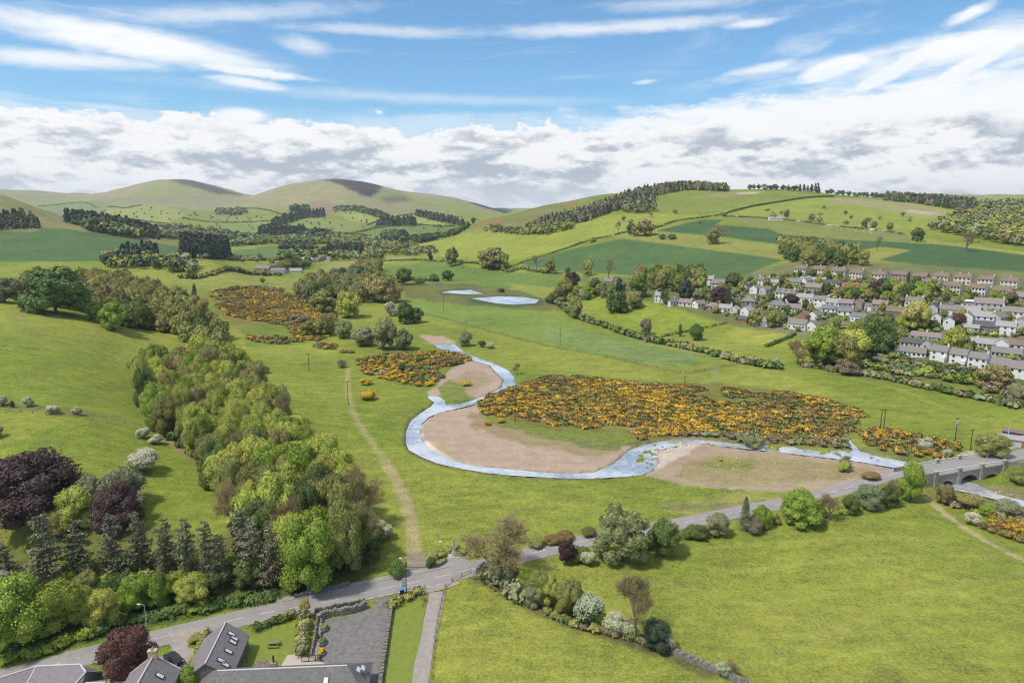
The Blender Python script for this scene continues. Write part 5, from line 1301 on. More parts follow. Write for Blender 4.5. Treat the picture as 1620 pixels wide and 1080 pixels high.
# ------------------------------------------------------------------ bridge
def bridge():
    A, B = BR_A, BR_B; L = (B-A).xy.length; rz = math.atan2(B.y-A.y, B.x-A.x); o0 = Vector((A.x, A.y, 0)); sl_ = (B.z-A.z)/L
    root = empty('bridge', o0, rz, 'stone road bridge with three arches and pale railings over the river', 'bridge')
    hw = 3.7; zb = -2.2; ar = [(L*(.17), L*.105, 1.9), (L*.50, L*.135, 2.75), (L*.83, L*.105, 1.9)]
    def und(x):
        for c, r, h in ar:
            if abs(x-c) < r: return -.55+ (h)*math.sqrt(max(0, 1-((x-c)/r)**2))
        return zb
    xs = sorted(set([0, L]+[c+r*k/12 for c, r, h in ar for k in range(-12, 13)])); mb = MB()
    for x0, x1 in zip(xs[:-1], xs[1:]):
        m_ = (x0+x1)/2; inside = any(abs(m_-c) < r for c, r, h in ar)
        def uz(x): return max(zb, und(x)) if inside else zb
        u0, u1 = (uz(x0+1e-6), uz(x1-1e-6)); t0, t1 = A.z+sl_*x0-.12, A.z+sl_*x1-.12
        for s in (-1, 1):
            q = [(x0, s*hw, u0), (x1, s*hw, u1), (x1, s*hw, t1), (x0, s*hw, t0)]; mb.poly(q if s < 0 else q[::-1])
        mb.poly([(x0, -hw, u0), (x0, hw, u0), (x1, hw, u1), (x1, -hw, u1)]); mb.poly([(x0, -hw, t0), (x1, -hw, t1), (x1, hw, t1), (x0, hw, t0)])
        if abs(u0-u1) > 1.0: pass
    for c, r, h in ar:
        for s in (-1, 1): mb.poly([(c+s*r, -hw, zb), (c+s*r, hw, zb), (c+s*r, hw, -.5), (c+s*r, -hw, -.5)][::s])
    mb.build('arches', M_BRST, root)
    # arch rings, string course
    rg = MB()
    for c, r, h in ar:
        for s in (-1, 1):
            for k in range(-11, 11):
                x0, x1 = c+r*k/11, c+r*(k+1)/11; z0, z1 = und(x0) if abs(k) < 11 else -.55, und(x1) if abs(k+1) < 11 else -.55
                z0 = max(z0, -.55); z1 = max(z1, -.55)
                q = [(x0, s*(hw+.06), z0), (x1, s*(hw+.06), z1), (x1, s*(hw+.06), z1+.42), (x0, s*(hw+.06), z0+.42)]; rg.poly(q if s < 0 else q[::-1])
    for s in (-1, 1): rg.obox((L/2, s*(hw+.05), (A.z+B.z)/2-.16), Vector((L/2, 0, sl_*L/2)), (0, .16, 0), (0, 0, .10))
    rg.build('arch_ring', M_BRST2, root)
    ps = [0, L*.335, L*.665, L]
    for s in (-1, 1):
        for x in ps:
            t_ = A.z+sl_*x; p_ = MB(); y0 = s*(hw-.25); y1 = s*(hw+.55); p_.box(x-.55, x+.55, min(y0, y1), max(y0, y1), zb, t_+1.15)
            pr_ = p_.build('pier', M_BRST, root); MB().box(x-.68, x+.68, min(y0, y1)-.1, max(y0, y1)+.1, t_+1.15, t_+1.38).build('cap', M_BRST2, pr_)
        for x0, x1 in zip(ps[:-1], ps[1:]):
            r_ = MB(); a, b = x0+.55, x1-.55; z0, z1 = A.z+sl_*a, A.z+sl_*b; m_ = (a+b)/2; y = s*(hw-.05)
            for hh, t_ in ((1.05, .07), (.15, .06)): r_.obox((m_, y, (z0+z1)/2+hh), ((b-a)/2, 0, (z1-z0)/2), (0, .07, 0), (0, 0, t_))
            n_ = int((b-a)/.30)
            for k in range(n_+1):
                x = a+(b-a)*k/n_; big = k % 8 == 0; w_ = .09 if big else .05
                r_.box(x-w_, x+w_, y-.045, y+.045, z0+(z1-z0)*k/n_+.1, z0+(z1-z0)*k/n_+1.05)
            r_.build('railing', M_PALERAIL, root)
    for s, x0, x1, dz in ((-1, L, L+9, -1.6), (1, L, L+7, -.6), (-1, -6, 0, -.2), (1, -8, 0, -.2)):
        w_ = MB(); za, zc = A.z+sl_*x0, A.z+sl_*x1; yy = s*(hw+.05); y2 = s*(hw+(2.2 if s < 0 and x0 >= L else .05))
        ya, yb = (yy, y2) if x0 >= L else (yy, yy)
        P_ = [(x0, ya, zb), (x1, yb, zb), (x1, yb, zc+.9+(dz*.6 if x0 >= L else 0)), (x0, ya, za+.95)]; Q_ = [(a_, b_-s*.4, c_) for a_, b_, c_ in P_]
        w_.poly(P_ if s < 0 else P_[::-1]); w_.poly(Q_[::-1] if s < 0 else Q_); w_.poly([P_[3], P_[2], Q_[2], Q_[3]][::(-1 if s > 0 else 1)]); w_.poly([P_[1], Q_[1], Q_[2], P_[2]][::(-1 if s < 0 else 1)])
        w_.build('wing_wall', M_BRST, root)
    dk = MB(); dk.obox((L/2, 0, (A.z+B.z)/2-.07), Vector((L/2, 0, sl_*L/2)), (0, hw-.06, 0), (0, 0, .09)); dk.build('deck', M_ROAD, root)
M_BRST = pmat('bridge_masonry', (.37,.33,.285), .95, .2, noisy(1.6, .3, (.22,.195,.17), detail=7, bump=.8)); M_BRST2 = pmat('bridge_dressed_stone', (.38,.335,.29), .95, .2, noisy(2, .25))
M_PALERAIL = pmat('pale_painted_railing', (.72,.70,.67), .7, .3, noisy(2, .1))
bridge()
for s, lb in ((-1, 'right'), (1, 'left')):
    pass
# ------------------------------------------------------------------ poles, lamps, signs, cars
def pole(px, py, hpx, label, arms=1, trans=False, mat=None, group='overhead line poles', two=0.0):
    p = hit(px, py); h = hpx*p.y/FPX/(CP+(540-py)/FPX*SP)*1.03; mat = mat or M_POLE
    root = empty('utility_pole', p, .3, label, 'utility pole', group)
    for dx in ((0,) if not two else (-two/2, two/2)): MB().cyl(dx, 0, .17, -.3, h, 8, .65).build('pole', mat, root)
    mb = MB().box(-1.0-two/2, 1.0+two/2, -.07, .07, h-.45, h-.30)
    for x in (-.9, 0, .9): mb.cyl(x, 0, .06, h-.3, h, 6)
    mb.build('crossarm', mat, root)
    if trans: MB().box(-.5, .5, -.55, -.1, h-2.4, h-1.2).build('transformer', M_METAL, root)
    return root
M_POLE = pmat('creosoted_pole', (.065,.05,.038), .9, .2)
pole(551,640,38,'tall dark utility pole standing by the wheel track in the left meadow')
pole(489,587,28,'dark utility pole in the upper part of the left meadow')
pole(815,667,43,'dark utility pole at the left edge of the gorse beside the river bend')
pole(1039,680,38,'dark utility pole in the middle of the gorse patch')
pole(1083,611,17,'short dark pole above the gorse near the field corner')
pole(886,548,29,'slim utility pole in the far green meadow')
pole(743,522,22,'faint slim pole in the meadow below the pond',mat=M_METAL)
pole(702,492,24,'slim pole below the left pond')
pole(1511,696,36,'utility pole with transformer left of the bridge',trans=True)
pole(1535,712,34,'dark utility pole right behind the bridge end')
pole(1395,681,34,'twin-legged pole in the meadow right of the gorse',two=1.6)
pole(1594,697,30,'short pole beside the yard at the right edge',mat=M_METAL)
def lattice(px, py, hpx, wpx, label):
    p = hit(px, py); k = p.y/FPX; h = hpx*k; w = wpx*k/2; root = empty('pylon', p, .25, label, 'pylon'); mb = MB()
    for sx in (-1, 1):
        for sy in (-1, 1): mb.tube([(sx*w*.55, sy*w*.4, -.2), (sx*w*.45, sy*w*.35, h)], .05, 4)
    for k_ in range(6):
        z0, z1 = h*k_/6, h*(k_+1)/6
        for s in (-1, 1): mb.tube([(-w*.5, s*w*.38, z0), (w*.5, s*w*.38, z1)], .035, 4); mb.tube([(w*.5, s*w*.38, z0), (-w*.5, s*w*.38, z1)], .035, 4)
    mb.build('lattice', M_METAL, root); a = MB()
    for z_ in (h*.97, h*.62): a.tube([(-w, 0, z_), (w, 0, z_)], .07, 4)
    a.build('crossarm', M_METAL, root)
lattice(1131,608,30,20,'pale steel lattice mast standing in the meadow above the gorse')
def lamp(px, py, hpx, label, rz=0.0, mat=None):
    p = hit(px, py); h = hpx*p.y/FPX/(CP+(540-py)/FPX*SP)*1.05; mat = mat or M_METAL
    root = empty('street_lamp', p, rz, label, 'street lamp', 'street lamps along the road')
    MB().cyl(0, 0, .10, -.2, 1.4, 8).cyl(0, 0, .065, 1.4, h, 8, .8).build('post', mat, root)
    ar = MB().tube([(0, 0, h-.05), (.35, 0, h+.12), (1.0, 0, h+.16)], .04, 6).build('arm', mat, root)
    MB().box(.75, 1.35, -.12, .12, h+.10, h+.24).build('lamp_head', M_PALERAIL, ar)
lamp(232,993,38,'grey street lamp on the verge above the copper tree',PI)
lamp(488,940,42,'slim street lamp beside the stone wall under the trees',.5)
lamp(643,938,56,'dark street lamp next to the bins at the car park corner',PI,M_BLACK)
lamp(690,893,36,'street lamp with white head beside the war memorial hedge',.2)
lamp(867,902,30,'pale street lamp behind the hedge left of the purple tree',2.5)
lamp(1561,727,28,'street lamp at the far end of the bridge',2.5)
lamp(1520,556,36,'tall pale street lamp between the cottages and the lowest row of houses',1)
lamp(1255,570,9,'small pale post at the meadow edge right of the parked car',1)
# war memorial: tapering shaft and wheel head on a stepped base
p = hit(718, 879); root = empty('war_memorial', p, .25, 'pale stone war memorial cross on a stepped base at the road junction', 'war memorial'); root.scale = (.85, .85, .82); p.z = zat(p.x, p.y)
M_GRANITE = pmat('pale_granite', (.42,.40,.37), .85, .3, noisy(3, .12))
MB().box(-1.5, 1.5, -1.5, 1.5, -.2, .25).box(-1.05, 1.05, -1.05, 1.05, .25, .5).build('steps', M_GRANITE, root)
MB().prism([(-.6, -.6), (.6, -.6), (.6, .6), (-.6, .6)], .5, 1.5, .8).build('plinth', M_GRANITE, root)
MB().prism([(-.32, -.26), (.32, -.26), (.32, .26), (-.32, .26)], 1.5, 4.6, .7).build('shaft', M_GRANITE, root)
hd = MB()
for k in range(12):
    a0, a1 = 2*PI*k/12, 2*PI*(k+1)/12
    for y in (-.12, .12): hd.quad(*[(r*math.cos(a), y, 4.75+r*math.sin(a)) for r, a in ((.28, a0), (.42, a0), (.42, a1), (.28, a1))])
    hd.quad(*[(.42*math.cos(a), y, 4.75+.42*math.sin(a)) for a, y in ((a0, -.12), (a1, -.12), (a1, .12), (a0, .12))])
hd.box(-.11, .11, -.13, .13, 4.2, 5.35).box(-.55, .55, -.125, .125, 4.65, 4.87); hd.build('cross', M_GRANITE, root)
sheet('paving', [(708,893),(700,884),(712,880),(728,878),(740,886),(748,898),(722,902)], .07, M_ROAD, sub_=3)
# bins beside the lamp
p = hit(636, 939); root = empty('litter_bin', p, .3, 'blue topped black bin at the foot of the dark street lamp', 'bin'); MB().prism([(-.4, -.35), (.4, -.35), (.4, .35), (-.4, .35)], 0, 1.05, 1.1).build('body', M_BLACK, root); MB().obox((0, 0, 1.15), (.48, 0, 0), (0, .42, .05), (0, 0, .06)).build('lid', pmat('blue_plastic', (.05,.20,.50), .5, .4), root)
p = hit(640, 934); sg = empty('notice_board', p, .2, 'grey upright notice board behind the blue bin', 'notice board'); MB().box(-.5, .5, -.05, .05, .9, 2.9).build('board', M_METAL, sg)
for x in (-.45, .45): MB().box(x-.05, x+.05, .06, .14, -.2, 3.0).build('post', M_BLACK, sg)
p = hit(315, 1046); bl = empty('bollard_lamp', p, 0, 'dark bollard lamp with white top beside the stone barn', 'lamp'); MB().cyl(0, 0, .16, 0, 1.9, 10, .9).build('post', M_POT if False else WL['stone'], bl); MB().cyl(0, 0, .24, 1.9, 2.1, 10).build('cap', M_WHITE, bl)
def carthing(p, rz, body, label, ln=4.4, group=None):
    root = empty('parked_car', p, rz, label, 'car', group); w = .88; prof = [(-ln/2, .35), (-ln/2+.02, .78), (-ln/2+.35, .95), (-ln*.26, 1.02), (-ln*.12, 1.42), (ln*.20, 1.46), (ln*.38, 1.05), (ln/2-.1, .92), (ln/2, .55), (ln/2-.05, .32)]
    mb = MB(); n_ = len(prof)
    for i in range(n_):
        (x0, z0), (x1, z1) = prof[i], prof[(i+1) % n_]; t0 = w-.16*max(0, z0-.95)/.5; t1 = w-.16*max(0, z1-.95)/.5
        mb.quad((x0, -t0, z0), (x1, -t1, z1), (x1, t1, z1), (x0, t0, z0))
    for s in (-1, 1): P_ = [(x, s*(w-.16*max(0, z_-.95)/.5), z_) for x, z_ in prof]; mb.poly(P_ if s > 0 else P_[::-1])
    b = mb.build('body', body, root); bm = bmesh.new(); bm.from_mesh(b.data); bmesh.ops.remove_doubles(bm, verts=bm.verts[:], dist=.001); bmesh.ops.recalc_face_normals(bm, faces=bm.faces[:]); bmesh.ops.bevel(bm, geom=bm.edges[:], offset=.05, segments=2, affect='EDGES'); bm.to_mesh(b.data); bm.free()
    g_ = MB()
    for s in (-1, 1):
        P_ = [(-ln*.22, s*(w-.005), 1.04), (-ln*.11, s*(w-.13), 1.36), (ln*.19, s*(w-.14), 1.40), (ln*.32, s*(w-.02), 1.08)]; g_.poly([(x, y+s*.012, z_) for x, y, z_ in P_][::(-1 if s < 0 else 1)])
    b.data.materials[0] = body
    g_.obox((-ln*.19, 0, 1.23), (ln*.062, 0, .17), (0, .70, 0), (-.03, 0, .012)).obox((ln*.29, 0, 1.26), (ln*.080, 0, -.18), (0, .70, 0), (.03, 0, .012)); g_.build('glazing', M_GLASS, root)
    for x in (-ln*.31, ln*.31):
        for s in (-1, 1):
            wh = MB(); wh.tube([(x, s*(w-.2), .33), (x, s*(w+.02), .33)], .33, 12); wo = wh.build('wheel', M_BLACK, root)
    for s in (-1, 1): MB().obox((-ln/2+.03, s*.62, .74), (.03, 0, 0), (0, .16, 0), (0, 0, .08)).build('headlight', M_WHITE, root); MB().obox((ln/2-.04, s*.64, .80), (.03, 0, 0), (0, .13, 0), (0, 0, .09)).build('tail_light', RF['red'], root)
carthing(hit(275, 1046), 2.5, pmat('black_car_paint', (.010,.012,.018), .2, .7), 'black car parked in the yard between the cream house and the stone barn')
carthing(hit(1228, 572), .1, pmat('silver_car_paint', (.45,.46,.47), .3, .6), 'silver car parked on the grass at the edge of the far meadow')
# picnic table on the lawn
p = hit(433, 1021); pt = empty('picnic_table', p, .12, 'mossy wooden picnic table on the small lawn', 'picnic table'); M_MOSSY = pmat('mossy_timber', (.17,.18,.07), .95, .1, noisy(5, .35))
MB().box(-1.1, 1.1, -.42, .42, .70, .76).build('tabletop', M_MOSSY, pt)
for s in (-1, 1): MB().box(-1.1, 1.1, s*.85-.15, s*.85+.15, .42, .47).build('bench_seat', M_MOSSY, pt); MB().obox((s*.8, 0, .36), (.04, 0, 0), (0, .95, 0), (0, 0, .05)).obox((s*.8, .4, .36), (.04, 0, 0), (0, .12, -.38), (0, .05, 0)).obox((s*.8, -.4, .36), (.04, 0, 0), (0, .12, .38), (0, .05, 0)).build('leg', M_MOSSY, pt)
# low walls, planters and terrace by the car park
stonewall([(502,982),(520,975),(545,971),(566,966),(579,961)], 1.0, 1.3, 'thick dry stone wall between the road and the car park', seed=5)
stonewall([(468,978),(485,976),(502,982),(498,972),(545,962),(578,955)][3:], .6, 1.2, 'front face of the thick dry stone wall along the kerb', seed=6)
stonewall([(621,952),(616,985),(610,1025),(604,1065),(599,1100)], .75, .9, 'straight dry stone wall on the right side of the car park', seed=7)
stonewall([(466,945),(490,940),(520,933),(553,925)], .6, .9, 'mossy dry stone wall beyond the road under the trees', seed=8)
stonewall([(1060,1031),(1085,1042),(1110,1052),(1140,1066),(1180,1085),(1230,1112)], .9, 1.0, 'broken dry stone wall running to the bottom edge between two fields', seed=9)
stonewall([(492,1038),(498,1010),(501,985)], .35, .7, 'low stone edging left of the narrow path', seed=10)
stonewall([(504,1046),(506,1015),(509,990),(508,982)], .35, .6, 'low stone edging right of the narrow path', seed=11)
stonewall([(691,897),(700,893),(706,887)], .4, .8, 'curved low wall beside the war memorial paving', seed=12)
ribbon('path', ground_line([(497,1046),(501,1015),(505,985)], 1), -.8, .8, .06, M_DRIVE)
sheet('terrace_paving', [(455,1036),(470,1034),(505,1046),(520,1052),(520,1062),(440,1060)], .07, pmat('paving_slabs', (.42,.36,.31), .9, .2, noisy(1.5, .15, obj=False)), sub_=3)
for px, py, lb, pl in ((511,996,'half-round stone planter nearest the road on the car park side','olive'),(508,1018,'half-round stone planter in the middle of the car park side','dark'),(505,1035,'half-round stone planter with an orange shrub','gorse')):
    p = hit(px, py); t_ = empty('planter', p, 0, lb, 'planter', 'stone planters beside the car park'); n_ = 14
    MB().prism([(1.1*math.cos(-PI/2+PI*i/n_), 1.25*math.sin(-PI/2+PI*i/n_)) for i in range(n_+1)], 0, .55).build('planter_wall', M_STONE, t_)
    s_ = link('planting', getmesh('shrub', 'c', 1), None, t_, (.35, 0, .45)); s_.scale = (1.3, 1.8, .9); s_.material_slots[0].link = 'OBJECT'; s_.material_slots[0].material = FO[pl]
p = hit(499, 1046); fn_ = empty('metal_gate', p, .1, 'black metal gate and railings at the end of the narrow path', 'gate')
for dx in (-2.4, -1.2, 0, 1.2): MB().box(dx-.05, dx+.05, -.05, .05, 0, 1.5).build('post', M_BLACK, fn_)
gm = MB()
for k in range(24): gm.box(-2.4+k*.155-.015, -2.4+k*.155+.015, -.015, .015, .1, 1.25)
gm.box(-2.4, 1.2, -.03, .03, 1.2, 1.27).box(-2.4, 1.2, -.03, .03, .15, .2); gm.build('bars', M_BLACK, fn_)
# fences
fence([(745,906),(725,915),(706,927),(700,945),(694,975),(688,1010),(684,1050),(680,1110)], 2.4, 1.1, 'wooden post and rail fence along the right side of the drive', 3)
fence([(750,908),(790,925),(830,948),(870,968),(915,985),(960,1000),(1010,1018)], 3.0, 1.1, 'pale wooden post and wire fence below the hedgerow between the fields', 4, pr=.05)
fence([(672,932),(670,950),(668,965)], 1.8, 1.1, 'short run of fence posts left of the drive', 2)
fence([(0,648),(40,653),(90,658),(135,662),(160,668),(200,672),(232,676)], 5.0, 1.2, 'post and wire fence crossing the hillside pasture below the hawthorns', 3)
fence([(640,490),(700,503),(760,520),(820,536),(880,550),(950,563),(1020,578),(1084,592)], 7, 1.2, 'long fence crossing the far green meadow', 3, pr=.10)
fence([(1084,592),(1130,583),(1180,574),(1222,569)], 7, 1.2, 'fence climbing from the meadow corner to the parked car', 3, pr=.10)
fence([(1490,790),(1520,803),(1560,818)], 3.0, 1.1, 'short fence beside the footpath right of the bridge', 2)
# field gate at the track
p = hit(660, 897); gt = empty('field_gate', p, .05, 'metal field gate across the dirt track at the road', 'gate'); mb = MB()
for z_ in (.2, .45, .7, .95, 1.2): mb.box(-2.3, 2.3, -.03, .03, z_-.02, z_+.02)
mb.build('bars', M_METAL, gt)
for x in (-2.4, 2.4): MB().box(x-.09, x+.09, -.09, .09, -.2, 1.5).build('post', M_WOOD, gt)
# yard buildings right of the bridge
for px, py, L, W_, hh, rot, wl, rf, lb in [(1598,700,8,4,2.3,-30,'white','pale','white box-shaped hut behind the tree right of the bridge'),(1618,706,11,5,2.6,-35,'grey','pale','pale green-edged shed at the right edge beyond the bridge'),(1617,694,12,5,2.6,-35,'stone','brown','brown-roofed hut at the right edge behind the pale shed')]:
    house(px, py, L, W_, 1, rot, wl, rf, lb, chim=0, cat='hut', name='hut', group='huts by the river yard', pitch=.25, hw=hh, wins=3)
# ------------------------------------------------------------------ woods, trees, hedges
rr = random.Random(5)
L_ = lambda t_: {k: f'{v_} {t_}' for k, v_ in dict(fresh='fresh green tree', lime='yellow-green tree', olive='olive green tree', bronze='bronze-leaved tree', dark='dark green tree', grey='grey-green tree', willow='pale willow-green tree', purple='purple-leaved tree', red='copper red tree', fir='dark conifer', bluefir='blue-grey conifer', yellow='golden tree', bare='nearly bare brown tree', brush='brown scrub', white='white blossoming tree').items()}
# the long wood between the hillside pasture and the left meadow
W1 = [(222,598),(262,590),(330,575),(385,600),(420,645),(465,700),(505,745),(560,815),(590,870),(545,905),(480,905),(430,890),(380,855),(355,800),(325,745),(300,715),(258,690),(228,650)]
wood(W1, 6.0, 15.0, 9.8, [(40, 'round', 'lime'), (18, 'round', 'fresh'), (16, 'round', 'olive'), (10, 'dome', 'lime'), (5, 'dome', 'bronze'), (4, 'round', 'dark'), (2, 'round', 'willow'), (3, 'bare', 'x')], 'tree', 'trees of the long wood beside the left meadow', L_('in the long wood between the pasture and the left meadow'), 11, lod='b')
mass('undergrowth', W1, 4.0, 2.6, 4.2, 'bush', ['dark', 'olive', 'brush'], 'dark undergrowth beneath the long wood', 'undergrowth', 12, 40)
# beeches and bronze trees higher up the hillside
wood([(165,520),(235,520),(300,540),(352,572),(352,535),(300,505),(215,492),(180,495)], 8.0, 15, 11, [(5, 'dome', 'olive'), (4, 'round', 'dark'), (3, 'round', 'olive')], 'tree', 'broad trees at the top of the long wood', L_('in the rounded clump at the top of the long wood'), 13, lod='b')
wood([(20,470),(60,452),(130,446),(200,450),(262,476),(330,500),(280,494),(215,490),(160,500),(120,492),(60,480)], 8.5, 14, 10, [(5, 'round', 'bronze'), (4, 'round', 'olive'), (2, 'dome', 'lime'), (1, 'bare', 'x')], 'tree', 'trees behind the hillside pasture', L_('in the bronze belt behind the hillside pasture'), 14, lod='b')
wood([(195,455),(250,462),(262,476),(215,466)], 9, 12, 9, [(1, 'round', 'dark'), (1, 'round', 'fresh')], 'tree', 'darker trees behind the bronze belt', L_('right behind the bronze belt near the valley'), 15, lod='b')
T(88,496,104,78,'dome','dark','big dark green round tree at the upper edge of the hillside pasture')
T(8,478,46,42,'round','grey','grey-green tree at the left edge above the pasture'); T(308,478,26,30,'fir','fir','dark ragged conifer rising behind the long wood',lod='b')
T(150,508,30,34,'round','fresh','small fresh green tree below the bronze belt'); T(182,523,46,46,'round','fresh','bright green tree at the foot of the rounded clump')
for px, py, w, h, lb in ((4,642,18,20,'white hawthorn at the left edge on the hillside fence'),(45,643,16,19,'white hawthorn second from the left on the hillside fence'),(84,654,22,16,'widest white hawthorn on the hillside fence'),(122,656,16,16,'white hawthorn at the right end of the hillside fence line'),(-2,692,18,24,'white hawthorn below the hillside fence at the left edge')): T(px,py,w,h,'blossom','grey',lb,'hawthorn','hawthorns on the hillside fence')
T(20,645,7,12,'round','dark','tiny dark tree between two hawthorns on the hillside fence')
T(230,745,50,42,'blossom','grey','largest white hawthorn in the middle of the hillside pasture','hawthorn')
T(227,693,24,20,'blossom','grey','small white hawthorn above the large one','hawthorn'); T(248,702,22,18,'blossom','olive','thin yellowish hawthorn right above the large white one','hawthorn')
T(240,680,28,26,'shrub','fresh','bright green bush at the edge of the long wood','bush'); T(309,728,36,56,'bare','x','bare grey tree leaning at the edge of the long wood')
# beeches on the left, gardens
T(58,818,150,118,'dome','purple','huge purple beech at the left edge'); T(188,838,82,84,'dome','purple','smaller purple beech right of the huge one')
T(122,835,70,70,'round','lime','yellow-green tree between the two purple beeches'); T(150,800,56,52,'round','grey','grey-green tree behind the smaller purple beech'); T(196,800,70,62,'round','grey','dark grey-green spreading tree behind the smaller purple beech, right side')
T(205,815,44,44,'blossom','olive','yellowish flowering tree right behind the smaller purple beech')
T(100,850,44,50,'round','olive','olive tree in front of the yellow-green tree by the purple beech')
# larches and firs in a row above the road
for i, (px, py, w, h, lb) in enumerate([(82,952,104,146,'tallest blue-grey larch, leftmost with wide boughs, beside the stone house'),(128,940,92,124,'second larch from the left in the row above the road'),(184,935,84,128,'brown-tipped larch between the small purple beech and the road'),(226,930,88,126,'larch in the middle of the row, right of the brown-tipped one'),(262,934,62,122,'slim larch just right of the middle of the row'),(298,930,76,118,'dark larch standing before the bright pasture'),(330,930,64,116,'thin larch near the right end of the row with gaps'),(390,910,90,112,'dense grey larch near the edge of the long wood'),(12,954,84,104,'grey larch hiding the stone house at the left edge'),(354,928,58,88,'small larch between the thin one and the dense grey one'),(430,930,70,106,'larch closest to the tall fresh green sycamore')]):
    T(px, py, w, h, 'larch', 'x', lb, 'larch', 'larches above the road', 'a')
T(264,935,26,96,'fir','dark','slender ivy-clad dark conifer among the larches',lod='a')
wood([(0,985),(60,975),(140,962),(250,950),(370,935),(440,925),(430,900),(330,905),(200,905),(100,915),(0,930)], 5.5, 6.5, 6.8, [(3, 'round', 'dark'), (2, 'round', 'fresh'), (2, 'round', 'olive')], 'tree', 'understorey trees between the larches', L_('growing low between the larches above the road'), 17, lod='a')
for px, py, w, h, c, lb in ((28,1025,130,124,'fresh','broadest bright green sycamore at the bottom left edge above the road'),(92,1000,80,88,'fresh','bright green sycamore second from the left along the verge'),(160,988,62,60,'lime','yellow-green sycamore above the copper tree'),(-20,1010,80,90,'lime','yellow-green sycamore cut by the left edge'),(212,968,56,66,'fresh','bright green sycamore left of the grey street lamp'),(250,962,44,60,'fresh','bright green sycamore behind the grey street lamp'),(308,955,64,50,'lime','yellowish spreading sycamore above the stone barn'),(128,985,54,66,'lime','small yellow-green sycamore squeezed between two bright green ones')):
    T(px, py, w, h, 'round', c, lb, 'tree', 'sycamores along the verge', 'a')
hedge([(0,1040),(60,1028),(120,1010),(200,985),(280,968),(360,955),(440,940)], 3.2, 1.5, ['dark', 'dark', 'fresh'], 'dark undergrowth along the top of the road verge', 'undergrowth', 'undergrowth', seed=71)
T(487,935,92,134,'round','fresh','tall fresh green sycamore by the road at the end of the long wood',lod='a')
T(402,925,90,104,'larch','x','dark spreading fir at the right end of the larch row, by the sycamore','conifer',lod='a')
T(548,905,64,118,'tall','olive','tall olive tree right of the fresh green sycamore',lod='a'); T(575,880,60,90,'bare','x','thin bare-branched tree at the lower corner of the long wood',lod='a')
T(450,900,60,90,'round','lime','yellow-green tree behind the fresh green sycamore',lod='a'); T(605,852,34,36,'blossom','grey','white hawthorn beside the dirt track','hawthorn'); T(592,868,34,44,'round','dark','dark green tree left of the track hawthorn')
T(590,890,26,24,'shrub','dark','dark bush at the foot of the wood near the track','bush')
T(629,910,34,26,'shrub','dark','clipped dark green bush left of the track gate','bush'); T(682,897,18,20,'shrub','dark','rounded dark bush between the gate and the memorial','bush')
hedge([(690,884),(698,880),(706,876),(716,872),(728,872),(737,880)], 1.8, 2.0, ['olive', 'dark'], 'trimmed hedge curving behind the war memorial', seed=3)
T(200,1078,84,94,'round','red','copper red tree in front of the cream house at the bottom left',lod='a')
T(300,1095,44,44,'round','fresh','green and gold shrub beside the stone barn gable','bush',lod='a')
hedge([(330,1000),(318,1020),(303,1052),(296,1070)], .9, 1.3, ['yellow', 'lime'], 'narrow golden hedge along the left side of the stone barn', seed=4)
T(311,1013,26,12,'shrub','olive','low brown bush beside the golden hedge','bush')
hedge([(402,999),(420,992),(440,985),(462,978),(474,973)], 1.5, 1.7, ['olive', 'dark', 'brush'], 'shrubby hedge on a wall between the lawn and the road', seed=5)
hedge([(482,980),(481,1000),(479,1020),(477,1040)], 1.9, 2.6, ['yellow', 'grey'], 'tall cream-variegated hedge beside the narrow path', seed=6); T(482,978,22,34,'tall','yellow','upright cream-variegated bush at the road end of the hedge','bush')
T(503,1014,7,18,'tall','dark','small dark clipped conifer between the planters','bush')
hedge([(622,958),(632,950),(645,946),(660,940),(668,940)], 2.2, 1.5, ['brush', 'brush', 'olive'], 'dead brown hedge above the right-hand lawn by the bins', seed=7)
sheet('lawn', [(402,1004),(440,990),(474,978),(476,1040),(450,1055),(392,1058),(392,1030)], .05, pmat('lawn_grass', (.165,.205,.040), .95, .1, noisy(.8, .3, obj=False)), sub_=4)
sheet('lawn', [(626,962),(665,950),(672,965),(668,1000),(655,1050),(648,1110),(606,1110),(612,1040),(620,990)], .05, bpy.data.materials['lawn_grass'], sub_=4)
# hedgerow trees between road and the big field
T(785,912,116,98,'bare','x','sparse spreading tree with bare grey limbs over the road at the junction',lod='a'); T(800,925,60,62,'round','grey','thin grey-green tree under the bare limbs at the junction',lod='a')
T(897,892,32,42,'round','purple','dark purple plum tree beside the road'); T(929,893,28,26,'blossom','olive','cream flowering shrub right of the purple tree','bush')
T(915,885,40,24,'shrub','dark','dark green bush behind the cream flowering shrub','bush')
T(985,886,96,104,'willow','willow','large pale weeping willow by the road',lod='a'); T(1052,874,64,56,'round','dark','dark green round tree right of the willow',lod='a')
T(1135,846,44,36,'round','grey','grey-green bush by the road right of the dark round tree'); T(1108,852,34,24,'shrub','dark','low dark green bush in the roadside hedge','bush'); T(1092,850,30,22,'shrub','dark','low dark green bush next to the dark round tree','bush')
T(1178,838,42,56,'fir','bluefir','dark conifer with open branches by the road',lod='a'); T(1205,834,32,38,'round','fresh','fresh green bush right of the dark conifer','tree'); T(1190,840,40,26,'shrub','brush','brown bush at the foot of the dark conifer','bush')
T(1268,826,76,54,'dome','fresh','broad bright green tree beside the road before the bridge',lod='a'); T(1312,822,40,44,'bare','x','thin bare tree right of the broad bright green one'); T(1345,812,30,30,'round','dark','dark green bush on the roadside before the bridge'); T(1374,804,44,40,'round','grey','pale grey-green round tree before the bridge'); T(1405,800,34,34,'round','dark','dark tree left of the big round tree at the bridge')
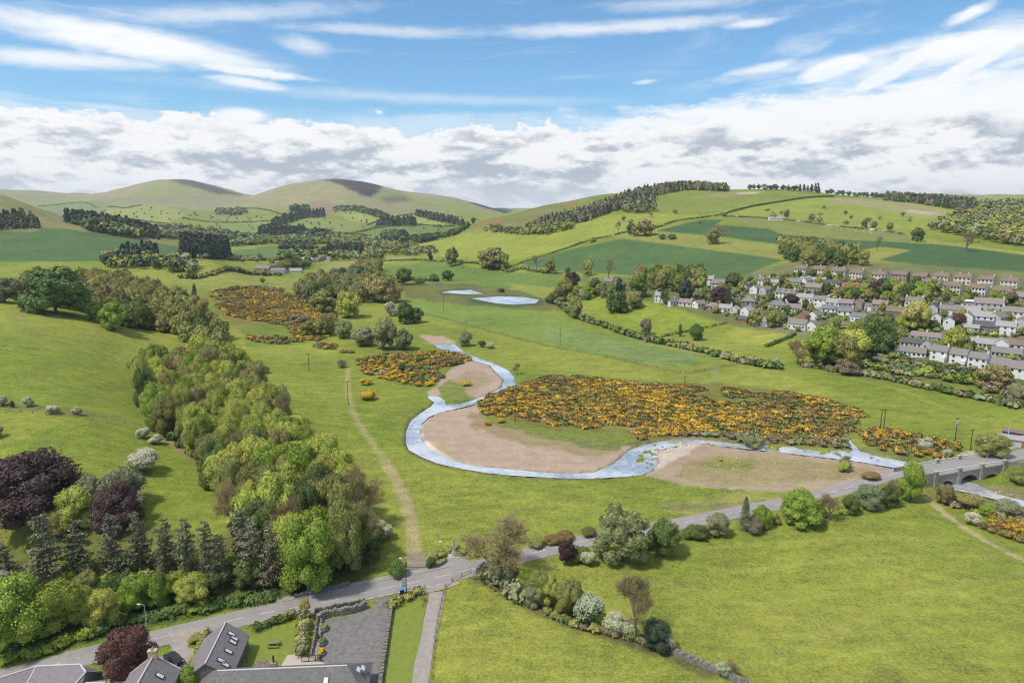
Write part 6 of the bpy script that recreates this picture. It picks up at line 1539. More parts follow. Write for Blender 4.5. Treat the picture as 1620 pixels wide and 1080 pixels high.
T(1440,792,44,66,'round','fresh','big round fresh green tree at the near end of the bridge',lod='a'); T(1412,795,22,40,'bare','x','slim bare tree left of the round tree at the bridge')
T(1225,828,20,22,'shrub','olive','small olive bush in the roadside hedge','bush')
hedge([(1010,868),(1050,858),(1100,850),(1150,842),(1210,832),(1260,822),(1330,812),(1390,800),(1430,790)], 2.2, 1.6, ['dark', 'olive', 'fresh'], 'roadside hedge running to the bridge below the road', seed=8, gaps=.5)
hedge([(770,915),(800,930),(820,945),(850,955)], 4.0, 4.2, ['olive', 'brush', 'grey'], 'overgrown brown hedge at the junction corner of the fields', seed=9)
for i, (px, py, w, h, c) in enumerate([(832,940,40,46,'fresh'),(852,950,46,54,'olive'),(872,955,44,48,'lime'),(820,930,30,34,'dark'),(845,958,34,34,'grey')]): T(px,py,w,h,'round',c,{'fresh':'fresh green bushy tree in the hedge between the two near fields','olive':'olive bushy tree in the hedge between the two near fields','lime':'yellow-green bushy tree in the hedge between the two near fields','grey':'grey bushy tree in the hedge between the two near fields','dark':'dark bushy tree in the hedge between the two near fields'}[c],'tree','trees in the hedge between the fields','a')
T(900,970,56,58,'round','olive','brownish grey-green tree in the hedge left of the white hawthorn',lod='a'); T(932,985,50,56,'blossom','dark','brilliant white hawthorn in the hedge between the near fields','hawthorn',lod='a')
T(1003,1014,80,104,'bare','x','tall bare brown tree rising from the field hedge',lod='a'); T(1040,1028,50,52,'round','fir','very dark evergreen bush at the end of the field hedge',lod='a'); T(1058,1030,22,40,'blossom','grey','white flowering hawthorn touching the very dark evergreen','hawthorn',lod='a')
T(978,1000,46,38,'blossom','olive','thin cream flowering shrub left of the very dark evergreen','bush',lod='a'); T(1142,1068,26,28,'blossom','grey','small white blossom tree on the stone wall','hawthorn',lod='a'); T(1158,1072,32,28,'bare','x','small bare bush on the stone wall beside the blossom tree',lod='a')
hedge([(860,968),(900,985),(940,996),(985,1006),(1040,1024)], 2.0, 1.5, ['brush', 'olive', 'dark'], 'low scrubby hedge under the trees between the near fields', seed=10)
for px, py, w in ((850,863,36),(893,853,36),(875,858,30),(930,846,30)): T(px,py,w,13,'shrub','olive' if px in (850,) else 'gorseg','low gorse and bramble bush on the far verge of the road','bush','verge bushes')
# gorse
mass('gorse', [(762,640),(775,628),(830,608),(868,596),(930,597),(985,604),(1070,612),(1160,616),(1240,622),(1310,634),(1352,648),(1366,657),(1350,668),(1352,684),(1338,700),(1290,702),(1230,698),(1180,694),(1120,684),(1060,688),(1015,694),(1005,690),(1015,676),(990,672),(935,678),(880,672),(820,658),(770,656)], 1.35, 1.05, 3.0, 'bush', ['gorseg', 'gorse', 'dark'], 'broad patch of orange flowering gorse inside the river bend', 'gorse', 21, 100, flow=.62, sizef=.72, gapf=.24)
mass('gorse', [(330,462),(400,458),(460,466),(500,480),(530,495),(535,520),(505,540),(470,536),(455,515),(410,508),(360,500),(340,480)], 3.6, 1.5, 4.4, 'bush', ['gorseg', 'gorse', 'dark'], 'orange gorse scrub on the valley floor behind the long wood', 'gorse', 22, 70, flow=.55, gapf=.33)
mass('gorse', [(330,510),(400,540),(470,548),(560,560),(520,545),(440,535),(380,515)], 4.5, 1.6, 4.2, 'bush', ['gorseg', 'gorse', 'brush'], 'thin strip of gorse above the left meadow', 'gorse', 23, 60, flow=.4, gapf=.42)
mass('gorse', [(560,572),(640,555),(735,562),(745,572),(690,585),(700,600),(660,612),(610,600),(575,590)], 4.0, 1.7, 3.6, 'bush', ['gorseg', 'gorse', 'dark'], 'scattered gorse between the left meadow and the upper river', 'gorse', 24, 110, flow=.55, gapf=.38)
mass('gorse', [(1355,690),(1390,680),(1440,690),(1500,700),(1530,716),(1500,728),(1440,722),(1390,712)], 3.3, 1.9, 3.4, 'bush', ['gorseg', 'gorse', 'olive'], 'gorse bank left of the bridge beyond the river', 'gorse', 25, 120, flow=.4, gapf=.36)
mass('gorse', [(1552,838),(1570,818),(1600,822),(1660,850),(1700,900),(1640,870),(1590,850)], 1.7, 1.5, 2.3, 'bush', ['gorseg', 'gorse'], 'bright yellow gorse bank below the footpath at the right edge', 'gorse', 26, 200, flow=1.1, sizef=.8)
for px, py, w, h in ((680,610,16,9),(578,608,22,12),(582,632,28,18),(710,575,40,12),(738,610,18,9),(1140,729,7,6),(1142,640,14,8),(770,672,14,8),(793,668,14,8),(1380,757,34,10),(1395,690,26,12)):
    T(px,py,w,h,'shrub','gorse' if w < 30 else 'gorseg',{680:'gorse bush on the left bank where the small side channel ends',578:'upper of two gorse bushes beside the tall dark utility pole',582:'larger lower gorse bush beside the tall dark utility pole',710:'wide gorse bush at the top of the upper shingle bar',738:'gorse bush in the middle of the upper shingle bar',1140:'tiny yellow gorse bush on the grassy right shingle',1142:'yellow gorse bush inside the broad gorse patch',770:'left of two small gorse bushes below the gorse patch',793:'right of two small gorse bushes below the gorse patch',1380:'long brown gorse bush beside the road near the bridge',1395:'gorse bush left of the gorse bank by the bridge'}[px],'gorse bush','single gorse bushes',lod='b')
for px, py, w, h, k, c, lb in [(665,572,16,12,'shrub','dark','dark green bush in the rough ground left of the upper river'),(636,585,14,12,'shrub','dark','dark bush among scattered gorse'),(605,592,18,8,'blossom','brush','cream flowering bush low in the gorse beside the left meadow'),(540,581,18,14,'shrub','grey','grey-green bush alone in the upper left meadow'),(418,590,18,14,'shrub','grey','small grey bush alone in the left meadow near the wood'),(388,583,16,24,'round','grey','small grey hawthorn tree in the left meadow by the wood'),(818,592,14,18,'bare','x','small bare bush on the river bank left of the gorse'),
  (1190,708,36,24,'shrub','willow','pale green willow bush on the river bank'),(1340,742,26,24,'bare','x','small yellow-green bush on the right shingle'),(1335,745,22,20,'shrub','lime','rounded yellowish bush on the right shingle'),(1465,712,24,24,'blossom','grey','white-tipped grey bush behind the gorse left of the bridge'),(1497,726,18,20,'blossom','dark','white blossom bush close to the bridge railing'),(1545,728,46,16,'blossom','olive','cream flowering bank along the far railing of the bridge'),
  (1569,722,52,38,'round','olive','broad olive tree behind the far end of the bridge'),(1492,796,30,34,'round','bronze','brownish willow bush in front of the left arch'),(1530,800,50,22,'shrub','olive','low olive scrub below the middle arch'),(1537,828,24,22,'blossom','brush','cream white blossom bush on the riverside below the bridge'),(1562,815,26,20,'shrub','fresh','bright green bush beside the white blossom below the bridge'),(1590,812,40,26,'shrub','grey','grey-green bush left of the small pool at the right edge'),(1610,765,30,26,'shrub','olive','olive bush on the bank right of the bridge')]:
    T(px, py, w, h, k, c, lb, 'bush' if k in ('shrub', 'blossom') else 'tree')
mass('scrub', [(1500,800),(1550,805),(1620,812),(1700,840),(1700,880),(1640,838),(1580,825),(1540,815)], 3.0, 1.3, 2.8, 'bush', ['olive', 'grey', 'brush', 'fresh'], 'mixed low scrub on the bank below the bridge', 'scrub', 27, 90)
mass('scrub', [(1195,690),(1290,700),(1345,704),(1340,712),(1260,702),(1180,700),(1120,692),(1080,688)], 3.2, 1.8, 3.2, 'bush', ['brush', 'grey', 'olive'], 'brown and grey scrub along the far bank below the gorse', 'scrub', 28, 90)
# rough vegetation below the lowest row of houses
mass('scrub', [(1290,560),(1340,556),(1400,560),(1480,580),(1540,590),(1620,610),(1700,640),(1700,665),(1620,632),(1540,612),(1440,596),(1380,585),(1300,574)], 5.2, 3.4, 5.4, 'bush', ['olive', 'fresh', 'grey', 'dark', 'brush'], 'bank of mixed bushes between the village and the far meadow', 'scrub', 29, 90)
T(1300,577,58,66,'round','fresh','large bright green tree at the lower left corner of the village'); T(1262,575,40,38,'bare','x','bare brown tree left of the large bright green tree'); T(1332,580,54,50,'round','olive','olive tree right of the large bright green tree'); T(1345,570,60,52,'round','lime','yellow-green tree behind the olive one at the lower village edge'); T(1385,560,56,60,'round','dark','dark broad tree at the lower village edge'); T(1362,548,50,44,'round','olive','olive tree above the dark broad tree at the village edge')
T(1340,592,40,24,'shrub','brush','brownish bush at the meadow edge below the village','bush'); T(1570,615,56,38,'round','bronze','brownish spreading bush in the scrub at the right'); T(1615,640,40,36,'round','grey','grey-green tree at the right edge of the meadow')
# trees inside the village
V = [(1448,522,44,50,'round','yellow','golden round tree in the middle of the village'),(1508,560,34,44,'round','lime','bright green tree between the two long white cottages'),(1487,560,26,26,'shrub','fresh','fresh bush left of the bright green tree by the cottages'),(1516,520,24,24,'round','red','copper red tree beside the white gabled house'),(1575,488,28,30,'round','fresh','fresh green tree right of the solar-panelled building'),(1600,485,18,26,'tall','fir','slim dark conifer before the pink house at the right edge'),(1590,487,20,26,'bare','x','pale bare tree between the fresh tree and the slim conifer'),
 (1250,483,26,18,'round','purple','dark purple bush in front of the white terrace'),(1288,482,14,24,'fir','fir','dark cypress in front of the white terrace'),(1160,455,30,24,'round','dark','dark evergreen below the crop field at the upper village'),(1085,474,26,34,'round','fir','very dark rounded evergreen above the bungalows'),(1105,477,20,22,'round','willow','pale round willow beside the very dark evergreen'),(1153,488,24,36,'fir','fir','dark spreading cedar among the bungalows'),(1140,478,30,26,'round','purple','dark purple tree left of the dark cedar'),
 (1385,468,26,24,'round','purple','dark purple beech in the middle of the village'),(1195,515,26,26,'round','olive','round olive tree in front of the blue-white house'),(1222,518,24,30,'round','olive','olive tree between the blue-white house and the arched-door house'),(1052,484,18,26,'tall','dark','dark shrub at the corner of the far left house'),
 (905,458,26,28,'round','purple','purple beech left of the village by the pond'),(893,476,34,36,'round','olive','olive tree below the purple beech'),(880,480,22,28,'bare','x','brown twiggy tree left of the purple beech'),(940,462,22,24,'round','dark','dark green tree right of the purple beech'),(932,472,20,22,'round','fresh','fresh green tree below the villa left of the village'),(978,463,18,24,'tall','fir','dark upright conifer beside the cream villa'),
 (975,494,40,36,'dome','dark','big dark green tree standing in the paddock'),(1004,487,30,28,'round','bronze','bronze tree right of the big tree in the paddock'),(1022,529,20,28,'round','brush','brown bare tree at the end of the paddock hedge'),(911,503,24,36,'round','olive','tall olive tree on the meadow edge left of the paddock'),(1075,532,10,20,'tall','dark','slim dark tree in the gardens below the paddock'),(1100,538,24,26,'round','dark','dark green tree in the gardens below the paddock'),
 (1010,470,34,34,'round','dark','dark tree at the left end of the tall village trees')]
for a in V: T(*a[:6], a[6], 'tree' if a[4] not in ('shrub',) else 'bush')
wood([(1000,462),(1030,460),(1080,466),(1112,462),(1112,446),(1060,440),(1010,445)], 9, 15, 10, [(3, 'round', 'fresh'), (3, 'round', 'olive'), (3, 'round', 'dark'), (1, 'round', 'bronze')], 'tree', 'tall trees at the top left of the village', L_('among the tall trees at the top left of the village'), 31, lod='b')
wood([(1318,468),(1352,476),(1420,482),(1470,480),(1480,468),(1440,456),(1395,456),(1372,470),(1340,466)], 8.5, 11, 9, [(4, 'round', 'fresh'), (3, 'round', 'olive'), (3, 'round', 'dark')], 'tree', 'trees in the centre of the village', L_('in the belt of trees across the centre of the village'), 32, lod='b')
wood([(1340,520),(1400,516),(1435,524),(1420,548),(1380,556),(1350,545)], 8, 9.5, 8, [(3, 'round', 'dark'), (3, 'round', 'olive'), (2, 'round', 'fresh')], 'tree', 'trees below the golden tree', L_('in the dark group left below the golden tree'), 33, lod='b')
wood([(1230,408),(1270,420),(1330,424),(1368,420),(1350,402),(1290,398),(1240,396)], 11, 13, 10, [(4, 'round', 'olive'), (3, 'round', 'dark'), (1, 'round', 'grey')], 'tree', 'trees above the top row of houses', L_('in the clump on the slope above the top row of houses'), 34, lod='b')
wood([(860,480),(905,466),(950,455),(990,460),(960,470),(910,482)], 10, 8, 7, [(3, 'round', 'olive'), (3, 'round', 'dark'), (2, 'round', 'grey')], 'tree', 'trees left of the village by the pond', L_('in the belt between the pond and the village'), 35, lod='b')
HP = [hit(x, y) for x, y in ((1262,434),(1620,460),(1620,600),(1400,560),(1250,520),(1180,500),(1120,490),(1180,455))]
taken = [(o.location.x, o.location.y) for o in bpy.data.objects if o.parent is None and o.name.split('.')[0] in ('house', 'shed', 'building', 'terrace_building', 'outbuilding')]
for st_ in ([(1190,466),(1235,470),(1300,490),(1345,502),(1372,508)], [(1248,446),(1330,449),(1440,455),(1600,465),(1660,468)], [(1240,505),(1290,512),(1340,512)], [(1440,530),(1500,536),(1560,536),(1620,540)]):
    L0 = ground_line(st_, 3); ribbon('village_street', L0, -2.4, 2.4, .12, M_ROAD); taken += [(p.x, p.y) for p in L0[::2]]
def clear(P, d): return [q for q in P if all((q[0]-a)**2+(q[1]-b)**2 > d*d for a, b in taken)]
rg_ = np.random.default_rng(77)
tw = [(1120,492),(1060,480),(1110,455),(1180,448),(1262,434),(1400,446),(1480,460),(1600,466),(1640,470),(1660,600),(1590,590),(1520,578),(1440,560),(1400,548),(1330,520),(1260,524),(1200,515)]
gp = clear(scatter(tw, 4.8, rg_), 5.2)
mass('garden_shrubs', None, 1, 2.5, 3.6, 'bush', ['olive', 'dark', 'fresh', 'grey', 'brush', 'lime'], 'shrubs and hedges filling the village gardens', 'shrubs', 41, 70, pts_=gp, hv=.4)
gt_ = clear(scatter(tw, 11, rg_), 6.8)
for x, y in gt_:
    c = rr.choice(['fresh', 'olive', 'dark', 'olive', 'grey', 'bronze']); hh = rr.uniform(5, 9.5)
    CAND.append((hh/y, x, y, rr.uniform(4.5, 7), hh, 'round', c, L_('in a garden between the village houses')[c], 'tree', 'garden trees of the village'))
# hedges of the middle distance
hedge([(872,470),(900,495),(935,510),(965,520),(1000,532),(1030,541),(1080,550),(1130,562),(1180,575),(1240,585)], 4.5, 4.0, ['olive', 'grey', 'dark', 'brush'], 'thick hedge along the far side of the green meadow', seed=42)
hedge([(1265,578),(1310,586),(1360,592),(1400,600),(1450,612),(1500,622),(1560,634),(1620,650)], 4.0, 3.2, ['olive', 'grey', 'dark', 'brush'], 'hedge along the top of the right-hand meadow', seed=43)
hedge([(1022,540),(1060,530),(1100,522),(1150,510)], 2.0, 1.5, ['olive', 'dark'], 'thin hedge crossing the paddock gardens', seed=44, gaps=.3)
hedge([(1212,549),(1232,541),(1260,529)], 2.2, 2.0, ['dark'], 'straight dark hedge beside the yellow lawn', seed=45)
hedge([(1520,506),(1560,498),(1620,484)], 2.0, 2.0, ['lime', 'olive'], 'neat light green hedge right of the village core', seed=46)
hedge([(810,422),(860,405),(900,392),(935,380),(968,374)], 3.0, 2.2, ['dark', 'olive'], 'hedge climbing between the lime field and the dark crop field', seed=47)
hedge([(972,372),(1000,366),(1040,360),(1070,350),(1115,344),(1142,340)], 3.2, 2.2, ['dark', 'olive'], 'hedge on the hill between the lime strip and the upper crop field', seed=48, gaps=.15)
hedge([(1140,340),(1190,327),(1250,317),(1320,311.5)], 4.0, 2.8, ['fir', 'dark'], 'dark hedge curving up the hill to the skyline wood', seed=49)
hedge([(1142,342),(1200,345),(1260,350),(1320,358),(1380,364),(1430,371)], 3.5, 2.0, ['white', 'brush', 'dark'], 'hedge flecked with white blossom across the hillside', seed=50)
hedge([(700,413),(740,416),(790,425),(840,428),(890,433)], 4.0, 3.5, ['olive', 'dark', 'grey'], 'hedge at the foot of the dark crop field by the valley floor', seed=51)
hedge([(600,413),(650,412),(700,414)], 3.5, 2.5, ['dark', 'olive'], 'hedge along the far edge of the valley meadow', seed=52)
hedge([(410,360),(440,352),(470,349)], 7, 5, ['fir', 'dark'], 'far dark hedge on the fields below the hill', seed=53)
hedge([(440,372),(500,370),(560,371),(600,376)], 7, 5, ['dark', 'olive'], 'far hedge along the bottom of the patchwork fields', seed=54)
hedge([(560,369),(600,360),(640,355),(700,361)], 7, 4, ['dark', 'olive'], 'far hedge between two patchwork fields', seed=55)
hedge([(280,440),(330,436),(400,434),(450,436)], 6, 4, ['olive', 'dark'], 'hedge across the valley floor left of the farmstead', seed=56)
hedge([(340,470),(360,460),(400,456),(450,462)], 6, 3, ['brush', 'olive'], 'brown hedge behind the valley gorse', seed=57)
# single trees of the middle distance
S = [(736,547,24,26,'round','grey','grey-green tree beside the top of the river'),(762,549,14,12,'shrub','dark','small dark bush right of the grey-green tree by the river'),(776,551,14,10,'blossom','grey','pale flowering bush by the upper river'),
 (551,502,46,44,'round','lime','bright yellow-green tree above the upper river'),(513,495,44,36,'round','olive','olive tree left of the bright yellow-green one'),(612,478,52,42,'round','bronze','broad bronze tree at the end of the riverside wood'),(588,474,40,40,'round','bronze','bronze tree left of the broad one in the riverside wood'),
 (642,512,30,34,'round','dark','dark bush right of the footpath above the river'),(618,500,24,26,'blossom','grey','white-tinged bush beside the dark one above the river'),(655,510,30,26,'round','dark','second dark bush right of the footpath above the river'),
 (515,530,36,36,'round','olive','olive bush in the gorse above the left meadow'),(545,534,34,30,'round','willow','pale willow bush above the left meadow'),(577,546,44,32,'round','grey','grey-green willow bush right of the pale one'),(607,552,44,52,'round','willow','tall pale willow in the scrub by the upper river'),(640,553,34,34,'round','willow','pale willow at the right end of the riverside scrub'),(488,532,28,26,'round','olive','brownish bush in the gorse at left'),(475,510,34,16,'shrub','brush','low grey bush in the middle of the gorse'),
 (640,450,28,26,'round','dark','dark tree left of the pond'),(665,450,16,12,'shrub','dark','low dark bush left of the pond'),(686,445,18,12,'shrub','dark','low dark bush in front of the round tree near the pond'),(708,444,22,17,'round','dark','round dark tree alone in the meadow behind the pond'),(792,462,14,8,'shrub','dark','small bush between the two ponds'),
 (681,413,10,14,'tall','purple','small dark purple tree at the far hedge'),(715,421,24,30,'round','olive','olive tree in the far hedge'),(780,425,44,34,'round','bronze','wide bronze tree in the far hedge below the lime field'),(765,424,24,28,'round','olive','olive tree left of the wide bronze one'),(797,425,20,26,'round','fresh','green tree right of the wide bronze one'),(730,424,12,14,'bare','x','small bare tree in the far hedge'),
 (870,432,20,24,'round','olive','round tree at the foot of the dark crop field'),(930,437,18,28,'round','olive','slim olive tree before the dark crop field'),(963,442,24,34,'bare','x','purple-grey bare tree before the dark crop field'),(848,430,14,26,'bare','x','thin bare tree at the foot of the crop field'),(898,433,10,12,'shrub','dark','small dark bush at the crop field foot'),
 (978,370,12,20,'bare','x','bare tree on the hillside hedge'),(998,371,16,18,'round','dark','dark tree on the hillside hedge'),(1020,373,34,26,'round','bronze','bronze tree group on the hillside hedge'),(1004,373,14,16,'round','olive','olive tree on the hillside hedge left of the bronze one'),(1048,378,14,8,'shrub','dark','low dark bush below the hillside trees'),(1064,378,16,9,'shrub','dark','second low dark bush below the hillside trees'),(1132,385,34,28,'bare','x','pale bare trees standing before the upper crop field'),(1128,386,24,24,'round','bronze','bronze tree among the pale bare ones'),(938,383,12,9,'shrub','bronze','small bush on the lime field hedge'),
 (1222,344,8,9,'round','brush','small bare tree on the skyline hedge, left'),(1244,344,11,13,'round','brush','small bare tree on the hillside hedge above the white shed'),(1284,349,11,11,'round','brush','small tree right of the white shed'),(1367,360,11,13,'round','brush','small tree in the blossom-flecked hedge'),(1382,361,11,11,'round','brush','small tree in the blossom-flecked hedge, right of its twin'),(1407,365,12,14,'round','olive','green tree towards the right end of the blossom hedge'),(1450,382,22,22,'round','dark','dark round tree at the corner of the crop field'),(1388,398,16,26,'bare','x','thin bare tree in the crop field corner'),(1528,397,36,30,'bare','x','wide bare brown tree below the right-hand wood')]
for a in S: T(*a[:6], a[6], 'tree' if a[4] not in ('shrub', 'blossom') else 'bush')
wood([(468,472),(520,482),(600,478),(612,455),(590,440),(540,440),(500,450)], 10, 15, 11, [(4, 'round', 'olive'), (3, 'round', 'grey'), (3, 'round', 'dark'), (3, 'round', 'bronze'), (1, 'bare', 'x')], 'tree', 'trees of the riverside wood in the valley', L_('in the riverside wood in the middle of the valley'), 61, lod='b')
wood([(560,440),(595,442),(602,425),(575,420)], 12, 16, 11, [(2, 'round', 'bronze'), (2, 'round', 'olive')], 'tree', 'trees behind the riverside wood', L_('just behind the riverside wood'), 62, lod='c')
wood([(442,432),(470,427),(495,424),(490,418),(450,420)], 14, 13, 12, [(2, 'round', 'dark'), (2, 'round', 'olive')], 'tree', 'trees around the valley farmstead', L_('around the valley farmstead'), 63, lod='c')
# ---- far woods, each one mass
YMAX = {**{k: 1640 for k in range(95, 100)}, 100: 1600, 101: 1620, 102: 1690, 103: 1720, 104: 1500, 105: 1800, 106: 950, 75: 1250, 76: 1500, 77: 1700, 87: 1900, 72: 900, 73: 900, 74: 960}
def M(nm, poly, sp, h, w, kind, cols, lb, seed, nper=34): return mass(nm, None, sp, h, w, kind, cols, lb, 'wood', seed, nper, wp=wpoly(poly, YMAX.get(seed, 4200)))
M('conifer_plantation', [(288,413),(362,410),(362,400),(335,396),(288,398)], 6.5, 24, 9, 'fir', ['fir'], 'dense dark block of conifers on the valley floor', 71, 60)
M('woodland', [(262,430),(300,436),(310,428),(290,412),(262,416)], 9, 12, 11, 'bush', ['olive', 'grey', 'dark'], 'low trees left of the dark conifer block', 72, 50)
M('woodland', [(165,424),(250,428),(262,416),(200,410),(170,414)], 9, 13, 10, 'bush', ['dark', 'olive', 'fir'], 'dark wood in the hollow behind the bronze belt', 73, 50)
M('conifer_plantation', [(185,418),(250,414),(245,409),(195,409)], 8, 20, 8, 'fir', ['fir'], 'conifers rising from the hollow below the green crop slope', 74, 50)
M('conifer_plantation', [(-80,366),(0,364),(62,362),(50,352),(0,352),(-80,350)], 9, 20, 9, 'fir', ['fir', 'dark'], 'dark conifer strip on the left hill above the crop field', 75, 50)
M('woodland', [(138,366),(185,374),(226,380),(224,372),(180,358),(120,352)], 10, 17, 12, 'bush', ['fir', 'dark', 'olive'], 'dark wooded strip running down the foot of the left hill', 76, 50)
M('conifer_plantation', [(100,352),(150,362),(200,372),(255,380),(240,370),(180,355),(130,350)], 11, 22, 10, 'fir', ['fir'], 'conifer belt behind the foot of the left hill', 77, 40)
M('woodland', [(232,372),(300,378),(355,385),(400,388),(400,378),(340,368),(280,360),(240,362)], 17, 16, 18, 'bush', ['fir', 'dark', 'grey', 'olive'], 'grey woodland along the far valley floor at left', 78, 50)
M('woodland', [(360,390),(420,386),(480,386),(560,388),(600,392),(600,384),(520,378),(470,374),(430,374),(380,378)], 17, 14, 18, 'bush', ['grey', 'dark', 'olive'], 'band of trees across the far valley behind the farmstead', 79, 50)
M('conifer_plantation', [(410,380),(485,378),(482,368),(412,368)], 12, 24, 12, 'fir', ['fir'], 'dark conifer block below the patchwork fields', 80, 50)
M('woodland', [(482,380),(525,384),(520,372),(485,372)], 15, 20, 17, 'bush', ['dark', 'fir'], 'dark broadleaf clump right of the conifer block', 81, 50)
M('woodland', [(445,398),(498,398),(495,391),(448,391)], 13, 15, 14, 'bush', ['fir', 'dark'], 'dark clump in the green strip behind the farmstead', 82, 50)
M('conifer_plantation', [(505,408),(575,406),(575,398),(520,400)], 9, 17, 8, 'fir', ['fir', 'fir'], 'dark conifer strip beyond the riverside wood', 83, 50)
M('woodland', [(440,412),(520,414),(600,412),(606,396),(575,396),(560,404),(500,404),(450,404)], 15, 12, 14, 'bush', ['olive', 'dark', 'grey'], 'trees behind the farm sheds', 84, 50)
M('woodland', [(600,402),(650,405),(690,400),(650,390),(610,386)], 14, 10, 12, 'bush', ['grey', 'olive', 'dark'], 'scattered trees in the mouth of the valley', 85, 50)
M('woodland', [(605,385),(640,388),(645,376),(610,372)], 14, 20, 16, 'bush', ['fir', 'dark'], 'dark clump beside the far village', 86, 50)
M('woodland', [(660,386),(700,378),(740,362),(758,352),(752,348),(720,362),(680,376),(650,382)], 9, 15, 11, 'bush', ['fir', 'dark', 'dark'], 'dark wooded edge of the ridge right of the gap', 87, 50)
M('conifer_plantation', [(426,361),(450,356),(480,346),(515,344),(512,338),(470,342),(432,354)], 14, 20, 12, 'fir', ['fir'], 'curved conifer plantation on the fields below the hill', 88, 36)
M('woodland', [(457,336),(490,336),(488,330),(460,330)], 18, 20, 16, 'bush', ['fir', 'dark'], 'small wood high on the slope below the hill', 89, 30)
M('conifer_plantation', [(596,358),(660,358),(650,352),(605,352)], 14, 22, 14, 'fir', ['fir'], 'oval dark plantation at the foot of the hill', 90, 40)
M('woodland', [(562,330),(590,336),(615,345),(612,348),(580,340),(560,335)], 18, 18, 16, 'bush', ['fir', 'dark'], 'narrow wood on the shoulder of the hill', 91, 30)
M('conifer_plantation', [(660,338),(700,346),(735,356),(728,358),(690,350),(658,342)], 16, 20, 14, 'fir', ['fir'], 'narrow plantation strip slanting down towards the gap', 92, 30)
M('woodland', [(340,340),(390,340),(388,334),(345,334)], 22, 18, 18, 'bush', ['grey', 'dark'], 'thin wood between the two distant hills', 93, 30)
M('woodland', [(525,335),(560,334),(560,329),(530,330)], 20, 16, 16, 'bush', ['grey', 'dark'], 'thin grey wood on the hill side left of the narrow one', 94, 30)
# ridge wood on the right of the gap
M('plantation', [(880,360),(930,350),(975,334),(1000,325),(1035,318),(1036,310),(1080,302),(1150,303),(1148,299),(1100,296),(1060,297),(1010,305),(975,318),(925,335),(870,348),(840,362)], 7.5, 13, 8, 'fir', ['brush', 'fir', 'grey'], 'dark bare-stemmed plantation climbing over the ridge', 95, 60)
M('woodland', [(830,372),(862,372),(905,362),(900,350),(860,352),(838,360)], 9, 10, 10, 'bush', ['dark', 'olive'], 'green bushy lower end of the ridge plantation', 96, 60)
M('woodland', [(1040,303),(1090,300),(1150,303),(1148,300),(1100,296),(1045,299)], 10, 14, 11, 'bush', ['dark', 'olive'], 'green treetops on the crest of the ridge', 97, 50)
M('woodland', [(985,336),(1005,338),(1035,336),(1030,325),(990,326)], 11, 15, 10, 'bush', ['grey', 'dark', 'brush'], 'clump of taller trees below the ridge plantation', 98, 60)
M('woodland', [(760,365),(830,372),(835,364),(780,358)], 9, 5, 7, 'bush', ['dark', 'olive'], 'scrub at the foot of the bracken slope', 99, 40)
M('skyline_trees', [(1185,301),(1215,301),(1262,303),(1260,299),(1190,299)], 14, 11, 10, 'bush', ['fir', 'dark', 'olive'], 'line of trees on the skyline of the right hill', 100, 50)
M('skyline_trees', [(1262,302),(1300,306),(1296,300),(1268,299)], 10, 17, 10, 'fir', ['fir', 'fir'], 'tall dark conifers on the skyline of the right hill', 101, 60)
M('woodland', [(1300,306),(1380,314),(1440,318),(1440,312),(1380,309),(1310,303)], 12, 11, 10, 'bush', ['dark', 'fir'], 'falling line of skyline trees right of the tall conifers', 102, 50)
M('plantation', [(1400,318),(1450,322),(1500,330),(1535,336),(1545,325),(1500,316),(1440,312),(1400,312)], 12, 15, 11, 'fir', ['fir', 'brush', 'dark'], 'dark plantation beyond the hilltop field at right', 103, 50)
M('woodland', [(1470,364),(1530,375),(1600,388),(1700,400),(1700,360),(1620,345),(1540,338),(1500,352)], 11, 13, 12, 'bush', ['olive', 'dark', 'olive', 'grey', 'fresh', 'bronze'], 'mixed wood on the hillside at the right edge', 104, 90)
M('woodland', [(1550,342),(1620,345),(1700,350),(1700,325),(1620,322),(1550,325)], 14, 13, 13, 'bush', ['olive', 'dark', 'grey'], 'upper part of the mixed hillside wood at right', 105, 60)
M('hedgerow', [(1225,385),(1300,392),(1300,388),(1230,381)], 8, 8, 8, 'bush', ['olive', 'dark'], 'scrubby trees between the upper and lower crop fields', 106, 60)
FHK = 0
for ln, lb in [([(290,345),(345,352),(430,350)],'far hedge at the foot of the saddle between the two hills'),([(140,341),(200,346),(262,354)],'far hedge below the lime field under the left hill'),([(60,326),(140,322),(185,328),(225,325)],'far hedge above the lime field under the left hill'),([(580,356),(610,347),(645,340),(690,338)],'far hedge between the two lime fields below the hill'),([(660,357),(712,358),(740,352)],'far hedge under the slanting plantation strip'),([(400,372),(426,361),(447,361),(490,366),(552,370)],'far hedge joining the patchwork fields'),([(345,332),(400,330),(440,338),(470,342)],'far hedge rising to the curved plantation'),([(365,412),(420,412),(505,406)],'hedge along the dark green strip of the valley floor'),([(600,440),(640,443),(700,445)],'hedge behind the small trees west of the pond')]:
    hedge(ln, 7, 4, ['dark', 'olive'], lb, seed=200+FHK, gaps=.2); FHK += 1
for i, (poly, sp, lb) in enumerate([([(150,350),(300,350),(420,370),(420,345),(300,335),(160,335)],75,'loose trees dotted over the far fields below the left hill'),([(430,370),(700,370),(740,345),(600,335),(440,335)],80,'loose trees dotted over the patchwork fields'),([(960,350),(1130,335),(1300,330),(1480,345),(1440,370),(1250,348),(1140,350),(1000,368)],70,'loose thorn trees dotted over the right-hand hill'),([(280,440),(420,450),(460,430),(400,405),(300,420)],45,'loose trees dotted over the valley floor')]):
    mass('scattered_trees', poly, sp*.62, 7, 7, 'bush', ['dark', 'olive', 'grey'], lb, 'trees', 230+i, 50, hv=.4, gapf=.54)
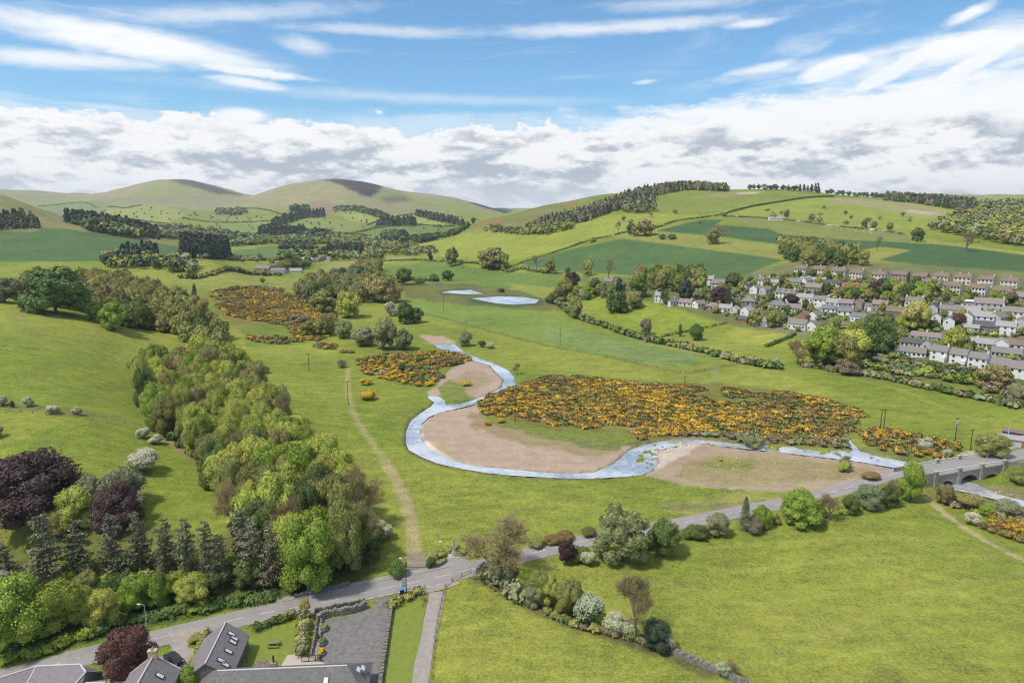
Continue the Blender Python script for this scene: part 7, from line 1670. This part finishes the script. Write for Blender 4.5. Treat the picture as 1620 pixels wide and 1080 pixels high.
mass('sheep', [(1300,356),(1380,366),(1380,370),(1310,362)], 9, 1.0, 1.4, 'bush', ['white'], 'flock of pale sheep grazing below the hillside hedge', 'sheep', 107, 14)

def zone_labels():
    sec = ['nearest the road', 'lower part', 'lower middle', 'middle part', 'upper middle', 'near its top']
    seen = {}
    NAME = {'fresh': 'fresh green', 'lime': 'yellow-green', 'olive': 'olive', 'bronze': 'bronze-leaved', 'dark': 'dark green', 'grey': 'grey-green', 'willow': 'pale', 'x': 'bare'}
    W1C = [c for c in CAND if 'long wood beside' in c[9]]
    rows = {}
    for c in sorted(W1C, key=lambda c: c[2]): rows.setdefault(int((c[2]-145)//14), []).append(c)
    out = {}
    for k, r_ in rows.items():
        r_.sort(key=lambda c: c[1]/c[2]); n_ = len(r_)
        for i, c in enumerate(r_):
            side = 'pasture edge' if i < n_*.28 else 'meadow edge' if i >= n_*.72 else 'crest'
            size = 'very small' if c[4] < 12.8 else 'small' if c[4] < 13.8 else 'very tall' if c[4] > 17.3 else 'tall' if c[4] > 16.2 else 'large' if c[3] > 10.3 else 'narrow' if c[3] < 9.2 else 'middling'
            out[id(c)] = f"{size} {NAME[c[6]]} tree on the {side} of the long wood, {sec[min(5, max(0, k))]}"
    U1 = [c for c in CAND if 'understorey' in c[9]]
    for c in U1:
        px = project(c[1], c[2], 0)[0]; side = 'by the stone house' if px < 90 else 'above the copper tree' if px < 210 else 'behind the grey street lamp' if px < 290 else 'above the barn' if px < 380 else 'beside the long wood'
        size = 'low' if c[4] < 6 else 'tall' if c[4] > 7.1 else 'middling'
        out[id(c)] = f"{size} {NAME[c[6]]} understorey tree {side}, {'close to the verge' if c[2] < 133 else 'among the larch trunks' if c[2] < 145 else 'behind the larches'}"
    for i, c in enumerate(CAND):
        if id(c) in out: CAND[i] = c[:7]+(out[id(c)],)+c[8:]
zone_labels()
NTREE = sum(1 for o in bpy.data.objects if o.parent is None and o.get('category') == 'tree')
raise_woods(max(0, 296-NTREE))
# ------------------------------------------------------------------ stones and small debris on the shingle
rg_ = np.random.default_rng(5); P_ = []
for poly, sp in (([(1055,700),(1107,699),(1100,712),(1060,730),(1035,742),(1040,715)], 1.2), ([(1515,770),(1560,778),(1590,790),(1640,800),(1640,795),(1560,772)], 1.6), ([(650,700),(700,735),(800,752),(800,741),(700,722),(660,690)], 5.0), ([(1040,750),(1150,770),(1300,770),(1400,745),(1200,722),(1100,720)], 4.0)): P_ += scatter(poly, sp, rg_)
tv = []; tf = []
for x, y in P_:
    s_ = rg_.uniform(.12, .42); tf.append(ICF1+len(tv)*len(ICV1)); tv.append(ICV1*np.array([s_*rg_.uniform(.7, 1.3), s_, s_*.5])+np.array([x, y, zat(x, y)+s_*.1]))
me = soup('river_stones', np.zeros((0, 3)), (np.concatenate(tv), np.concatenate(tf)), None, [pmat('pale_cobbles', (.42,.37,.32), .9, .2, noisy(1.2, .3, obj=False))])
tag(link('river_stones', me), 'pale cobbles strewn over the river shallows and shingle', 'stones', kind='stuff')
# ------------------------------------------------------------------ haze
hb = MB().box(-15000, 15000, -300, 14500, -70, 460).mesh('haze')
hm = bpy.data.materials.new('haze_air'); hm.use_nodes = True; n_ = hm.node_tree.nodes; n_.clear()
pv = n_.new('ShaderNodeVolumePrincipled'); pv.inputs['Color'].default_value = (.86, .92, 1.0, 1); pv.inputs['Density'].default_value = HAZE; pv.inputs['Anisotropy'].default_value = .2
ou = n_.new('ShaderNodeOutputMaterial'); hm.node_tree.links.new(pv.outputs[0], ou.inputs['Volume']); hb.materials.append(hm)
tag(link('haze', hb), kind='stuff')
hm.cycles.homogeneous_volume = True
